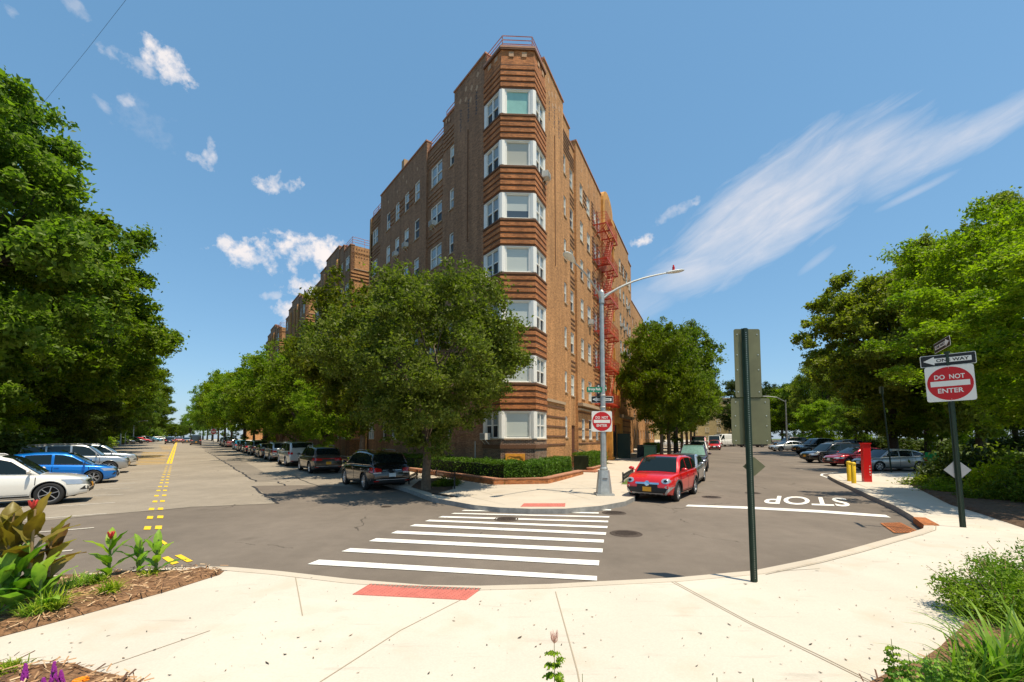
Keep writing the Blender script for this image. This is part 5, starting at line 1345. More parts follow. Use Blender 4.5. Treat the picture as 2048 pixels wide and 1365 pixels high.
SPEC = dict(
    suv=dict(L=4.85, W=1.93, H=1.71, wb=2.86, fo=.95, r=.375, gc=.24, belt=[(-2.42, .78), (-2.36, 1.02), (-2.1, 1.09), (.2, 1.06), (1.15, 1.02), (1.8, .97), (2.15, .89), (2.36, .74), (2.42, .6)],
             roof=[(-2.3, 1.0), (-2.22, 1.2), (-1.98, 1.54), (-1.8, 1.62), (-1.1, 1.69), (-.3, 1.71), (.2, 1.68), (.55, 1.58), (1.25, 1.0)], pil=[-1.15, -.1, .86], wide=.98, rails=1),
    crossover=dict(L=4.25, W=1.80, H=1.60, wb=2.57, fo=.86, r=.345, gc=.22, belt=[(-2.12, .75), (-2.06, .98), (-1.8, 1.06), (.2, 1.02), (1.0, .99), (1.55, .965), (1.88, .91), (2.05, .80), (2.12, .64)],
                   roof=[(-2.0, .95), (-1.92, 1.12), (-1.65, 1.42), (-1.4, 1.52), (-.8, 1.59), (-.1, 1.60), (.3, 1.56), (.55, 1.48), (1.12, .97)], pil=[-.95, -.05, .8], wide=1, rails=0),
    hatch=dict(L=4.08, W=1.73, H=1.46, wb=2.58, fo=.80, r=.315, gc=.17, belt=[(-2.03, .68), (-1.97, .90), (-1.7, .98), (.1, .92), (.95, .88), (1.5, .83), (1.84, .74), (1.99, .6), (2.04, .48)],
               roof=[(-1.93, .86), (-1.82, 1.05), (-1.55, 1.30), (-1.3, 1.38), (-.7, 1.45), (-.1, 1.46), (.25, 1.43), (.5, 1.36), (1.2, .87)], pil=[-1.0, -.1, .8], wide=1, rails=0),
    sedan=dict(L=4.8, W=1.84, H=1.46, wb=2.8, fo=.93, r=.335, gc=.17, belt=[(-2.4, .62), (-2.36, .92), (-2.2, 1.0), (-1.75, 1.02), (-1.2, 1.0), (.2, .95), (1.05, .92), (1.75, .85), (2.15, .76), (2.35, .62), (2.4, .5)],
               roof=[(-1.95, 1.0), (-1.6, 1.16), (-1.15, 1.36), (-.85, 1.42), (-.3, 1.46), (.15, 1.44), (.4, 1.38), (1.25, .92)], pil=[-1.1, -.15, .8], wide=1, rails=0),
    pickup=dict(L=5.85, W=2.0, H=1.93, wb=3.65, fo=.98, r=.405, gc=.32, belt=[(-2.92, .98), (-2.9, 1.20), (-2.8, 1.25), (-.9, 1.25), (.9, 1.22), (1.3, 1.20), (2.3, 1.17), (2.7, 1.08), (2.88, .9), (2.92, .7)],
                roof=[(-1.05, 1.2), (-.98, 1.4), (-.85, 1.8), (-.6, 1.88), (-.1, 1.92), (.6, 1.92), (.85, 1.86), (1.55, 1.2)], pil=[-.75, .15, 1.1], wide=1, rails=0),
    van=dict(L=5.5, W=2.02, H=2.15, wb=3.4, fo=.95, r=.35, gc=.22, belt=[(-2.75, .8), (-2.74, 1.1), (-2.6, 1.2), (1.2, 1.2), (1.8, 1.12), (2.35, 1.02), (2.65, .85), (2.75, .6)],
             roof=[(-2.74, 1.1), (-2.7, 1.6), (-2.6, 2.05), (-2.4, 2.12), (0, 2.15), (1.0, 2.1), (1.2, 2.0), (1.95, 1.1)], pil=[.2, .75, 1.3], wide=1.02, rails=0),
    boxsuv=dict(L=4.9, W=1.99, H=1.84, wb=2.9, fo=.88, r=.385, gc=.26, belt=[(-2.45, .8), (-2.43, 1.1), (-2.3, 1.17), (.2, 1.14), (1.2, 1.11), (1.95, 1.07), (2.3, .96), (2.42, .8), (2.45, .6)],
                roof=[(-2.41, 1.08), (-2.36, 1.35), (-2.22, 1.72), (-2.05, 1.79), (-1.0, 1.84), (0, 1.84), (.4, 1.80), (.62, 1.72), (1.25, 1.08)], pil=[-1.2, -.15, .85], wide=1, rails=1),
)


def car_proto(kind, opts):
    sp = SPEC[kind]; L, W, H_, wb, r, gc = (sp[k] for k in ('L', 'W', 'H', 'wb', 'r', 'gc'))
    hl, hw = L / 2, W / 2 * sp['wide']
    xf = hl - sp['fo']; xr = xf - wb
    bx, bz = zip(*sp['belt']); rx, rz_ = zip(*sp['roof'])
    belt = lambda x: float(np.interp(x, bx, bz)); roofz = lambda x: float(np.interp(x, rx, rz_))
    boxy = kind in ('van', 'boxsuv', 'pickup')
    p_ = 7 if boxy else 4.5
    def hwid(x):  # plan half width
        t = abs(x) / hl; k = .10 if boxy else (.17 if x > 0 else .12)
        return hw * (1 - k * t ** p_ - .02 * t * t)
    def zbot(x):
        t = abs(x) / hl; return gc + .10 * max(0, t - .8) / .2
    xs = sorted(set([-hl, -hl + .03, -hl + .08, -hl + .16, -hl + .26, hl - .26, hl - .16, hl - .08, hl - .03, hl] + [round(float(v), 3) for v in np.linspace(-hl + .38, hl - .38, 30)]))
    secf = []
    for i, x in enumerate(xs):
        w = hwid(x); zt_ = belt(x); zb = zbot(x); dz = zt_ - zb
        if i in (0, len(xs) - 1): zb += .05; w *= .97
        pts = [(0, zb), (w * .80, zb), (w * .93, zb + .03), (w * .965, zb + dz * .14), (w * .985, zb + dz * .32), (w * 1.0, zb + dz * .55), (w * .995, zb + dz * .72), (w * .975, zb + dz * .84), (w * .955, zt_ - .055), (w * .925, zt_ - .018), (w * .85, zt_ + .004), (w * .5, zt_ + .022), (0, zt_ + .03)]
        secf.append([(x, y, z) for y, z in pts])
    n = len(secf[0]); mb = MB(); vs = []
    for s in secf:
        vs += s + [(x, -y, z) for x, y, z in reversed(s[1:-1])]
    m = 2 * n - 2
    fs = [(i * m + k, i * m + (k + 1) % m, (i + 1) * m + (k + 1) % m, (i + 1) * m + k) for i in range(len(xs) - 1) for k in range(m)]
    fs += [tuple(range(m)), tuple(range((len(xs) - 1) * m, len(xs) * m))]
    mb.add(vs, fs)
    # greenhouse
    gx = sorted(set(list(rx) + [round(float(v), 3) for v in np.linspace(rx[0], rx[-1], 22)]))
    wbl, wrf = hw * .925, hw * (.86 if boxy else .755)
    zb0 = belt(0)
    def gy(z, x):
        t = max(0, min(1, (z - zb0) / (H_ - zb0))); y = wbl - (wbl - wrf) * (t ** 1.15)
        e = max(0, (x - .3) / (hl - .3)); e2 = max(0, (-x - .9) / (hl - .9)); return min(y, hwid(x) * .945) * (1 - .05 * e * e - .07 * e2 * e2)
    vs = []
    for x in gx:
        zt_ = max(roofz(x), belt(x) - .05); b0 = belt(x) - .08
        zz = [b0 + (zt_ - b0) * q for q in (0, .3, .6, .82)]
        yt = gy(zt_, x)
        pts = [(gy(z, x), z) for z in zz] + [(yt - .012, zt_ - .055 if zt_ - .055 > zz[-1] else zz[-1] + .002), (yt - .055, zt_ - .012), (yt * .75, zt_ + .012), (yt * .4, zt_ + .026), (0, zt_ + .03)]
        vs += [(x, y, z) for y, z in pts] + [(x, -y, z) for y, z in reversed(pts[:-1])]
    m2 = 17
    gfs = [(i * m2 + k, i * m2 + (k + 1) % m2, (i + 1) * m2 + (k + 1) % m2, (i + 1) * m2 + k) for i in range(len(gx) - 1) for k in range(m2)]
    gfs += [tuple(range(m2)), tuple(range((len(gx) - 1) * m2, len(gx) * m2))]
    root = thing(opts.get('name', 'parked_car'), opts['label'], opts.get('cat', 'car'))
    body = mb.build('body', [opts['paint'], Mt['inner']], root, world=False, smooth=True)
    # wheel arch cut
    cuts = []
    for wx in (xf, xr):
        for s in (-1, 1):
            cm = MB(); cm.lathe([(.0001, 0), (r * 1.13, 0), (r * 1.13, .36), (.0001, .36)], (wx, s * hw + (-.30 if s > 0 else -.06), r), axis='Y', n=28, m=0)
            co = cm.build('cut', Mt['inner'], None); cuts.append(co)
            md = body.modifiers.new('b', 'BOOLEAN'); md.object = co; md.operation = 'DIFFERENCE'; md.solver = 'EXACT'
            try: md.material_mode = 'TRANSFER'
            except Exception: pass
    bpy.context.view_layer.update()
    me = bpy.data.meshes.new_from_object(body.evaluated_get(bpy.context.evaluated_depsgraph_get()))
    body.modifiers.clear(); body.data = me
    for c in cuts: bpy.data.objects.remove(c)
    try: me.set_sharp_from_angle(angle=R(38))
    except Exception: pass
    for s in me.materials: pass
    # greenhouse is the cabin part
    cb = MB(); cb.add(vs, gfs); cabin = cb.build('cabin', opts['paint'], root, world=False, smooth=True)
    cabin.data.set_sharp_from_angle(angle=R(50))
    bm = bmesh.new(); bm.from_mesh(me); bv = BVHTree.FromBMesh(bm); bm.free()
    ball = MB(); ball.add([v.co[:] for v in me.vertices], [list(p.vertices) for p in me.polygons]); ball.add(vs, gfs)
    bvall = BVHTree.FromPolygons(ball.v, ball.f)
    def hit(dirn, a, b, off, bvh=None):
        bvh = bvh or bv
        if dirn == 'F': o, d = Vector((6, a, b)), Vector((-1, 0, 0))
        elif dirn == 'B': o, d = Vector((-6, a, b)), Vector((1, 0, 0))
        elif dirn == 'L': o, d = Vector((a, 3, b)), Vector((0, -1, 0))
        elif dirn == 'R': o, d = Vector((a, -3, b)), Vector((0, 1, 0))
        else: o, d = Vector((a, b, 4)), Vector((0, 0, -1))
        q = bvh.ray_cast(o, d)
        if q[0] is None: return None
        nn = q[1] if q[1].dot(d) < 0 else -q[1]
        return q[0] + nn * off
    def patch(name, m_, dirn, quad, off=.008, n1=8, n2=4, mb=None, par=None, thick=True):
        own = mb is None; mb = mb or MB(); a, b, c, d = [Vector(v) for v in quad]; grid = {}
        for i in range(n1 + 1):
            for j in range(n2 + 1):
                q = a.lerp(b, i / n1).lerp(d.lerp(c, i / n1), j / n2); grid[i, j] = hit(dirn, q.x, q.y, off)
        vs_ = []; ix = {}
        for k, v in grid.items():
            if v is not None: ix[k] = len(vs_); vs_.append(v)
        fs_ = [(ix[i, j], ix[i + 1, j], ix[i + 1, j + 1], ix[i, j + 1]) for i in range(n1) for j in range(n2) if all(k in ix for k in ((i, j), (i + 1, j), (i + 1, j + 1), (i, j + 1)))
               and max((Vector(vs_[ix[i, j]]) - Vector(vs_[ix[i + 1, j + 1]])).length, 0) < .45]
        if fs_: mb.add(vs_, fs_)
        if own and fs_: return mb.build(name, m_, par or root, world=False, smooth=True)
    # glazing
    gl = Mt['glass']
    pr_ = sp['pil']; xb = rx[0]; segs = []
    xlast = -hl
    sid = [(rx[0] + .22, pr_[0] - .04), (pr_[0] + .04, pr_[1] - .045), (pr_[1] + .045, rx[-1] - .10)]
    if kind == 'sedan': sid = [(-1.5, pr_[0] - .02), (pr_[0] + .03, pr_[1] - .045), (pr_[1] + .045, rx[-1] - .10)]
    if kind == 'pickup': sid = [(-.78, .1), (.2, rx[-1] - .12)]
    if kind == 'van': sid = opts.get('vanwin', [(.78, rx[-1] - .12)])
    for s in (1, -1):
        for a, b in sid:
            wm = MB(); N1 = 12; top = []; bot = []
            for i in range(N1 + 1):
                x = a + (b - a) * i / N1; zl = belt(x) + .035; zh = max(zl + .002, roofz(x) - .095)
                ins = min(1, min(i, N1 - i) / 1.2); 
                col_ = []
                for j in range(4):
                    z = zl + (zh - zl) * j / 3; col_.append((x, s * (gy(z, x) + .007), z))
                top.append(col_)
            for i in range(N1):
                for j in range(3): wm.quad(top[i][j], top[i + 1][j], top[i + 1][j + 1], top[i][j + 1])
            wm.build('side_window', gl, root, world=False, smooth=True)
            if opts.get('winchrome'):
                cm = MB(); cm.tube([Vector(c[0]) + Vector((0, s * .003, -.008)) for c in top], .009, 4); cm.tube([Vector(c[3]) + Vector((0, s * .003, .008)) for c in top], .008, 4); cm.build('window_trim', Mt['chrome'], root, world=False)
    def topglass(name, x0, x1, m_, marg=.10):
        wm = MB(); N1 = 10; rows = []
        for i in range(N1 + 1):
            x = x0 + (x1 - x0) * i / N1; z = roofz(x); e = .02
            dzdx = (roofz(x + e) - roofz(x - e)) / (2 * e); nv = Vector((-dzdx, 0, 1)).normalized() * .012
            y = gy(z, x) - marg; row = []
            for j in range(9):
                t = -1 + j / 4; yy = y * t; zz = z + .03 * (1 - (abs(yy) / max(.1, gy(z, x))) ** 2) ; row.append((x + nv.x, yy, zz + nv.z))
            rows.append(row)
        for i in range(N1):
            for j in range(8): wm.quad(rows[i][j], rows[i + 1][j], rows[i + 1][j + 1], rows[i][j + 1])
        wm.build(name, m_, root, world=False, smooth=True)
    iroof = [i for i in range(len(rx)) if rz_[i] > H_ - .07]
    xfr = rx[iroof[-1]]
    topglass('windscreen', xfr + .10, rx[-1] - .04, opts.get('shade') or gl, .09)
    xrr = rx[min(iroof)]
    if kind != 'van' or opts.get('vanrear'): topglass('rear_window', rx[0] + (.07 if kind not in ('sedan',) else .15), min(xrr, rx[0] + (.48 if kind != 'sedan' else .95)) - .05, gl, .12)
    # lights, grille
    zh = belt(hl - .3); lz = zh - .10
    hq = opts.get('head', 'slim'); 
    for s in (1, -1):
        y1, y0 = s * hw * .50, s * hw * .93
        if hq == 'round':
            o = MB(); c = (s * hw * .70, lz - .06); vs_ = []; fs_ = []
            for rr in (0, .5, .85, 1):
                for k in range(16):
                    a = 2 * math.pi * k / 16; q = hit('F', c[0] + .145 * rr * math.cos(a), c[1] + .088 * rr * math.sin(a), .010 + .012 * (1 - rr)); vs_.append(q or Vector((hl - .1, c[0], c[1])))
            fs_ = [(i * 16 + k, i * 16 + (k + 1) % 16, (i + 1) * 16 + (k + 1) % 16, (i + 1) * 16 + k) for i in range(3) for k in range(16)]
            o.add(vs_, fs_); o.build('headlight', Mt['headl'], root, world=False, smooth=True)
            o = MB(); vs_ = [hit('F', c[0] + .062 * math.cos(2 * math.pi * k / 12), c[1] + .045 * math.sin(2 * math.pi * k / 12), .03) or Vector((hl, c[0], c[1])) for k in range(12)]; o.add(vs_, [tuple(range(12))]); o.build('headlight_lens', Mt['glass'], root, world=False)
            o = MB(); vs_ = [hit('F', s * hw * .76 + .07 * math.cos(2 * math.pi * k / 12), lz - .26 + .045 * math.sin(2 * math.pi * k / 12), .012) or Vector((hl, c[0], c[1])) for k in range(12)]; o.add(vs_, [tuple(range(12))]); o.build('fog_lamp', Mt['headl'], root, world=False)
        else:
            hgt = {'slim': .10, 'big': .17}[hq]
            patch('headlight', Mt['headl'], 'F', [(y1, lz - hgt), (y0, lz - hgt * .7), (y0, lz + .05), (y1, lz - .01)], .010, 8, 4)
            patch('headlight_side', Mt['headl'], 'L' if s > 0 else 'R', [(hl - .42, lz + .03), (hl - .17, lz + .01), (hl - .15, lz - hgt * .7), (hl - .30, lz - hgt * .5)], .008, 4, 3)
            patch('fog_lamp', Mt['plastic'], 'F', [(s * hw * .60, gc + .22), (s * hw * .86, gc + .24), (s * hw * .84, gc + .36), (s * hw * .60, gc + .33)], .008, 5, 3)
            patch('fog_lamp_lens', Mt['headl'], 'F', [(s * hw * .66, gc + .25), (s * hw * .76, gc + .25), (s * hw * .76, gc + .32), (s * hw * .66, gc + .32)], .015, 3, 2)
    gw = {'slim': .46, 'big': .47, 'round': .42}[hq]; gm = opts.get('grille', Mt['plastic'])
    if hq == 'round':
        patch('upper_grille', Mt['plastic'], 'F', [(-hw * .42, lz - .29), (hw * .42, lz - .29), (hw * .40, lz - .17), (-hw * .40, lz - .17)], .008, 10, 2)
        patch('chrome_bar', Mt['chrome'], 'F', [(-hw * .46, lz - .175), (hw * .46, lz - .175), (hw * .46, lz - .12), (-hw * .46, lz - .12)], .018, 10, 2)
        o = MB(); vs_ = [hit('F', .085 * math.cos(2 * math.pi * k / 16), lz - .15 + .085 * math.sin(2 * math.pi * k / 16), .035) or Vector((hl, 0, lz)) for k in range(16)]; o.add(vs_, [tuple(range(16))]); o.build('badge', Mt['chrome'], root, world=False)
        patch('lower_grille', Mt['plastic'], 'F', [(-hw * .70, gc + .06), (hw * .70, gc + .06), (hw * .80, gc + .31), (-hw * .80, gc + .31)], .010, 12, 4)
        mb2 = MB()
        patch('', None, 'F', [(-hw * .62, gc + .06), (hw * .62, gc + .06), (hw * .62, gc + .13), (-hw * .62, gc + .13)], .022, 12, 2, mb=mb2)
        for s in (1, -1): patch('', None, 'F', [(s * hw * .62, gc + .05), (s * hw * .72, gc + .08), (s * hw * .93, gc + .34), (s * hw * .84, gc + .34)], .022, 3, 6, mb=mb2)
        mb2.build('skid_plate', Mt['silverp'], root, world=False, smooth=True)
        for k in range(5): patch('intake_slot', Mt['plastic'], 'F', [(-hw * .52 + k * hw * .22, gc + .075), (-hw * .38 + k * hw * .22, gc + .075), (-hw * .38 + k * hw * .22, gc + .105), (-hw * .52 + k * hw * .22, gc + .105)], .026, 2, 1)
    else:
        patch('grille', gm, 'F', [(-hw * gw, lz - .26), (hw * gw, lz - .26), (hw * gw * 1.04, lz - .02), (-hw * gw * 1.04, lz - .02)], .009, 10, 4)
        for k in range(3):
            patch('grille_bar', Mt['chrome'], 'F', [(-hw * gw, lz - .21 + k * .075), (hw * gw, lz - .21 + k * .075), (hw * gw, lz - .19 + k * .075), (-hw * gw, lz - .19 + k * .075)], .016, 10, 1)
        patch('lower_intake', Mt['plastic'], 'F', [(-hw * .55, gc + .08), (hw * .55, gc + .08), (hw * .6, gc + .24), (-hw * .6, gc + .24)], .009, 10, 3)
        patch('bumper_lip', Mt['plastic'], 'F', [(-hw * .9, gc + .02), (hw * .9, gc + .02), (hw * .9, gc + .09), (-hw * .9, gc + .09)], .007, 12, 2)
    pz = gc + (.17 if hq == 'round' else .27)
    patch('front_plate', opts.get('plate', Mt['platey']), 'F', [(-.155, pz), (.155, pz), (.155, pz + .16), (-.155, pz + .16)], .035, 2, 2)
    # rear
    rzz = belt(-hl + .12)
    tl = opts.get('tailtype', 'wing')
    for s in (1, -1):
        if tl == 'bar':
            patch('tail_light', Mt['tail'], 'B', [(s * hw * .40, rzz - .22), (s * hw * .93, rzz - .20), (s * hw * .93, rzz - .04), (s * hw * .40, rzz - .07)], .012, 8, 3)
        elif tl == 'block':
            patch('tail_light', Mt['tail'], 'B', [(s * hw * .66, rzz - .22), (s * hw * .92, rzz - .22), (s * hw * .92, rzz - .02), (s * hw * .66, rzz - .02)], .012, 5, 3)
        else:
            patch('tail_light', Mt['tail'], 'B', [(s * hw * .48, rzz - .20), (s * hw * .93, rzz - .24), (s * hw * .93, rzz - .02), (s * hw * .52, rzz - .08)], .012, 8, 3)
            patch('reversing_lamp', Mt['tailc'], 'B', [(s * hw * .52, rzz - .27), (s * hw * .86, rzz - .29), (s * hw * .86, rzz - .24), (s * hw * .52, rzz - .22)], .012, 6, 2)
        patch('tail_light_side', Mt['tail'], 'L' if s > 0 else 'R', [(-hl + .12, rzz - .20), (-hl + .38, rzz - .13), (-hl + .40, rzz - .04), (-hl + .14, rzz - .03)], .008, 4, 3)
        patch('rear_reflector', Mt['tail'], 'B', [(s * hw * .62, gc + .17), (s * hw * .84, gc + .18), (s * hw * .84, gc + .21), (s * hw * .62, gc + .20)], .012, 4, 1)
    if tl == 'bar': patch('light_bar', Mt['tail'], 'B', [(-hw * .40, rzz - .12), (hw * .40, rzz - .12), (hw * .40, rzz - .07), (-hw * .40, rzz - .07)], .012, 8, 2)
    else: patch('tailgate_trim', Mt['chrome'], 'B', [(-hw * .45, rzz - .16), (hw * .45, rzz - .16), (hw * .45, rzz - .135), (-hw * .45, rzz - .135)], .010, 8, 1)
    patch('rear_bumper', opts.get('rearb', Mt['plastic']), 'B', [(-hw * .93, gc + .04), (hw * .93, gc + .04), (hw * .93, gc + .20), (-hw * .93, gc + .20)], .008, 12, 3)
    patch('bumper_trim', Mt['silverp'], 'B', [(-hw * .9, gc + .235), (hw * .9, gc + .235), (hw * .9, gc + .26), (-hw * .9, gc + .26)], .012, 12, 1)
    patch('rear_plate', opts.get('rplate', Mt['platey']), 'B', [(-.155, gc + .36), (.155, gc + .36), (.155, gc + .52), (-.155, gc + .52)], .02, 2, 2)
    # sides
    for s, dd in ((1, 'L'), (-1, 'R')):
        zl = belt(0)
        for nm, seam in (('front_door', (pr_[1], pr_[2] + .28)), ('rear_door', (pr_[0] - .12, pr_[1]))):
            if kind == 'van' and nm == 'rear_door': seam = (-1.0, .2)
            sm = MB()
            for x in seam: patch('', None, dd, [(x - .011, gc + .14), (x + .011, gc + .14), (x + .011, zl - .03), (x - .011, zl - .03)], .003, 1, 8, mb=sm)
            patch('', None, dd, [(seam[0], gc + .14), (seam[1], gc + .14), (seam[1], gc + .152), (seam[0], gc + .152)], .003, 8, 1, mb=sm)
            if sm.f: sm.build(nm + '_seam', Mt['inner'], root, world=False)
            q = hit(dd, seam[0] + .14, zl - .14, .02)
            if q: hb = MB(); hb.box((q.x, q.y, q.z), (.17, .03, .028)); hb.build('door_handle', opts.get('handle') or opts['paint'], root, world=False)
        sm = MB(); patch('', None, dd, [(xr + r * 1.2, gc + .01), (xf - r * 1.2, gc + .01), (xf - r * 1.2, gc + .11), (xr + r * 1.2, gc + .11)], .010, 12, 2, mb=sm)
        sm.build('side_sill', Mt['plastic'], root, world=False, smooth=True)
        for wx in (xf, xr):
            ar = MB(); pts = []
            for k in range(15):
                a = R(-8 + 196 * k / 14); x, z = wx + r * 1.15 * math.cos(a), r + r * 1.15 * math.sin(a)
                q = hit(dd, x + .015 * math.cos(a), max(gc + .03, z + .015 * math.sin(a)), .002)
                if q: pts.append(q)
            if len(pts) > 3: ar.tube(pts, .034 if opts.get('cladding') else .014, 5); ar.build('wheel_arch', Mt['plastic'] if opts.get('cladding') else opts['paint'], root, world=False, smooth=True)
        # mirror
        mm = MB(); mx_, my_, mz_ = pr_[2] + .12, s * (hwid(.8) + .10), zl + .09
        vs_ = []
        for u in range(6):
            for v in range(10):
                ph = math.pi * u / 5; th = 2 * math.pi * v / 10
                vs_.append((mx_ + .07 * math.sin(ph) * math.cos(th) * (1 if math.cos(th) > 0 else .5), my_ + .115 * math.cos(ph), mz_ + .075 * math.sin(ph) * math.sin(th)))
        mm.add(vs_, [(u * 10 + v, u * 10 + (v + 1) % 10, (u + 1) * 10 + (v + 1) % 10, (u + 1) * 10 + v) for u in range(5) for v in range(10)])
        mm.bar((mx_, my_, mz_ - .03), (mx_ + .02, s * (hwid(.8) - .08), zl + .02), .05, .03)
        mm.build('wing_mirror', opts.get('mirror') or opts['paint'], root, world=False, smooth=True)
        if sp['rails']:
            rm = MB(); pts = [(x, s * (gy(roofz(x), x) - .06), roofz(x) + .035) for x in np.linspace(xrr + .1, xfr - .1, 8)]
            pts = [(pts[0][0] - .1, pts[0][1], pts[0][2] - .06)] + pts + [(pts[-1][0] + .1, pts[-1][1], pts[-1][2] - .06)]
            rm.tube(pts, .014, 6); rm.build('roof_rail', opts.get('railmat', Mt['silverp']), root, world=False)
    if kind == 'pickup':
        tb = MB(); tb.box((-1.95, 0, 1.262), (1.75, hw * 1.6, .04)); tb.build('bed_cover', Mt['plastic'], root, world=False)
    # wheels
    for wx in (xf, xr):
        for s in (1, -1):
            cy = s * (hwid(wx) * .985 - .115); wr = bpy.data.objects.new('wheel', None)
            tm = MB(); ww = .115
            prof = [(r * .68, -ww * .8), (r * .74, -ww), (r * .93, -ww), (r * .985, -ww * .8), (r, -ww * .4), (r, ww * .4), (r * .985, ww * .8), (r * .93, ww), (r * .74, ww), (r * .68, ww * .8), (r * .66, 0), (r * .68, -ww * .8)]
            tm.lathe(prof, (0, 0, 0), axis='Y', n=32); t = tm.build('wheel', Mt['tyre'], root, world=False, smooth=True); t.location = (wx, cy, r)
            rm = MB(); y = s * ww * .72
            rm.lathe([(r * .69, y - s * .01), (r * .70, y + s * .012), (r * .65, y + s * .012), (r * .62, y - s * .03), (r * .60, y - s * .12)], (0, 0, 0), axis='Y', n=28)
            ns = opts.get('spokes', 5)
            for k in range(ns):
                a = 2 * math.pi * k / ns + .3
                for da in ((-.10, .10) if opts.get('dspoke', 1) else (0,)):
                    rm.bar((math.cos(a + da * .6) * r * .12, y - s * .005, math.sin(a + da * .6) * r * .12), (math.cos(a + da) * r * .64, y, math.sin(a + da) * r * .64), r * .12 if ns < 8 else r * .065, .02)
            rm.lathe([(.0001, y + s * .012), (r * .13, y + s * .01), (r * .16, y - s * .02)], (0, 0, 0), axis='Y', n=14)
            ro = rm.build('rim', opts.get('rim', Mt['rim']), t, world=False)
            dm_ = MB(); dm_.lathe([(.0001, y - s * .05), (r * .62, y - s * .05)], (0, 0, 0), axis='Y', n=20); dm_.build('brake', Mt['inner'], t, world=False)
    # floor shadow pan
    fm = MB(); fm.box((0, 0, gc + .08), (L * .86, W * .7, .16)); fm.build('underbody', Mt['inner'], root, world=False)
    return root


PROTO = {}


def recolour(o, a, b):
    for ch in o.children:
        recolour(ch, a, b)
        if ch.type == 'MESH':
            for sl_ in ch.material_slots:
                if sl_.material == a: sl_.link = 'OBJECT'; sl_.material = b


def place_car(key, pos, head, label, pnt, name='parked_car', cat='car', scale=1, group=None):
    """key: prototype key; head: forward vector"""
    P0, src = PROTO[key]
    if not src.get('used'):
        o = src['root']; src['used'] = True; recolour(o, P0, pnt)
    else:
        o = copy_tree(src['root']);  # copies carry the object-level paints of the source
        recolour(o, src['cur'], pnt)
    if not src.get('cur'): src['cur'] = pnt
    o.name = name
    y = pos[1]; o.location = (pos[0], y, gz(y) + .003)
    hv = Vector((head[0], head[1], 0)).normalized()
    if y > 24: hv.z = SL * hv.y
    mtx = hv.to_track_quat('X', 'Z').to_euler(); o.rotation_euler = mtx; o.scale = (scale,) * 3
    tag(o, label, cat, group); return o


white = paint('white', (.76, .73, .66), 0, .3); blue = paint('blue', (.0, .16, .55), .4); silver = paint('silver', (.42, .43, .43), .7); black = paint('black', (.006, .006, .007), .1, .2); bronze = paint('bronze', (.075, .06, .045), .6)
red = paint('red', (.62, .006, .006), .1); dred = paint('dark red', (.40, .012, .02), .4); greyp = paint('grey', (.20, .19, .17), .6); dgrey = paint('dark grey', (.05, .055, .06), .5); plum = paint('plum', (.035, .012, .018), .5); beige = paint('beige', (.32, .27, .21), .6)
lsilver = paint('light silver', (.60, .62, .62), .5); skyb = paint('light blue', (.02, .28, .48), .3); maroon = paint('maroon', (.22, .09, .09), .4)
BASEP = paint('proto', (.5, .5, .5))


def proto(key, kind, **o):
    o['paint'] = BASEP; o['label'] = 'x'; r_ = car_proto(kind, o); PROTO[key] = (BASEP, dict(root=r_))


proto('suv_front', 'suv', head='big', spokes=6, dspoke=0, cladding=0)
proto('suv', 'suv', winchrome=1, spokes=10, dspoke=0, rplate=Mt['platew'])
proto('suv_bar', 'suv', tailtype='bar', spokes=7)
proto('crossover', 'crossover', head='round', cladding=1, spokes=8, dspoke=0)
proto('hatch', 'hatch', head='slim', spokes=6, plate=Mt['platew'], winchrome=1)
proto('sedan', 'sedan', head='slim', spokes=5, plate=Mt['platew'])
proto('pickup', 'pickup', head='big', spokes=5)
proto('van', 'van', head='big', spokes=5)
proto('boxsuv', 'boxsuv', head='big', tailtype='block', spokes=5)
proto('shade_suv', 'suv', head='slim', shade=Mt['sunshade'], spokes=5, winchrome=1)

# avenue kerb row, seen from behind
gk = 'cars parked along the avenue kerb beside the apartment block'
rows = [('suv', 20.95, black, 'black SUV with chrome window outline and white rear plate, nearest on the avenue kerb', 'car'),
        ('suv_bar', 31.2, bronze, 'dark bronze SUV with a red light bar across its tailgate', 'car'),
        ('boxsuv', 38.6, lsilver, 'boxy white silver SUV with blocky tail lamps, behind the bronze SUV', 'car'),
        ('suv', 46.5, silver, 'silver SUV fourth in the avenue kerb row', 'car'),
        ('sedan', 53.2, beige, 'beige sedan with red tail lamps in the avenue kerb row', 'car'),
        ('suv', 59.5, dgrey, 'dark grey SUV just ahead of the beige sedan', 'car'),
        ('sedan', 66.5, black, 'black sedan seventh in the avenue kerb row', 'car'),
        ('sedan', 73, greyp, 'grey sedan ahead of the black sedan in the kerb row', 'car'),
        ('hatch', 79.5, skyb, 'small bright blue hatchback far along the kerb row', 'car'),
        ('suv', 93, maroon, 'faded maroon SUV under the avenue trees', 'car'),
        ('boxsuv', 100, black, 'black boxy SUV ahead of the maroon SUV', 'car'),
        ('suv', 107, dgrey, 'dark SUV farthest along the avenue kerb row', 'car')]
for key, a, p_, lab, c in rows:
    place_car(key, LP(a, -7.45), dL, lab, p_, cat=c, group=gk)
place_car('van', ((393 - 1024) / 880 * 96, 96), dL, 'grey van with its back to the viewer in the far avenue', dgrey, name='parked_van', cat='van')
place_car('suv', ((341 - 1024) / 880 * 104, 104), dL, 'black car driving away in the middle of the far avenue', black, name='car')
place_car('sedan', ((359 - 1024) / 880 * 118, 118), dL, 'reddish car between the driving black car and the grey van', maroon, name='car')
place_car('sedan', ((375 - 1024) / 880 * 112, 112), dL, 'dark sedan just left of the distant grey van', dgrey, name='car')
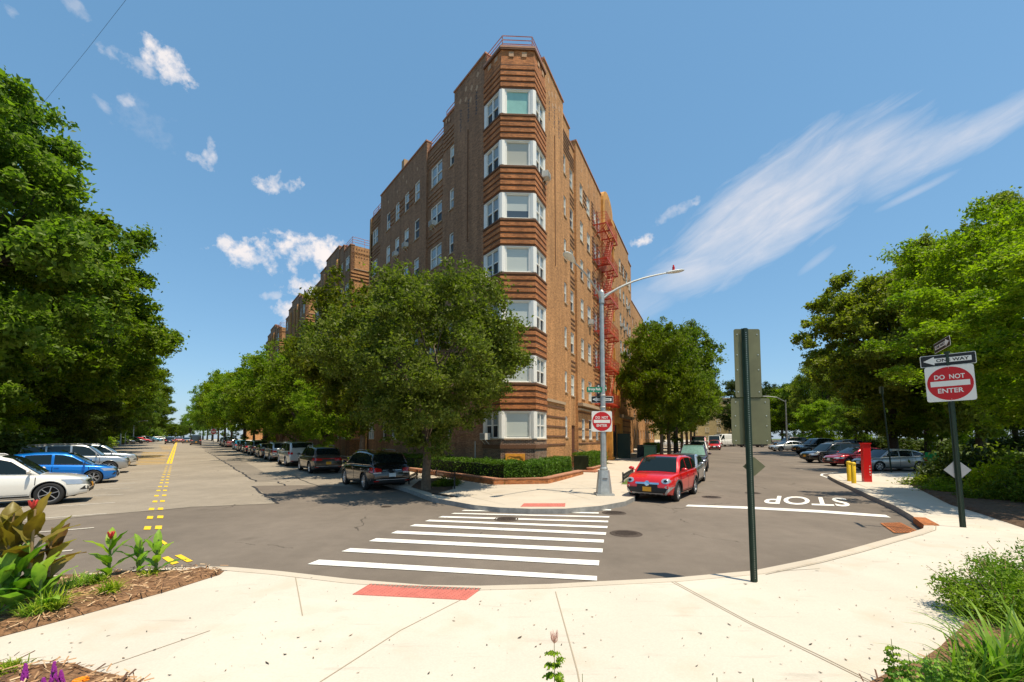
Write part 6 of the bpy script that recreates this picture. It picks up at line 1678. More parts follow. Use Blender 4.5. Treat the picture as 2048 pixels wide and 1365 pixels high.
# angled row left
hd = -nL
gl_ = 'cars parked nose-out on the left side of the avenue'
place_car('suv_front', LP(22.4, 4.95), hd, 'white SUV with silver wheels, nearest on the left behind the canna leaves', white, group=gl_)
place_car('hatch', LP(31.0, 4.7), hd, 'bright blue hatchback beside the white SUV', blue, group=gl_, scale=1.08)
place_car('boxsuv', LP(38.0, 5.0), hd, 'silver boxy SUV with chrome nose behind the blue hatchback', silver, group=gl_)
place_car('suv_front', LP(45.5, 5.0), hd, 'pale silver white SUV last of the near left row', lsilver, group=gl_)
for px, Y, key, p_, lab in ((170, 84, 'pickup', silver, 'silver pickup beneath the diamond sign back'), (212, 92, 'suv', silver, 'silver SUV in the shade right of the diamond sign'), (245, 100, 'suv', dgrey, 'dark SUV seen side-on beside the round sign'),
                            (268, 108, 'suv', greyp, 'grey SUV just right of the dark side-on SUV'), (283, 116, 'sedan', dred, 'dark red sedan in the distant left row'), (294, 124, 'suv', white, 'white SUV in the distant left row'),
                            (305, 134, 'sedan', skyb, 'bluish car in the distant left row'), (313, 142, 'sedan', silver, 'silver sedan in the distant left row'), (321, 150, 'sedan', white, 'farthest white sedan in the distant left row')):
    place_car(key, ((px - 1024) / 880 * Y, Y), hd, lab, p_, group='cars parked far along the left side of the avenue')
# right street kerb row, facing us
gr_ = 'cars parked along the right street kerb facing the viewer'
place_car('crossover', (6.02, 17.5), (-.575, -.818), 'red small crossover with round headlights and yellow plate at the corner', red, group=gr_)
place_car('sedan', (8.75, 22.7), (-.50, -.866), 'silver grey sedan tucked behind the red crossover', silver, group=gr_)
place_car('shade_suv', (12.75, 31.0), (-.42, -.9), 'dark plum SUV with a pale green sunshade in its windscreen', plum, group=gr_)
place_car('suv_front', (19.4, 46), (-.42, -.9), 'white SUV behind the dark plum SUV', white, group=gr_)
place_car('van', (25.4, 60), (-.42, -.9), 'dull red van roof showing above the white SUV', maroon, name='parked_van', cat='van', group=gr_)
place_car('hatch', (31.2, 68), (-.42, -.9), 'bright red hatchback just left of the white vans', red, group=gr_)
place_car('van', (34.4, 75), (-.40, -.9), 'white van nearer of two down the right street', white, name='parked_van', cat='van', group=gr_)
place_car('van', (40.2, 84), (-.9, -.45), 'white van farther of two, turned towards the left', white, name='parked_van', cat='van', scale=1.1)
place_car('suv', (44.5, 88), (-.42, -.9), 'black SUV right of the farther white van', black)
# right parking lot
gp = 'cars parked in the right-hand lot'
place_car('hatch', (25.7, 30.2), (-1, .02), 'grey silver hatchback seen side-on behind the red post', paint('pale grey', (.34, .33, .31), .55), group=gp, scale=1.0)
place_car('sedan', (26.9, 34.2), (-1, .0), 'red sedan between the grey hatchback and the black SUV', dred, group=gp)
place_car('suv_front', (27.6, 38.0), (-1, .0), 'black SUV with big headlights next to the red sedan', black, group=gp)
place_car('pickup', (36.4, 52), (-1, .05), 'black crew cab pickup truck with chrome wheels', black, name='pickup_truck', cat='pickup truck', group=gp)
place_car('suv_front', (42.0, 56), (-1, .0), 'pale tan SUV partly hidden behind the pickup bed', beige, group=gp)
place_car('sedan', (38.8, 62), (-1, .05), 'silver white sedan left of the black pickup', lsilver, group=gp)
place_car('boxsuv', (48, 76), (-1, .05), 'tan topped dark SUV above the silver sedan', bronze, group=gp)
place_car('suv', (43.5, 80), (-1, .05), 'dark car half hidden behind the green sign post', dgrey, group=gp)
#@@PART4
# ================================================================ TREES
Mt['leaf_linden'] = leafmat('leaves linden', (.030, .052, .005), (.22, .235, .022), .38)
Mt['leaf_light'] = leafmat('leaves light green', (.055, .12, .006), (.32, .39, .018), .48)
Mt['leaf_oak'] = leafmat('leaves oak', (.028, .070, .004), (.25, .31, .012), .44)
Mt['leaf_olive'] = leafmat('leaves olive', (.065, .085, .007), (.33, .33, .025), .42)
Mt['leaf_dark'] = leafmat('leaves dark', (.010, .022, .003), (.09, .12, .010), .2)
Mt['leaf_mid'] = leafmat('leaves mid', (.026, .062, .006), (.21, .26, .018), .42)


def crown_fn(Rr, z0, z1, nclump, shell=.55, flat=.6, csize=.16, irregular=.25, bottom=.55, dark=0, layers=0):
    def fn(rg, n):
        H_ = (z1 - z0) / 2; zc = (z0 + z1) / 2
        d = rg.normal(size=(nclump, 3)); d /= np.linalg.norm(d, axis=1)[:, None]
        rr = shell + (1 - shell) * rg.random(nclump) ** .6
        nn = np.array([noise.noise(Vector((a * 1.6 + 5, b * 1.6, c * 1.6))) for a, b, c in d])
        rr = np.minimum(rr * (1 + irregular * nn * 1.6), 1.06)
        cen = d * rr[:, None]
        cen[:, 2] = np.where(cen[:, 2] < 0, cen[:, 2] * 1.0, cen[:, 2])
        rad = Rr * (1 - .0 * cen[:, 2])
        w = np.where(cen[:, 2] < 0, 1 - (1 - bottom) * (-cen[:, 2]) ** 1.5, 1)
        P = np.stack([cen[:, 0] * Rr * w, cen[:, 1] * Rr * w, zc + cen[:, 2] * H_], 1)
        cr = csize * Rr * rg.uniform(.6, 1.35, nclump)
        wgt = cr ** 2; wgt /= wgt.sum()
        ns = 9; k0 = np.repeat(np.arange(nclump), ns)
        e0 = rg.normal(size=(nclump * ns, 3)); e0 /= np.linalg.norm(e0, axis=1)[:, None]
        q0 = e0 * (rg.random(nclump * ns) ** .5)[:, None] * cr[k0][:, None]; q0[:, 2] *= flat
        q0[:, 2] -= .25 * (q0[:, 0] ** 2 + q0[:, 1] ** 2) / cr[k0]
        P2 = P[k0] + q0; cr2 = cr[k0] * rg.uniform(.22, .5, len(k0)); w2 = cr2 ** 2; w2 /= w2.sum()
        k = rg.choice(len(k0), n, p=w2)
        q = rg.normal(size=(n, 3)) * .5 * cr2[k][:, None]; q[:, 2] *= .75
        st = rg.random(n) < .10; q[st] *= 1.7
        c = P2[k] + q
        cv = rg.beta(2.2, 2.6, len(k0))
        val = .5 * cv[k] + .5 * rg.beta(2, 2.4, n)
        return c, val, np.ones(n)
    return fn


def limb_mesh(h0, r0, tips, fork, seed, lean=(0, 0), mat_=None, forks=5):
    rg = random.Random(seed); mb = MB(); top = Vector((lean[0], lean[1], fork))
    mb.tube([(0, 0, -.3), (0, 0, 0), (lean[0] * .2, lean[1] * .2, fork * .3), (lean[0] * .6 + .05, lean[1] * .6, fork * .7), top], [r0 * 1.55, r0 * 1.25, r0, r0 * .9, r0 * .85], 10)
    mains = []
    for i in range(forks):
        a = 2 * math.pi * i / forks + rg.uniform(-.4, .4); mains.append([top, a, []])
    for t in tips:
        t = Vector(t); a = math.atan2(t.y - top.y, t.x - top.x); m = min(mains, key=lambda m_: abs((m_[1] - a + math.pi) % (2 * math.pi) - math.pi)); m[2].append(t)
    for t0, a, ts in mains:
        if not ts: continue
        av = sum(ts, Vector()) / len(ts); mid = t0.lerp(av, .55) + Vector((0, 0, .12 * (av - t0).length))
        mb.tube([t0 - Vector((0, 0, .2)), t0.lerp(mid, .5) + Vector((rg.uniform(-.2, .2), rg.uniform(-.2, .2), .2)), mid], [r0 * .6, r0 * .45, r0 * .32], 7)
        for t in ts:
            m2 = mid.lerp(t, .5) + Vector((rg.uniform(-.4, .4), rg.uniform(-.4, .4), rg.uniform(0, .5))); mb.tube([mid - (mid - t0) * .05, m2, t], [r0 * .26, r0 * .15, r0 * .04], 5)
    return mb


TP = {}


def tree_proto(key, Rr, z0, z1, nclump, nleaf, lsize, seed, r0=.25, fork=None, bark='bark', **kw):
    fn = crown_fn(Rr, z0, z1, nclump, **kw)
    me = leaves(nleaf, fn, lsize, seed, .35); me.name = 'crown'
    rg = np.random.default_rng(seed); tips = []
    H_ = (z1 - z0) / 2; zc = (z0 + z1) / 2
    for i in range(30):
        d = rg.normal(size=3); d /= np.linalg.norm(d); k = .7
        if d[2] < -.5: d[2] *= -.5
        tips.append((d[0] * Rr * k, d[1] * Rr * k, zc + d[2] * H_ * k))
    mb = limb_mesh(0, r0, tips, fork or (z0 + .12 * (z1 - z0)), seed)
    tm = bpy.data.meshes.new('trunk'); tm.from_pydata(mb.v, [], mb.f); tm.materials.append(Mt[bark]); tm.polygons.foreach_set('use_smooth', [True] * len(tm.polygons))
    TP[key] = (me, tm)


def tree(key, x, y, label, leafm, s=1, sz=None, rz=0, group=None, zoff=.1):
    me, tm = TP[key]
    t = thing('tree', label, 'tree', (x, y, gz(y) + zoff), rz, group); t.scale = (s, s, sz or s)
    if not me.materials: me.materials.append(Mt[leafm])
    a = bpy.data.objects.new('trunk', tm); C.objects.link(a); a.parent = t
    b = bpy.data.objects.new('crown', me); C.objects.link(b); b.parent = t
    b.material_slots[0].link = 'OBJECT'; b.material_slots[0].material = Mt[leafm]
    return t


tree_proto('linden', 4.75, 1.9, 10.4, 200, 98000, .15, 3, r0=.2, fork=2.6, csize=.17, shell=.5, irregular=.12, bottom=.62, flat=.75)
tree_proto('street', 4.6, 2.6, 12.5, 130, 42000, .22, 5, r0=.2, fork=3.2, csize=.2, shell=.4, irregular=.3, bottom=.6, flat=.7)
tree_proto('oak', 8.2, 3.0, 23.0, 210, 110000, .30, 8, r0=.45, fork=6, bark='barkd', csize=.15, shell=.45, irregular=.28, bottom=.8, flat=.5)
tree_proto('round', 5.2, 2.0, 14.0, 120, 40000, .24, 12, r0=.25, fork=3.5, bark='barkd', csize=.2, shell=.4, irregular=.35, bottom=.7, flat=.6)
tree_proto('plane', 7.5, 2.6, 19.0, 210, 95000, .30, 15, r0=.35, fork=6, bark='barkd', csize=.15, shell=.5, irregular=.35, bottom=.7, flat=.55)
tree_proto('near', 6.2, 3.2, 15.5, 190, 130000, .17, 18, r0=.3, fork=4, bark='barkd', csize=.16, shell=.45, irregular=.3, bottom=.75, flat=.45)

p = g(857, 981, kz)
tree('linden', p.x - .12, p.y + .1, 'dense dark green street tree with a round crown, nearest in front of the building', 'leaf_linden', .87, .885, zoff=kz)
ga = 'street trees along the avenue kerb'
def at_al(a, off): q = LP(a, off); return q.x, q.y
x, y = at_al(27.0, -8.9); tree('street', x, y, 'slightly smaller street tree just left behind the round-crowned one', 'leaf_linden', .88, .97, 1.0, ga)
x, y = at_al(35.5, -9.0); tree('street', x, y, 'bright green low street tree behind the bronze SUV', 'leaf_light', .62, .55, 2.2, ga)
for i, (a, s, m, lab) in enumerate(((46, .98, 'leaf_mid', 'street tree third along the avenue kerb'), (57, 1.1, 'leaf_light', 'light green street tree with dark trunk, above the beige sedan'), (68, 1.05, 'leaf_light', 'light green street tree above the black sedan in the kerb row'),
                                    (80, 1.05, 'leaf_mid', 'street tree beside the small bright blue hatchback'), (93, 1.1, 'leaf_light', 'light green tree above the maroon SUV'), (107, 1.12, 'leaf_light', 'avenue tree above the far end of the kerb row'),
                                    (124, 1.15, 'leaf_light', 'distant avenue tree beside the red road sign'), (145, 1.2, 'leaf_mid', 'distant avenue tree left of the red road sign'), (172, 1.25, 'leaf_light', 'distant avenue tree above the grey van'), (205, 1.3, 'leaf_mid', 'very distant tree at the right of the gap of sky'), (245, 1.3, 'leaf_light', 'farthest tree right of the avenue gap'))):
    x, y = at_al(a, -9.4 if a < 100 else -8.5); tree('street' if i % 2 else 'round', x, y, lab, m, s * .95, s * (.90 if i < 3 else .92 if i < 5 else 1.12), i * 1.3, ga)
for i, (a, o_, s, m, lab) in enumerate(((46, 13.5, 1.08, 'leaf_oak', 'oak set back behind the two left edge oaks'), (38, 11.5, 1.05, 'leaf_oak', 'tallest dark oak rising at the left edge of the view'), (56, 10.5, 1.10, 'leaf_oak', 'broad dark oak second from the left edge'), (73, 10.8, 1.0, 'leaf_oak', 'broad oak third from the left edge, reaching over the parked cars'),
                                    (92, 11, 1.02, 'leaf_oak', 'fourth big oak along the left of the avenue'), (114, 11, 1.08, 'leaf_oak', 'fifth big oak beyond the diamond sign'), (137, 12, 1.05, 'leaf_mid', 'sixth big oak above the distant left row of cars'), (160, 12, 1.0, 'leaf_mid', 'seventh oak left of the gap of sky'), (195, 12, 1.0, 'leaf_mid', 'eighth distant oak left of the gap of sky'), (235, 10, 1.0, 'leaf_mid', 'farthest oak left of the avenue gap'))):
    x, y = at_al(a, o_); tree('oak', x, y, lab, m, s, s, i * 1.1, 'big oaks along the park side of the avenue')
for i, (px, Y, s, m, lab) in enumerate(((-60, 27, .55, 'leaf_light', 'low bright leafed tree at the left edge behind the white SUV'), (70, 37, .62, 'leaf_dark', 'dark bushy tree behind the blue hatchback'), (150, 50, .7, 'leaf_dark', 'dark bushy tree behind the silver SUVs'), (215, 72, .75, 'leaf_mid', 'bushy tree behind the diamond sign'), (30, 48, .9, 'leaf_dark', 'dark tree deep in the park at far left'), (120, 66, 1.0, 'leaf_dark', 'dark tree deep in the park behind the diamond sign'), (185, 95, 1.1, 'leaf_dark', 'deep shade tree behind the far left cars'), (262, 130, 1.1, 'leaf_mid', 'small tree behind the round sign'))):
    tree('round', (px - 1024) / 880 * Y, Y, lab, m, s, s * .85, i * 2.1, 'understorey trees on the park side', .0)
# right street trees by the building
gs = 'street trees on the right street pavement'
x, y = RP(41.5, -4.2)[:2]; tree('street', x, y, 'street tree nearest the green cabinet on the right street', 'leaf_mid', .78, .98, .5, gs)
x, y = RP(45.5, -3.9)[:2]; tree('street', x, y, 'middle of the three street trees by the green cabinet', 'leaf_mid', .9, 1.08, 2.5, gs)
x, y = RP(50, -3.6)[:2]; tree('round', x, y, 'third street tree beyond the green cabinet', 'leaf_mid', .95, 1.08, 4.5, gs)
for i, (a, s) in enumerate(((60, 1.1), (72, 1.15), (86, 1.2), (102, 1.2), (122, 1.3))):
    x, y = RP(a, -4.3)[:2]; tree('street', x, y, ['street tree behind the three kerb trees', 'street tree above the red hatchback', 'street tree beside the white vans', 'distant tree in front of the yellow building', 'farthest tree on the right street kerb'][i], ['leaf_mid', 'leaf_mid', 'leaf_olive', 'leaf_olive', 'leaf_mid'][i], s, s, i * 1.7, gs)
# right side mass
for i, (key, px, Y, s, sz, m, lab) in enumerate((
        ('round', 1572, 120, 1.25, 1.15, 'leaf_light', 'rounded bright green tree behind the distant street lamp'), ('round', 1605, 105, 1.15, 1.2, 'leaf_mid', 'green tree right of the distant street lamp'),
        ('round', 1648, 85, 1.0, 1.3, 'leaf_olive', 'olive green tree above the black pickup'), ('plane', 1785, 49, 1.12, 1.18, 'leaf_olive', 'olive tinted plane tree behind the parked cars'),
        ('plane', 1855, 52, 1.0, 1.14, 'leaf_olive', 'tall olive brown plane tree with an open lower crown'), ('round', 1695, 90, 1.15, 1.5, 'leaf_mid', 'feathery topped tree left of the olive plane tree'),
        ('plane', 1960, 40, 1.0, 1.22, 'leaf_olive', 'tallest olive brown tree at the right edge'),
        ('near', 2085, 25, 1.05, 1.08, 'leaf_light', 'bright green tree overhanging the DO NOT ENTER sign at right'),
        ('round', 1880, 46, .75, .62, 'leaf_light', 'low bright tree behind the leaning sign post'), ('round', 1790, 58, .8, .75, 'leaf_olive', 'low yellowish tree above the grey hatchback'),
        ('round', 1710, 66, .7, .62, 'leaf_mid', 'low bushy tree behind the black SUV'), ('round', 1640, 76, .75, .62, 'leaf_light', 'low bright tree behind the pickup truck'), ('round', 1540, 128, 1.1, 1.0, 'leaf_mid', 'distant tree left of the far street lamp'),
        ('round', 1500, 150, 1.3, 1.2, 'leaf_mid', 'distant tree behind the olive sign backs'), ('round', 1830, 85, 1.1, 1.1, 'leaf_dark', 'dark tree deep in the right park'), ('round', 1930, 75, 1.1, 1.1, 'leaf_dark', 'dark tree deep behind the leaning sign post'),
        ('round', 2030, 60, 1.1, 1.1, 'leaf_dark', 'dark tree deep at the right edge'), ('plane', 1760, 110, 1.0, 1.0, 'leaf_dark', 'dark tall tree far in the right park'), ('round', 1990, 100, 1.3, 1.3, 'leaf_dark', 'farthest dark tree at the right'))):
    tree(key, (px - 1024) / 880 * Y, Y, lab, m, s, sz, i * 1.9 + .3, 'trees of the right-hand park', .0)
for i, px in enumerate((306, 322, 334, 345, 357, 368, 382)):
    Y = 270 + (i % 3) * 25; tree('round', (px - 1024) / 880 * Y, Y, ['leftmost', 'second', 'third', 'middle', 'fifth', 'sixth', 'rightmost'][i] + ' small tree closing the far end of the avenue', 'leaf_mid', 1.15, (1.2, 1.05, .85, .75, .8, 1.0, 1.2)[i], i * 1.3, 'trees closing the far end of the avenue', .0)
for i in range(16):
    Y = 120 + (i % 3) * 18; px = 1480 + i * 42; tree('round', (px - 1024) / 880 * Y, Y, ['leftmost dark tree', 'second dark tree', 'third dark tree', 'fourth dark tree', 'fifth dark tree', 'sixth dark tree', 'seventh dark tree', 'eighth dark tree', 'ninth dark tree', 'tenth dark tree', 'eleventh dark tree', 'twelfth dark tree', 'thirteenth dark tree', 'fourteenth dark tree', 'fifteenth dark tree', 'rightmost dark tree'][i] + ' of the distant belt closing the right park', 'leaf_dark', 1.5, 1.3, i * 1.1, 'distant tree belt of the right park', .0)
for i in range(9):
    Y = 110 + (i % 3) * 22; px = -60 + i * 38; tree('round', (px - 1024) / 880 * Y, Y, ['leftmost', 'second', 'third', 'fourth', 'middle', 'sixth', 'seventh', 'eighth', 'rightmost'][i] + ' dark tree of the distant belt in the left park', 'leaf_dark', 1.5, 1.3, i * 1.1, 'distant tree belt of the left park', .0)
tree('near', 18.8, 13.2, 'bright green tree just right of the view that shades the right pavement', 'leaf_light', .86, .60, 2.0, 'trees of the right-hand park', .0)


# ---- shrubs: understorey and bed plants
def shrub_mesh(Rx, h, n, size, seed, aspect=.5, ball=0):
    def fn(rg, n):
        k = 26; cd = rg.normal(size=(k, 3)); cd /= np.linalg.norm(cd, axis=1)[:, None]; cd[:, 2] = abs(cd[:, 2]); cc_ = cd * rg.uniform(.45, 1, k)[:, None]
        i = rg.integers(0, k, n); e = rg.normal(size=(n, 3)) * .16
        c = cc_[i] + e; c[:, 2] = abs(c[:, 2]); c = c * np.array([Rx, Rx, h])
        return c, .5 * rg.random(k)[i] + .5 * rg.beta(2, 2, n), np.ones(n)
    return leaves(n, fn, size, seed, .5, aspect)


SM = [shrub_mesh(1.0, 1.0, 5000, .12, 21), shrub_mesh(1.0, 1.0, 3500, .14, 22, .35)]
def shrub(name, x, y, rx, h, label, m, k=0, z=.1, group=None, cat='shrub'):
    r = thing(name, label, cat, (x, y, gz(y) + z), rnd.uniform(0, 6), group)
    me = SM[k] if k < 10 else k
    b = bpy.data.objects.new('foliage', SM[k]); C.objects.link(b); b.parent = r; b.scale = (rx, rx, h)
    if not SM[k].materials: SM[k].materials.append(Mt[m])
    b.material_slots[0].link = 'OBJECT'; b.material_slots[0].material = Mt[m]
    mb = MB()
    for i in range(6):
        a = i * 1.05; mb.tube([(0, 0, -.05), (math.cos(a) * rx * .25, math.sin(a) * rx * .25, h * .4), (math.cos(a) * rx * .5, math.sin(a) * rx * .5, h * .8)], [.03, .02, .006], 5)
    mb.build('stems', Mt['barkd'], r, world=False); return r


for i, (px, Y, rx, h, m, lab) in enumerate(((-40, 24, 3, 2.6, 'leaf_dark', 'dark shrub behind the white SUV at left'), (25, 30, 3.2, 2.4, 'leaf_mid', 'shrub behind the blue hatchback'), (70, 38, 3.4, 2.5, 'leaf_dark', 'dark shrub behind the silver boxy SUV'), (105, 48, 3.5, 2.6, 'leaf_mid', 'shrub left of the diamond sign'), (140, 60, 4, 2.8, 'leaf_dark', 'dark shrub at the foot of the diamond sign'),
                                         (180, 76, 4.5, 3, 'leaf_light', 'sunny shrub right of the diamond sign'), (222, 100, 5, 3.2, 'leaf_mid', 'shrub near the round sign'), (150, 42, 2.4, 1.6, 'leaf_dark', 'low dark shrub behind the last near left car'), (262, 128, 5, 4, 'leaf_mid', 'distant shrub beyond the round sign'), (300, 160, 6, 5, 'leaf_mid', 'distant shrub beside the left row of cars'))):
    shrub('shrub', (px - 1024) / 880 * Y - 1.5, Y + 1.0, rx, h, lab, m, i % 2, group='shrubs along the left park edge')
for i, (px, Y, rx, h, m, lab) in enumerate(((1935, 19.5, 1.5, 1.9, 'leaf_dark', 'dark rounded shrub behind the diamond marker of the leaning post'), (1905, 21, 1.1, 1.2, 'leaf_dark', 'small dark shrub beside the green barriers'), (1865, 19.5, 1.1, .55, 'leaf_mid', 'low ground shrub at the tip of the right bed'), (1890, 17.5, .9, .45, 'leaf_light', 'low yellow green ground plants at the bed edge'),
                                         (1990, 15.8, 1.0, 1.3, 'leaf_light', 'light green bush with pale flower tips at right'), (2035, 14.5, .9, .9, 'leaf_mid', 'mid green bush at the right edge of the far bed'), (2020, 19.5, 1.8, 1.7, 'leaf_mid', 'tall bush at the right edge behind the pale flowered bush'), (1960, 15.2, .7, .5, 'leaf_mid', 'small plant beneath the leaning post'),
                                         (1845, 62, 4, 1.8, 'leaf_dark', 'dark shrub row behind the grey hatchback'), (1770, 66, 4, 2, 'leaf_dark', 'dark shrub behind the red post'), (1690, 78, 4.5, 2.4, 'leaf_mid', 'shrub above the black SUV roof'), (1620, 88, 4, 2.6, 'leaf_light', 'bright shrub behind the pickup truck'), (1930, 70, 5, 2.2, 'leaf_dark', 'dark shrub far behind the leaning post'), (2020, 62, 5, 2.2, 'leaf_dark', 'dark shrub far at the right edge'), (2150, 15, 2, 1.6, 'leaf_mid', 'bush just outside the right edge'))):
    shrub('shrub', (px - 1024) / 880 * Y, Y, rx, h, lab, m, i % 2, group='shrubs of the right-hand park')
shrub('shrub', *(g(893, 972, kz)[:2]), .7, .42, 'low leafy plants inside the tree guard at the near street tree', 'leaf_mid', 1, .12)
q = LP(33, -11.8); shrub('shrub', q.x, q.y, 1.4, 1.1, 'bright rounded bush behind the bronze SUV', 'leaf_light', 0, .15)

# ---- foreground plants
Mt['blade'] = leafmat('grass blade', (.10, .20, .02), (.42, .48, .05), .35); Mt['blade2'] = leafmat('dark blade', (.05, .13, .015), (.22, .34, .03), .35)
Mt['canna'] = leafmat('canna leaf', (.045, .14, .012), (.28, .42, .045), .35, .35); Mt['bronzeleaf'] = leafmat('bronze canna leaf', (.09, .045, .014), (.27, .21, .035), .35, .35)
Mt['weed'] = leafmat('weed leaf', (.06, .15, .012), (.24, .36, .035), .3); Mt['stem'] = mat('stem', (.12, .17, .04), .7); Mt['dry'] = mat('dry stem', (.30, .20, .09), .8)
Mt['petalred'] = mat('canna flower red', (.50, .04, .03), .5); Mt['petalpink'] = mat('pale pink flower', (.62, .38, .30), .6); Mt['petalpurple'] = mat('purple flower', (.30, .03, .28), .6); Mt['petalorange'] = mat('orange flower', (.85, .25, .01), .6)


def blades(mb, vals, base, n, L, w, seed, spread=1.0, arch=.9, z=0, up0=.25):
    rg = random.Random(seed)
    for i in range(n):
        a = rg.uniform(0, 6.283); l = L * rg.uniform(.6, 1.15); lean = rg.uniform(up0, 1) * spread; bx, by = base[0] + rg.gauss(0, .05), base[1] + rg.gauss(0, .05)
        dx, dy = math.cos(a), math.sin(a); pts = []
        N_ = 6
        for k in range(N_ + 1):
            t = k / N_; r_ = l * lean * t * (.55 + .45 * t); h_ = l * (t * (1.05 - .35 * lean) - arch * lean * .55 * t * t * t)
            pts.append((bx + dx * r_, by + dy * r_, z + base[2] + h_))
        ww = w * rg.uniform(.7, 1.2); vs = []
        for k, p in enumerate(pts):
            t = k / N_; q = ww * (1 - t ** 2.2) * .5 + .0008; vs += [(p[0] - dy * q, p[1] + dx * q, p[2] + q * .3), (p[0] + dy * q, p[1] - dx * q, p[2] + q * .3)]
        mb.add(vs, [(2 * k, 2 * k + 1, 2 * k + 3, 2 * k + 2) for k in range(N_)]); v_ = rg.random(); vals += [v_] * len(vs)


def vbuild(mb, vals, name, m, parent, smooth=False):
    o = mb.build(name, m, parent, world=True, smooth=smooth)
    at = o.data.attributes.new('leafv', 'FLOAT', 'POINT'); at.data.foreach_set('value', vals); return o


def grass_tuft(px, py, n, L, w, label, seed, m='blade', spread=1, cat='grass tuft', group=None):
    p = g(px, py, kz + .05); r = thing('grass_tuft', label, cat, tuple(p), group=group); mb = MB(); vals = []; blades(mb, vals, p, n, L, w, seed, spread); vbuild(mb, vals, 'blades', Mt[m], r); return r


def broad_leaf(mb, vals, base, az, L, w, tilt, droop, val, fold=.25):
    dx, dy = math.cos(az), math.sin(az); N_ = 9; rows = []
    x = y = 0.0; ang = tilt; px_, pz_ = 0, 0; cen = []
    for k in range(N_ + 1):
        cen.append((px_, pz_)); px_ += math.cos(ang) * L / N_; pz_ += math.sin(ang) * L / N_; ang -= droop / N_
    for k, (a, b) in enumerate(cen):
        t = k / N_; q = w * .5 * (math.sin(math.pi * min(1, t * .97 + .03) ** .8) ** .85) * (1 if t < .97 else .25) + .003
        for s, f in ((-1, 1), (-.5, .35), (0, 0), (.5, .35), (1, 1)):
            o = q * s; lift = q * fold * abs(s) * 1.3 + (.012 * math.sin(k * 2.1 + s) if abs(s) == 1 else 0)
            vals.append(min(1, max(0, val + (.25 if s == 0 else 0) + .12 * math.sin(k * 1.9 + s * 3))))
            rows.append((base[0] + dx * a - dy * o - dx * math.sin(tilt) * lift * .6, base[1] + dy * a + dx * o - dy * math.sin(tilt) * lift * .6, base[2] + b + lift * math.cos(tilt)))
    mb.add(rows, [(k * 5 + j, k * 5 + j + 1, (k + 1) * 5 + j + 1, (k + 1) * 5 + j) for k in range(N_) for j in range(4)])


def canna(px, py, h, n, L, w, m, label, seed, flower=None):
    h *= 1.22 if L > .5 else 1.05; p = g(px, py, kz + .04); rg = random.Random(seed); r = thing('canna_plant', label, 'canna plant', tuple(p), group='canna lilies in the left bed')
    mb = MB(); mb.tube([(p.x, p.y, p.z - .05), (p.x + rg.uniform(-.02, .02), p.y, p.z + h * .5), (p.x + rg.uniform(-.04, .04), p.y, p.z + h)], [.022, .018, .010], 7); mb.build('stem', Mt['stem'] if m == 'canna' else Mt['dry'], r)
    for i in range(n):
        z = p.z + h * (.08 + .80 * i / n); t_ = i / max(1, n - 1); lm = MB(); vals = []
        broad_leaf(lm, vals, (p.x, p.y, z), i * 2.3 + rg.uniform(-.5, .5) + seed, L * rg.uniform(.8, 1.1) * (1 - .25 * t_), w * rg.uniform(.85, 1.1) * (1 - .2 * t_), .75 + .5 * t_ + rg.uniform(-.1, .15), .9 * (1 - .5 * t_) + rg.uniform(-.1, .3), rg.random())
        vbuild(lm, vals, 'leaf', Mt[m], r, True)
    if flower:
        fm = MB()
        for k in range(9):
            a = k * 2.4; fm.tube([(p.x, p.y, p.z + h), (p.x + .018 * math.cos(a), p.y + .018 * math.sin(a), p.z + h + .05), (p.x + .05 * math.cos(a) * (k % 3 + 1) / 3, p.y + .05 * math.sin(a), p.z + h + .11)], [.008, .017, .004], 6)
        fm.build('flower', flower, r)
    return r


# big clump at the left
for k, (px, py, h, n, L, w, m, fl) in enumerate(((10, 1222, .95, 10, .62, .24, 'bronzeleaf', None), (52, 1218, .98, 9, .60, .22, 'bronzeleaf', Mt['petalred']), (95, 1200, .75, 8, .60, .21, 'bronzeleaf', None), (-30, 1230, .9, 8, .65, .24, 'bronzeleaf', None),
                                                 (30, 1228, .52, 8, .58, .20, 'canna', None), (75, 1224, .45, 7, .50, .17, 'canna', None), (-5, 1240, .5, 7, .55, .2, 'canna', None))):
    canna(px, py, h, n, L, w, m, ['tall bronze leaved canna at the left edge without a flower', 'tallest bronze leaved canna with a red flower, left clump', 'bronze leaved canna at the right of the left clump', 'bronze leaved canna cut by the left edge', 'green leaved canna in front of the bronze ones', 'small green canna at the front of the left clump', 'green canna lowest at the left edge'][k], k + 1, fl)
canna(217, 1158, .55, 8, .50, .14, 'canna', 'green canna with a red flower, left of the three single plants', 11, Mt['petalred'])
canna(276, 1148, .48, 8, .40, .12, 'canna', 'green canna middle of the three single plants', 12); canna(312, 1149, .50, 7, .38, .13, 'canna', 'green canna right of the three single plants', 13)
for i, (px, py, n, L, lab) in enumerate(((103, 1222, 150, .36, 'large yellow green grass tuft right of the canna clump'), (60, 1235, 80, .3, 'grass tuft at the foot of the canna clump'), (218, 1188, 110, .28, 'grass tuft beneath the flowering single canna'), (165, 1172, 110, .28, 'yellow grass tuft behind the large one'), (195, 1168, 90, .24, 'small yellow grass tuft near the kerb'), (135, 1180, 80, .24, 'small grass tuft left of the yellow ones'), (300, 1152, 50, .18, 'thin grass tuft between the two right cannas'), (15, 1340, 260, .10, 'low green ground tuft at the lower left edge'))):
    grass_tuft(px, py, n, L, .014 if i < 7 else .008, lab, 30 + i, group='grass tufts in the left bed', spread=1.0)
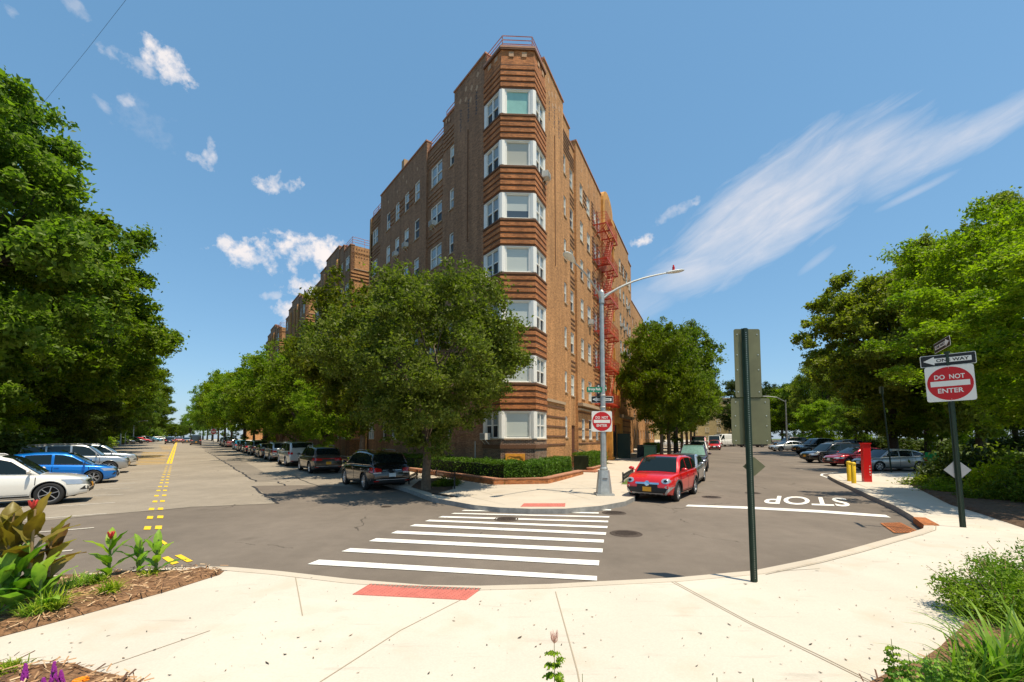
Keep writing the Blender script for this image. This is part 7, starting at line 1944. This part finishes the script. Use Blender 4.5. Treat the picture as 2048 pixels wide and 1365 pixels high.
# bottom left flowers
for i, (px, py, h) in enumerate(((48, 1368, .16), (105, 1378, .20), (120, 1372, .13), (85, 1385, .12))):
    p = g(px, py + 12, kz); r = thing('flower_spike', ['purple flower spike at the lower left', 'tallest purple flower spike at the lower left', 'short purple spike right of the tallest one', 'small purple spike at the frame bottom'][i], 'flower', tuple(p), group='purple flower spikes')
    mb = MB(); mb.tube([(p.x, p.y, p.z), (p.x, p.y, p.z + h * 1.2)], .004, 5); mb.build('stem', Mt['stem'], r)
    mb = MB(); rg = random.Random(i)
    for k in range(60): z = p.z + h * (.5 + .8 * k / 60); a = rg.uniform(0, 6.3); rr = .022 * (1.1 - k / 60); mb.box((p.x + rr * math.cos(a), p.y + rr * math.sin(a), z), (.012, .012, .016), a)
    mb.build('petals', Mt['petalpurple'], r)
p = g(160, 1375, kz); r = thing('flower', 'orange flower head at the lower left edge', 'flower', tuple(p)); mb = MB(); mb.tube([(p.x, p.y, p.z), (p.x, p.y, p.z + .05)], .005, 5); mb.build('stem', Mt['stem'], r); mb = MB()
for k in range(22): a = k * 2.4; rr = .05 * math.sqrt(k / 22); mb.box((p.x + rr * math.cos(a), p.y + rr * math.sin(a), p.z + .055 + .012 * (1 - k / 22)), (.03, .02, .01), a)
mb.build('petals', Mt['petalorange'], r)
# cleome and weeds at the bottom centre
def weed(px_base, Yb, h, label, seed, top=None, n=14, L=.07, lean=0, name='weed_plant', leafw=.4, stemr=.004):
    X = (px_base - 1024) / 880 * Yb; rg = random.Random(seed); r = thing(name, label, 'plant', (X, Yb, kz)); z0 = kz
    mb = MB(); pts = [(X, Yb, z0), (X + lean * .4, Yb, z0 + h * .5), (X + lean, Yb, z0 + h)]; mb.tube(pts, [stemr, stemr * .8, stemr * .5], 6); mb.build('stem', Mt['stem'], r)
    mb = MB(); vals = []
    for i in range(n):
        t = .1 + .8 * i / n; c = Vector(pts[0]).lerp(Vector(pts[2]), t); a = i * 2.4
        k5 = 5 if top else 1
        for j in range(k5):
            aa = a + (j - (k5 - 1) / 2) * .55
            broad_leaf(mb, vals, (c.x + math.cos(a) * (.02 if k5 > 1 else 0), c.y + math.sin(a) * .02, c.z), aa, L * (1 - .5 * t) * rg.uniform(.8, 1.2), L * leafw * (1 - .5 * t), .5, .9, rg.random())
    vbuild(mb, vals, 'leaves', Mt['weed'], r)
    if top:
        fm = MB()
        for k in range(26):
            a = k * 2.4; q = Vector(pts[2]); fm.tube([q + Vector((0, 0, -.03)), q + Vector((.022 * math.cos(a), .022 * math.sin(a), .02 + rg.uniform(-.03, .02))), q + Vector((.03 * math.cos(a), .03 * math.sin(a), .05 + rg.uniform(-.03, .02)))], [.002, .003, .001], 4)
        fm.build('flower_head', top, r)
    return r
weed(1106, 3.35, .62, 'upright weed with a pale pink flower head at the bottom centre', 5, Mt['petalpink'], 16, .10)
weed(1160, 3.3, .40, 'broad leaved weed right of the pink flowered one', 6, None, 5, .16, leafw=.3)
weed(1300, 3.2, .33, 'low weed just entering the bottom of the view', 7, None, 12, .06)
weed(1420, 3.25, .40, 'dry brown twig clump at the bottom right of centre', 8, None, 2, .03, stemr=.006); weed(1495, 3.2, .42, 'dark dry twig right of the twig clump', 9, None, 1, .03, stemr=.007, lean=-.02); weed(1390, 3.2, .36, 'short dark purple stalk at the bottom edge', 10, None, 2, .03, stemr=.008)
# right foreground: shrub, daylilies, weeds
SM.append(shrub_mesh(1.0, 1.0, 9000, .075, 31, .4))
p = g(1985, 1262, kz)
def twig_shrub(x, y, rx, h, label, m, k=2):
    r = shrub('shrub', x, y, rx, h, label, m, k, .14, 'foreground shrubs at the right edge')
    r.rotation_euler = (0, 0, 0); mb = MB(); rg = random.Random(int(x * 10))
    for i in range(46):
        a = rg.uniform(0, 6.3); rr = rx * rg.uniform(.6, 1.05); z = h * rg.uniform(.5, 1.0); s = Vector((rr * math.cos(a), rr * math.sin(a), z)); d = Vector((math.cos(a) * .8, math.sin(a) * .8, .7)) * .09; mb.tube([s * .9, s + d], [.004, .003], 4)
    mb.build('seed_spikes', Mt['dry'], r, world=False); return r
twig_shrub(p.x + .42, p.y + .22, .60, .58, 'leafy green shrub with dry seed spikes at the right edge of the pavement', 'weed')
p2 = g(2060, 1200, kz); twig_shrub(p2.x + .3, p2.y + .2, .6, .55, 'second leafy shrub behind it, cut by the right edge', 'weed')
for i, (px, py, n, L, w, lab) in enumerate(((2010, 1385, 90, .82, .03, 'tall strap leaved daylily at the lower right corner'), (2060, 1350, 80, .80, .03, 'daylily cut by the right edge'), (1940, 1395, 60, .60, .024, 'daylily with arching leaves left of the tall one'), (1880, 1400, 50, .42, .018, 'small daylily nearest the pavement'), (2080, 1320, 50, .5, .024, 'daylily behind, at the right edge'), (1975, 1345, 46, .34, .014, 'pale yellowed daylily on the mulch'))):
    grass_tuft(px, py, n, L, w, lab, 50 + i, 'blade2' if i != 5 else 'blade', .9, 'daylily', 'daylilies at the lower right')
for i, (px, Yb, h, n) in enumerate(((1768, 3.45, .58, 40), (1800, 3.35, .52, 40), (1840, 3.4, .50, 40), (1880, 3.35, .48, 36), (1780, 3.2, .5, 30), (1905, 3.5, .46, 30))):
    weed(px, Yb, h, ['tallest heart leaved weed at the lower right', 'leafy weed right of the tallest one', 'third leafy weed along the bottom edge', 'fourth leafy weed along the bottom edge', 'low leafy weed in front of the tallest one', 'leafy weed beside the daylilies'][i], 60 + i, None, n, .10, lean=-.03, leafw=.65)
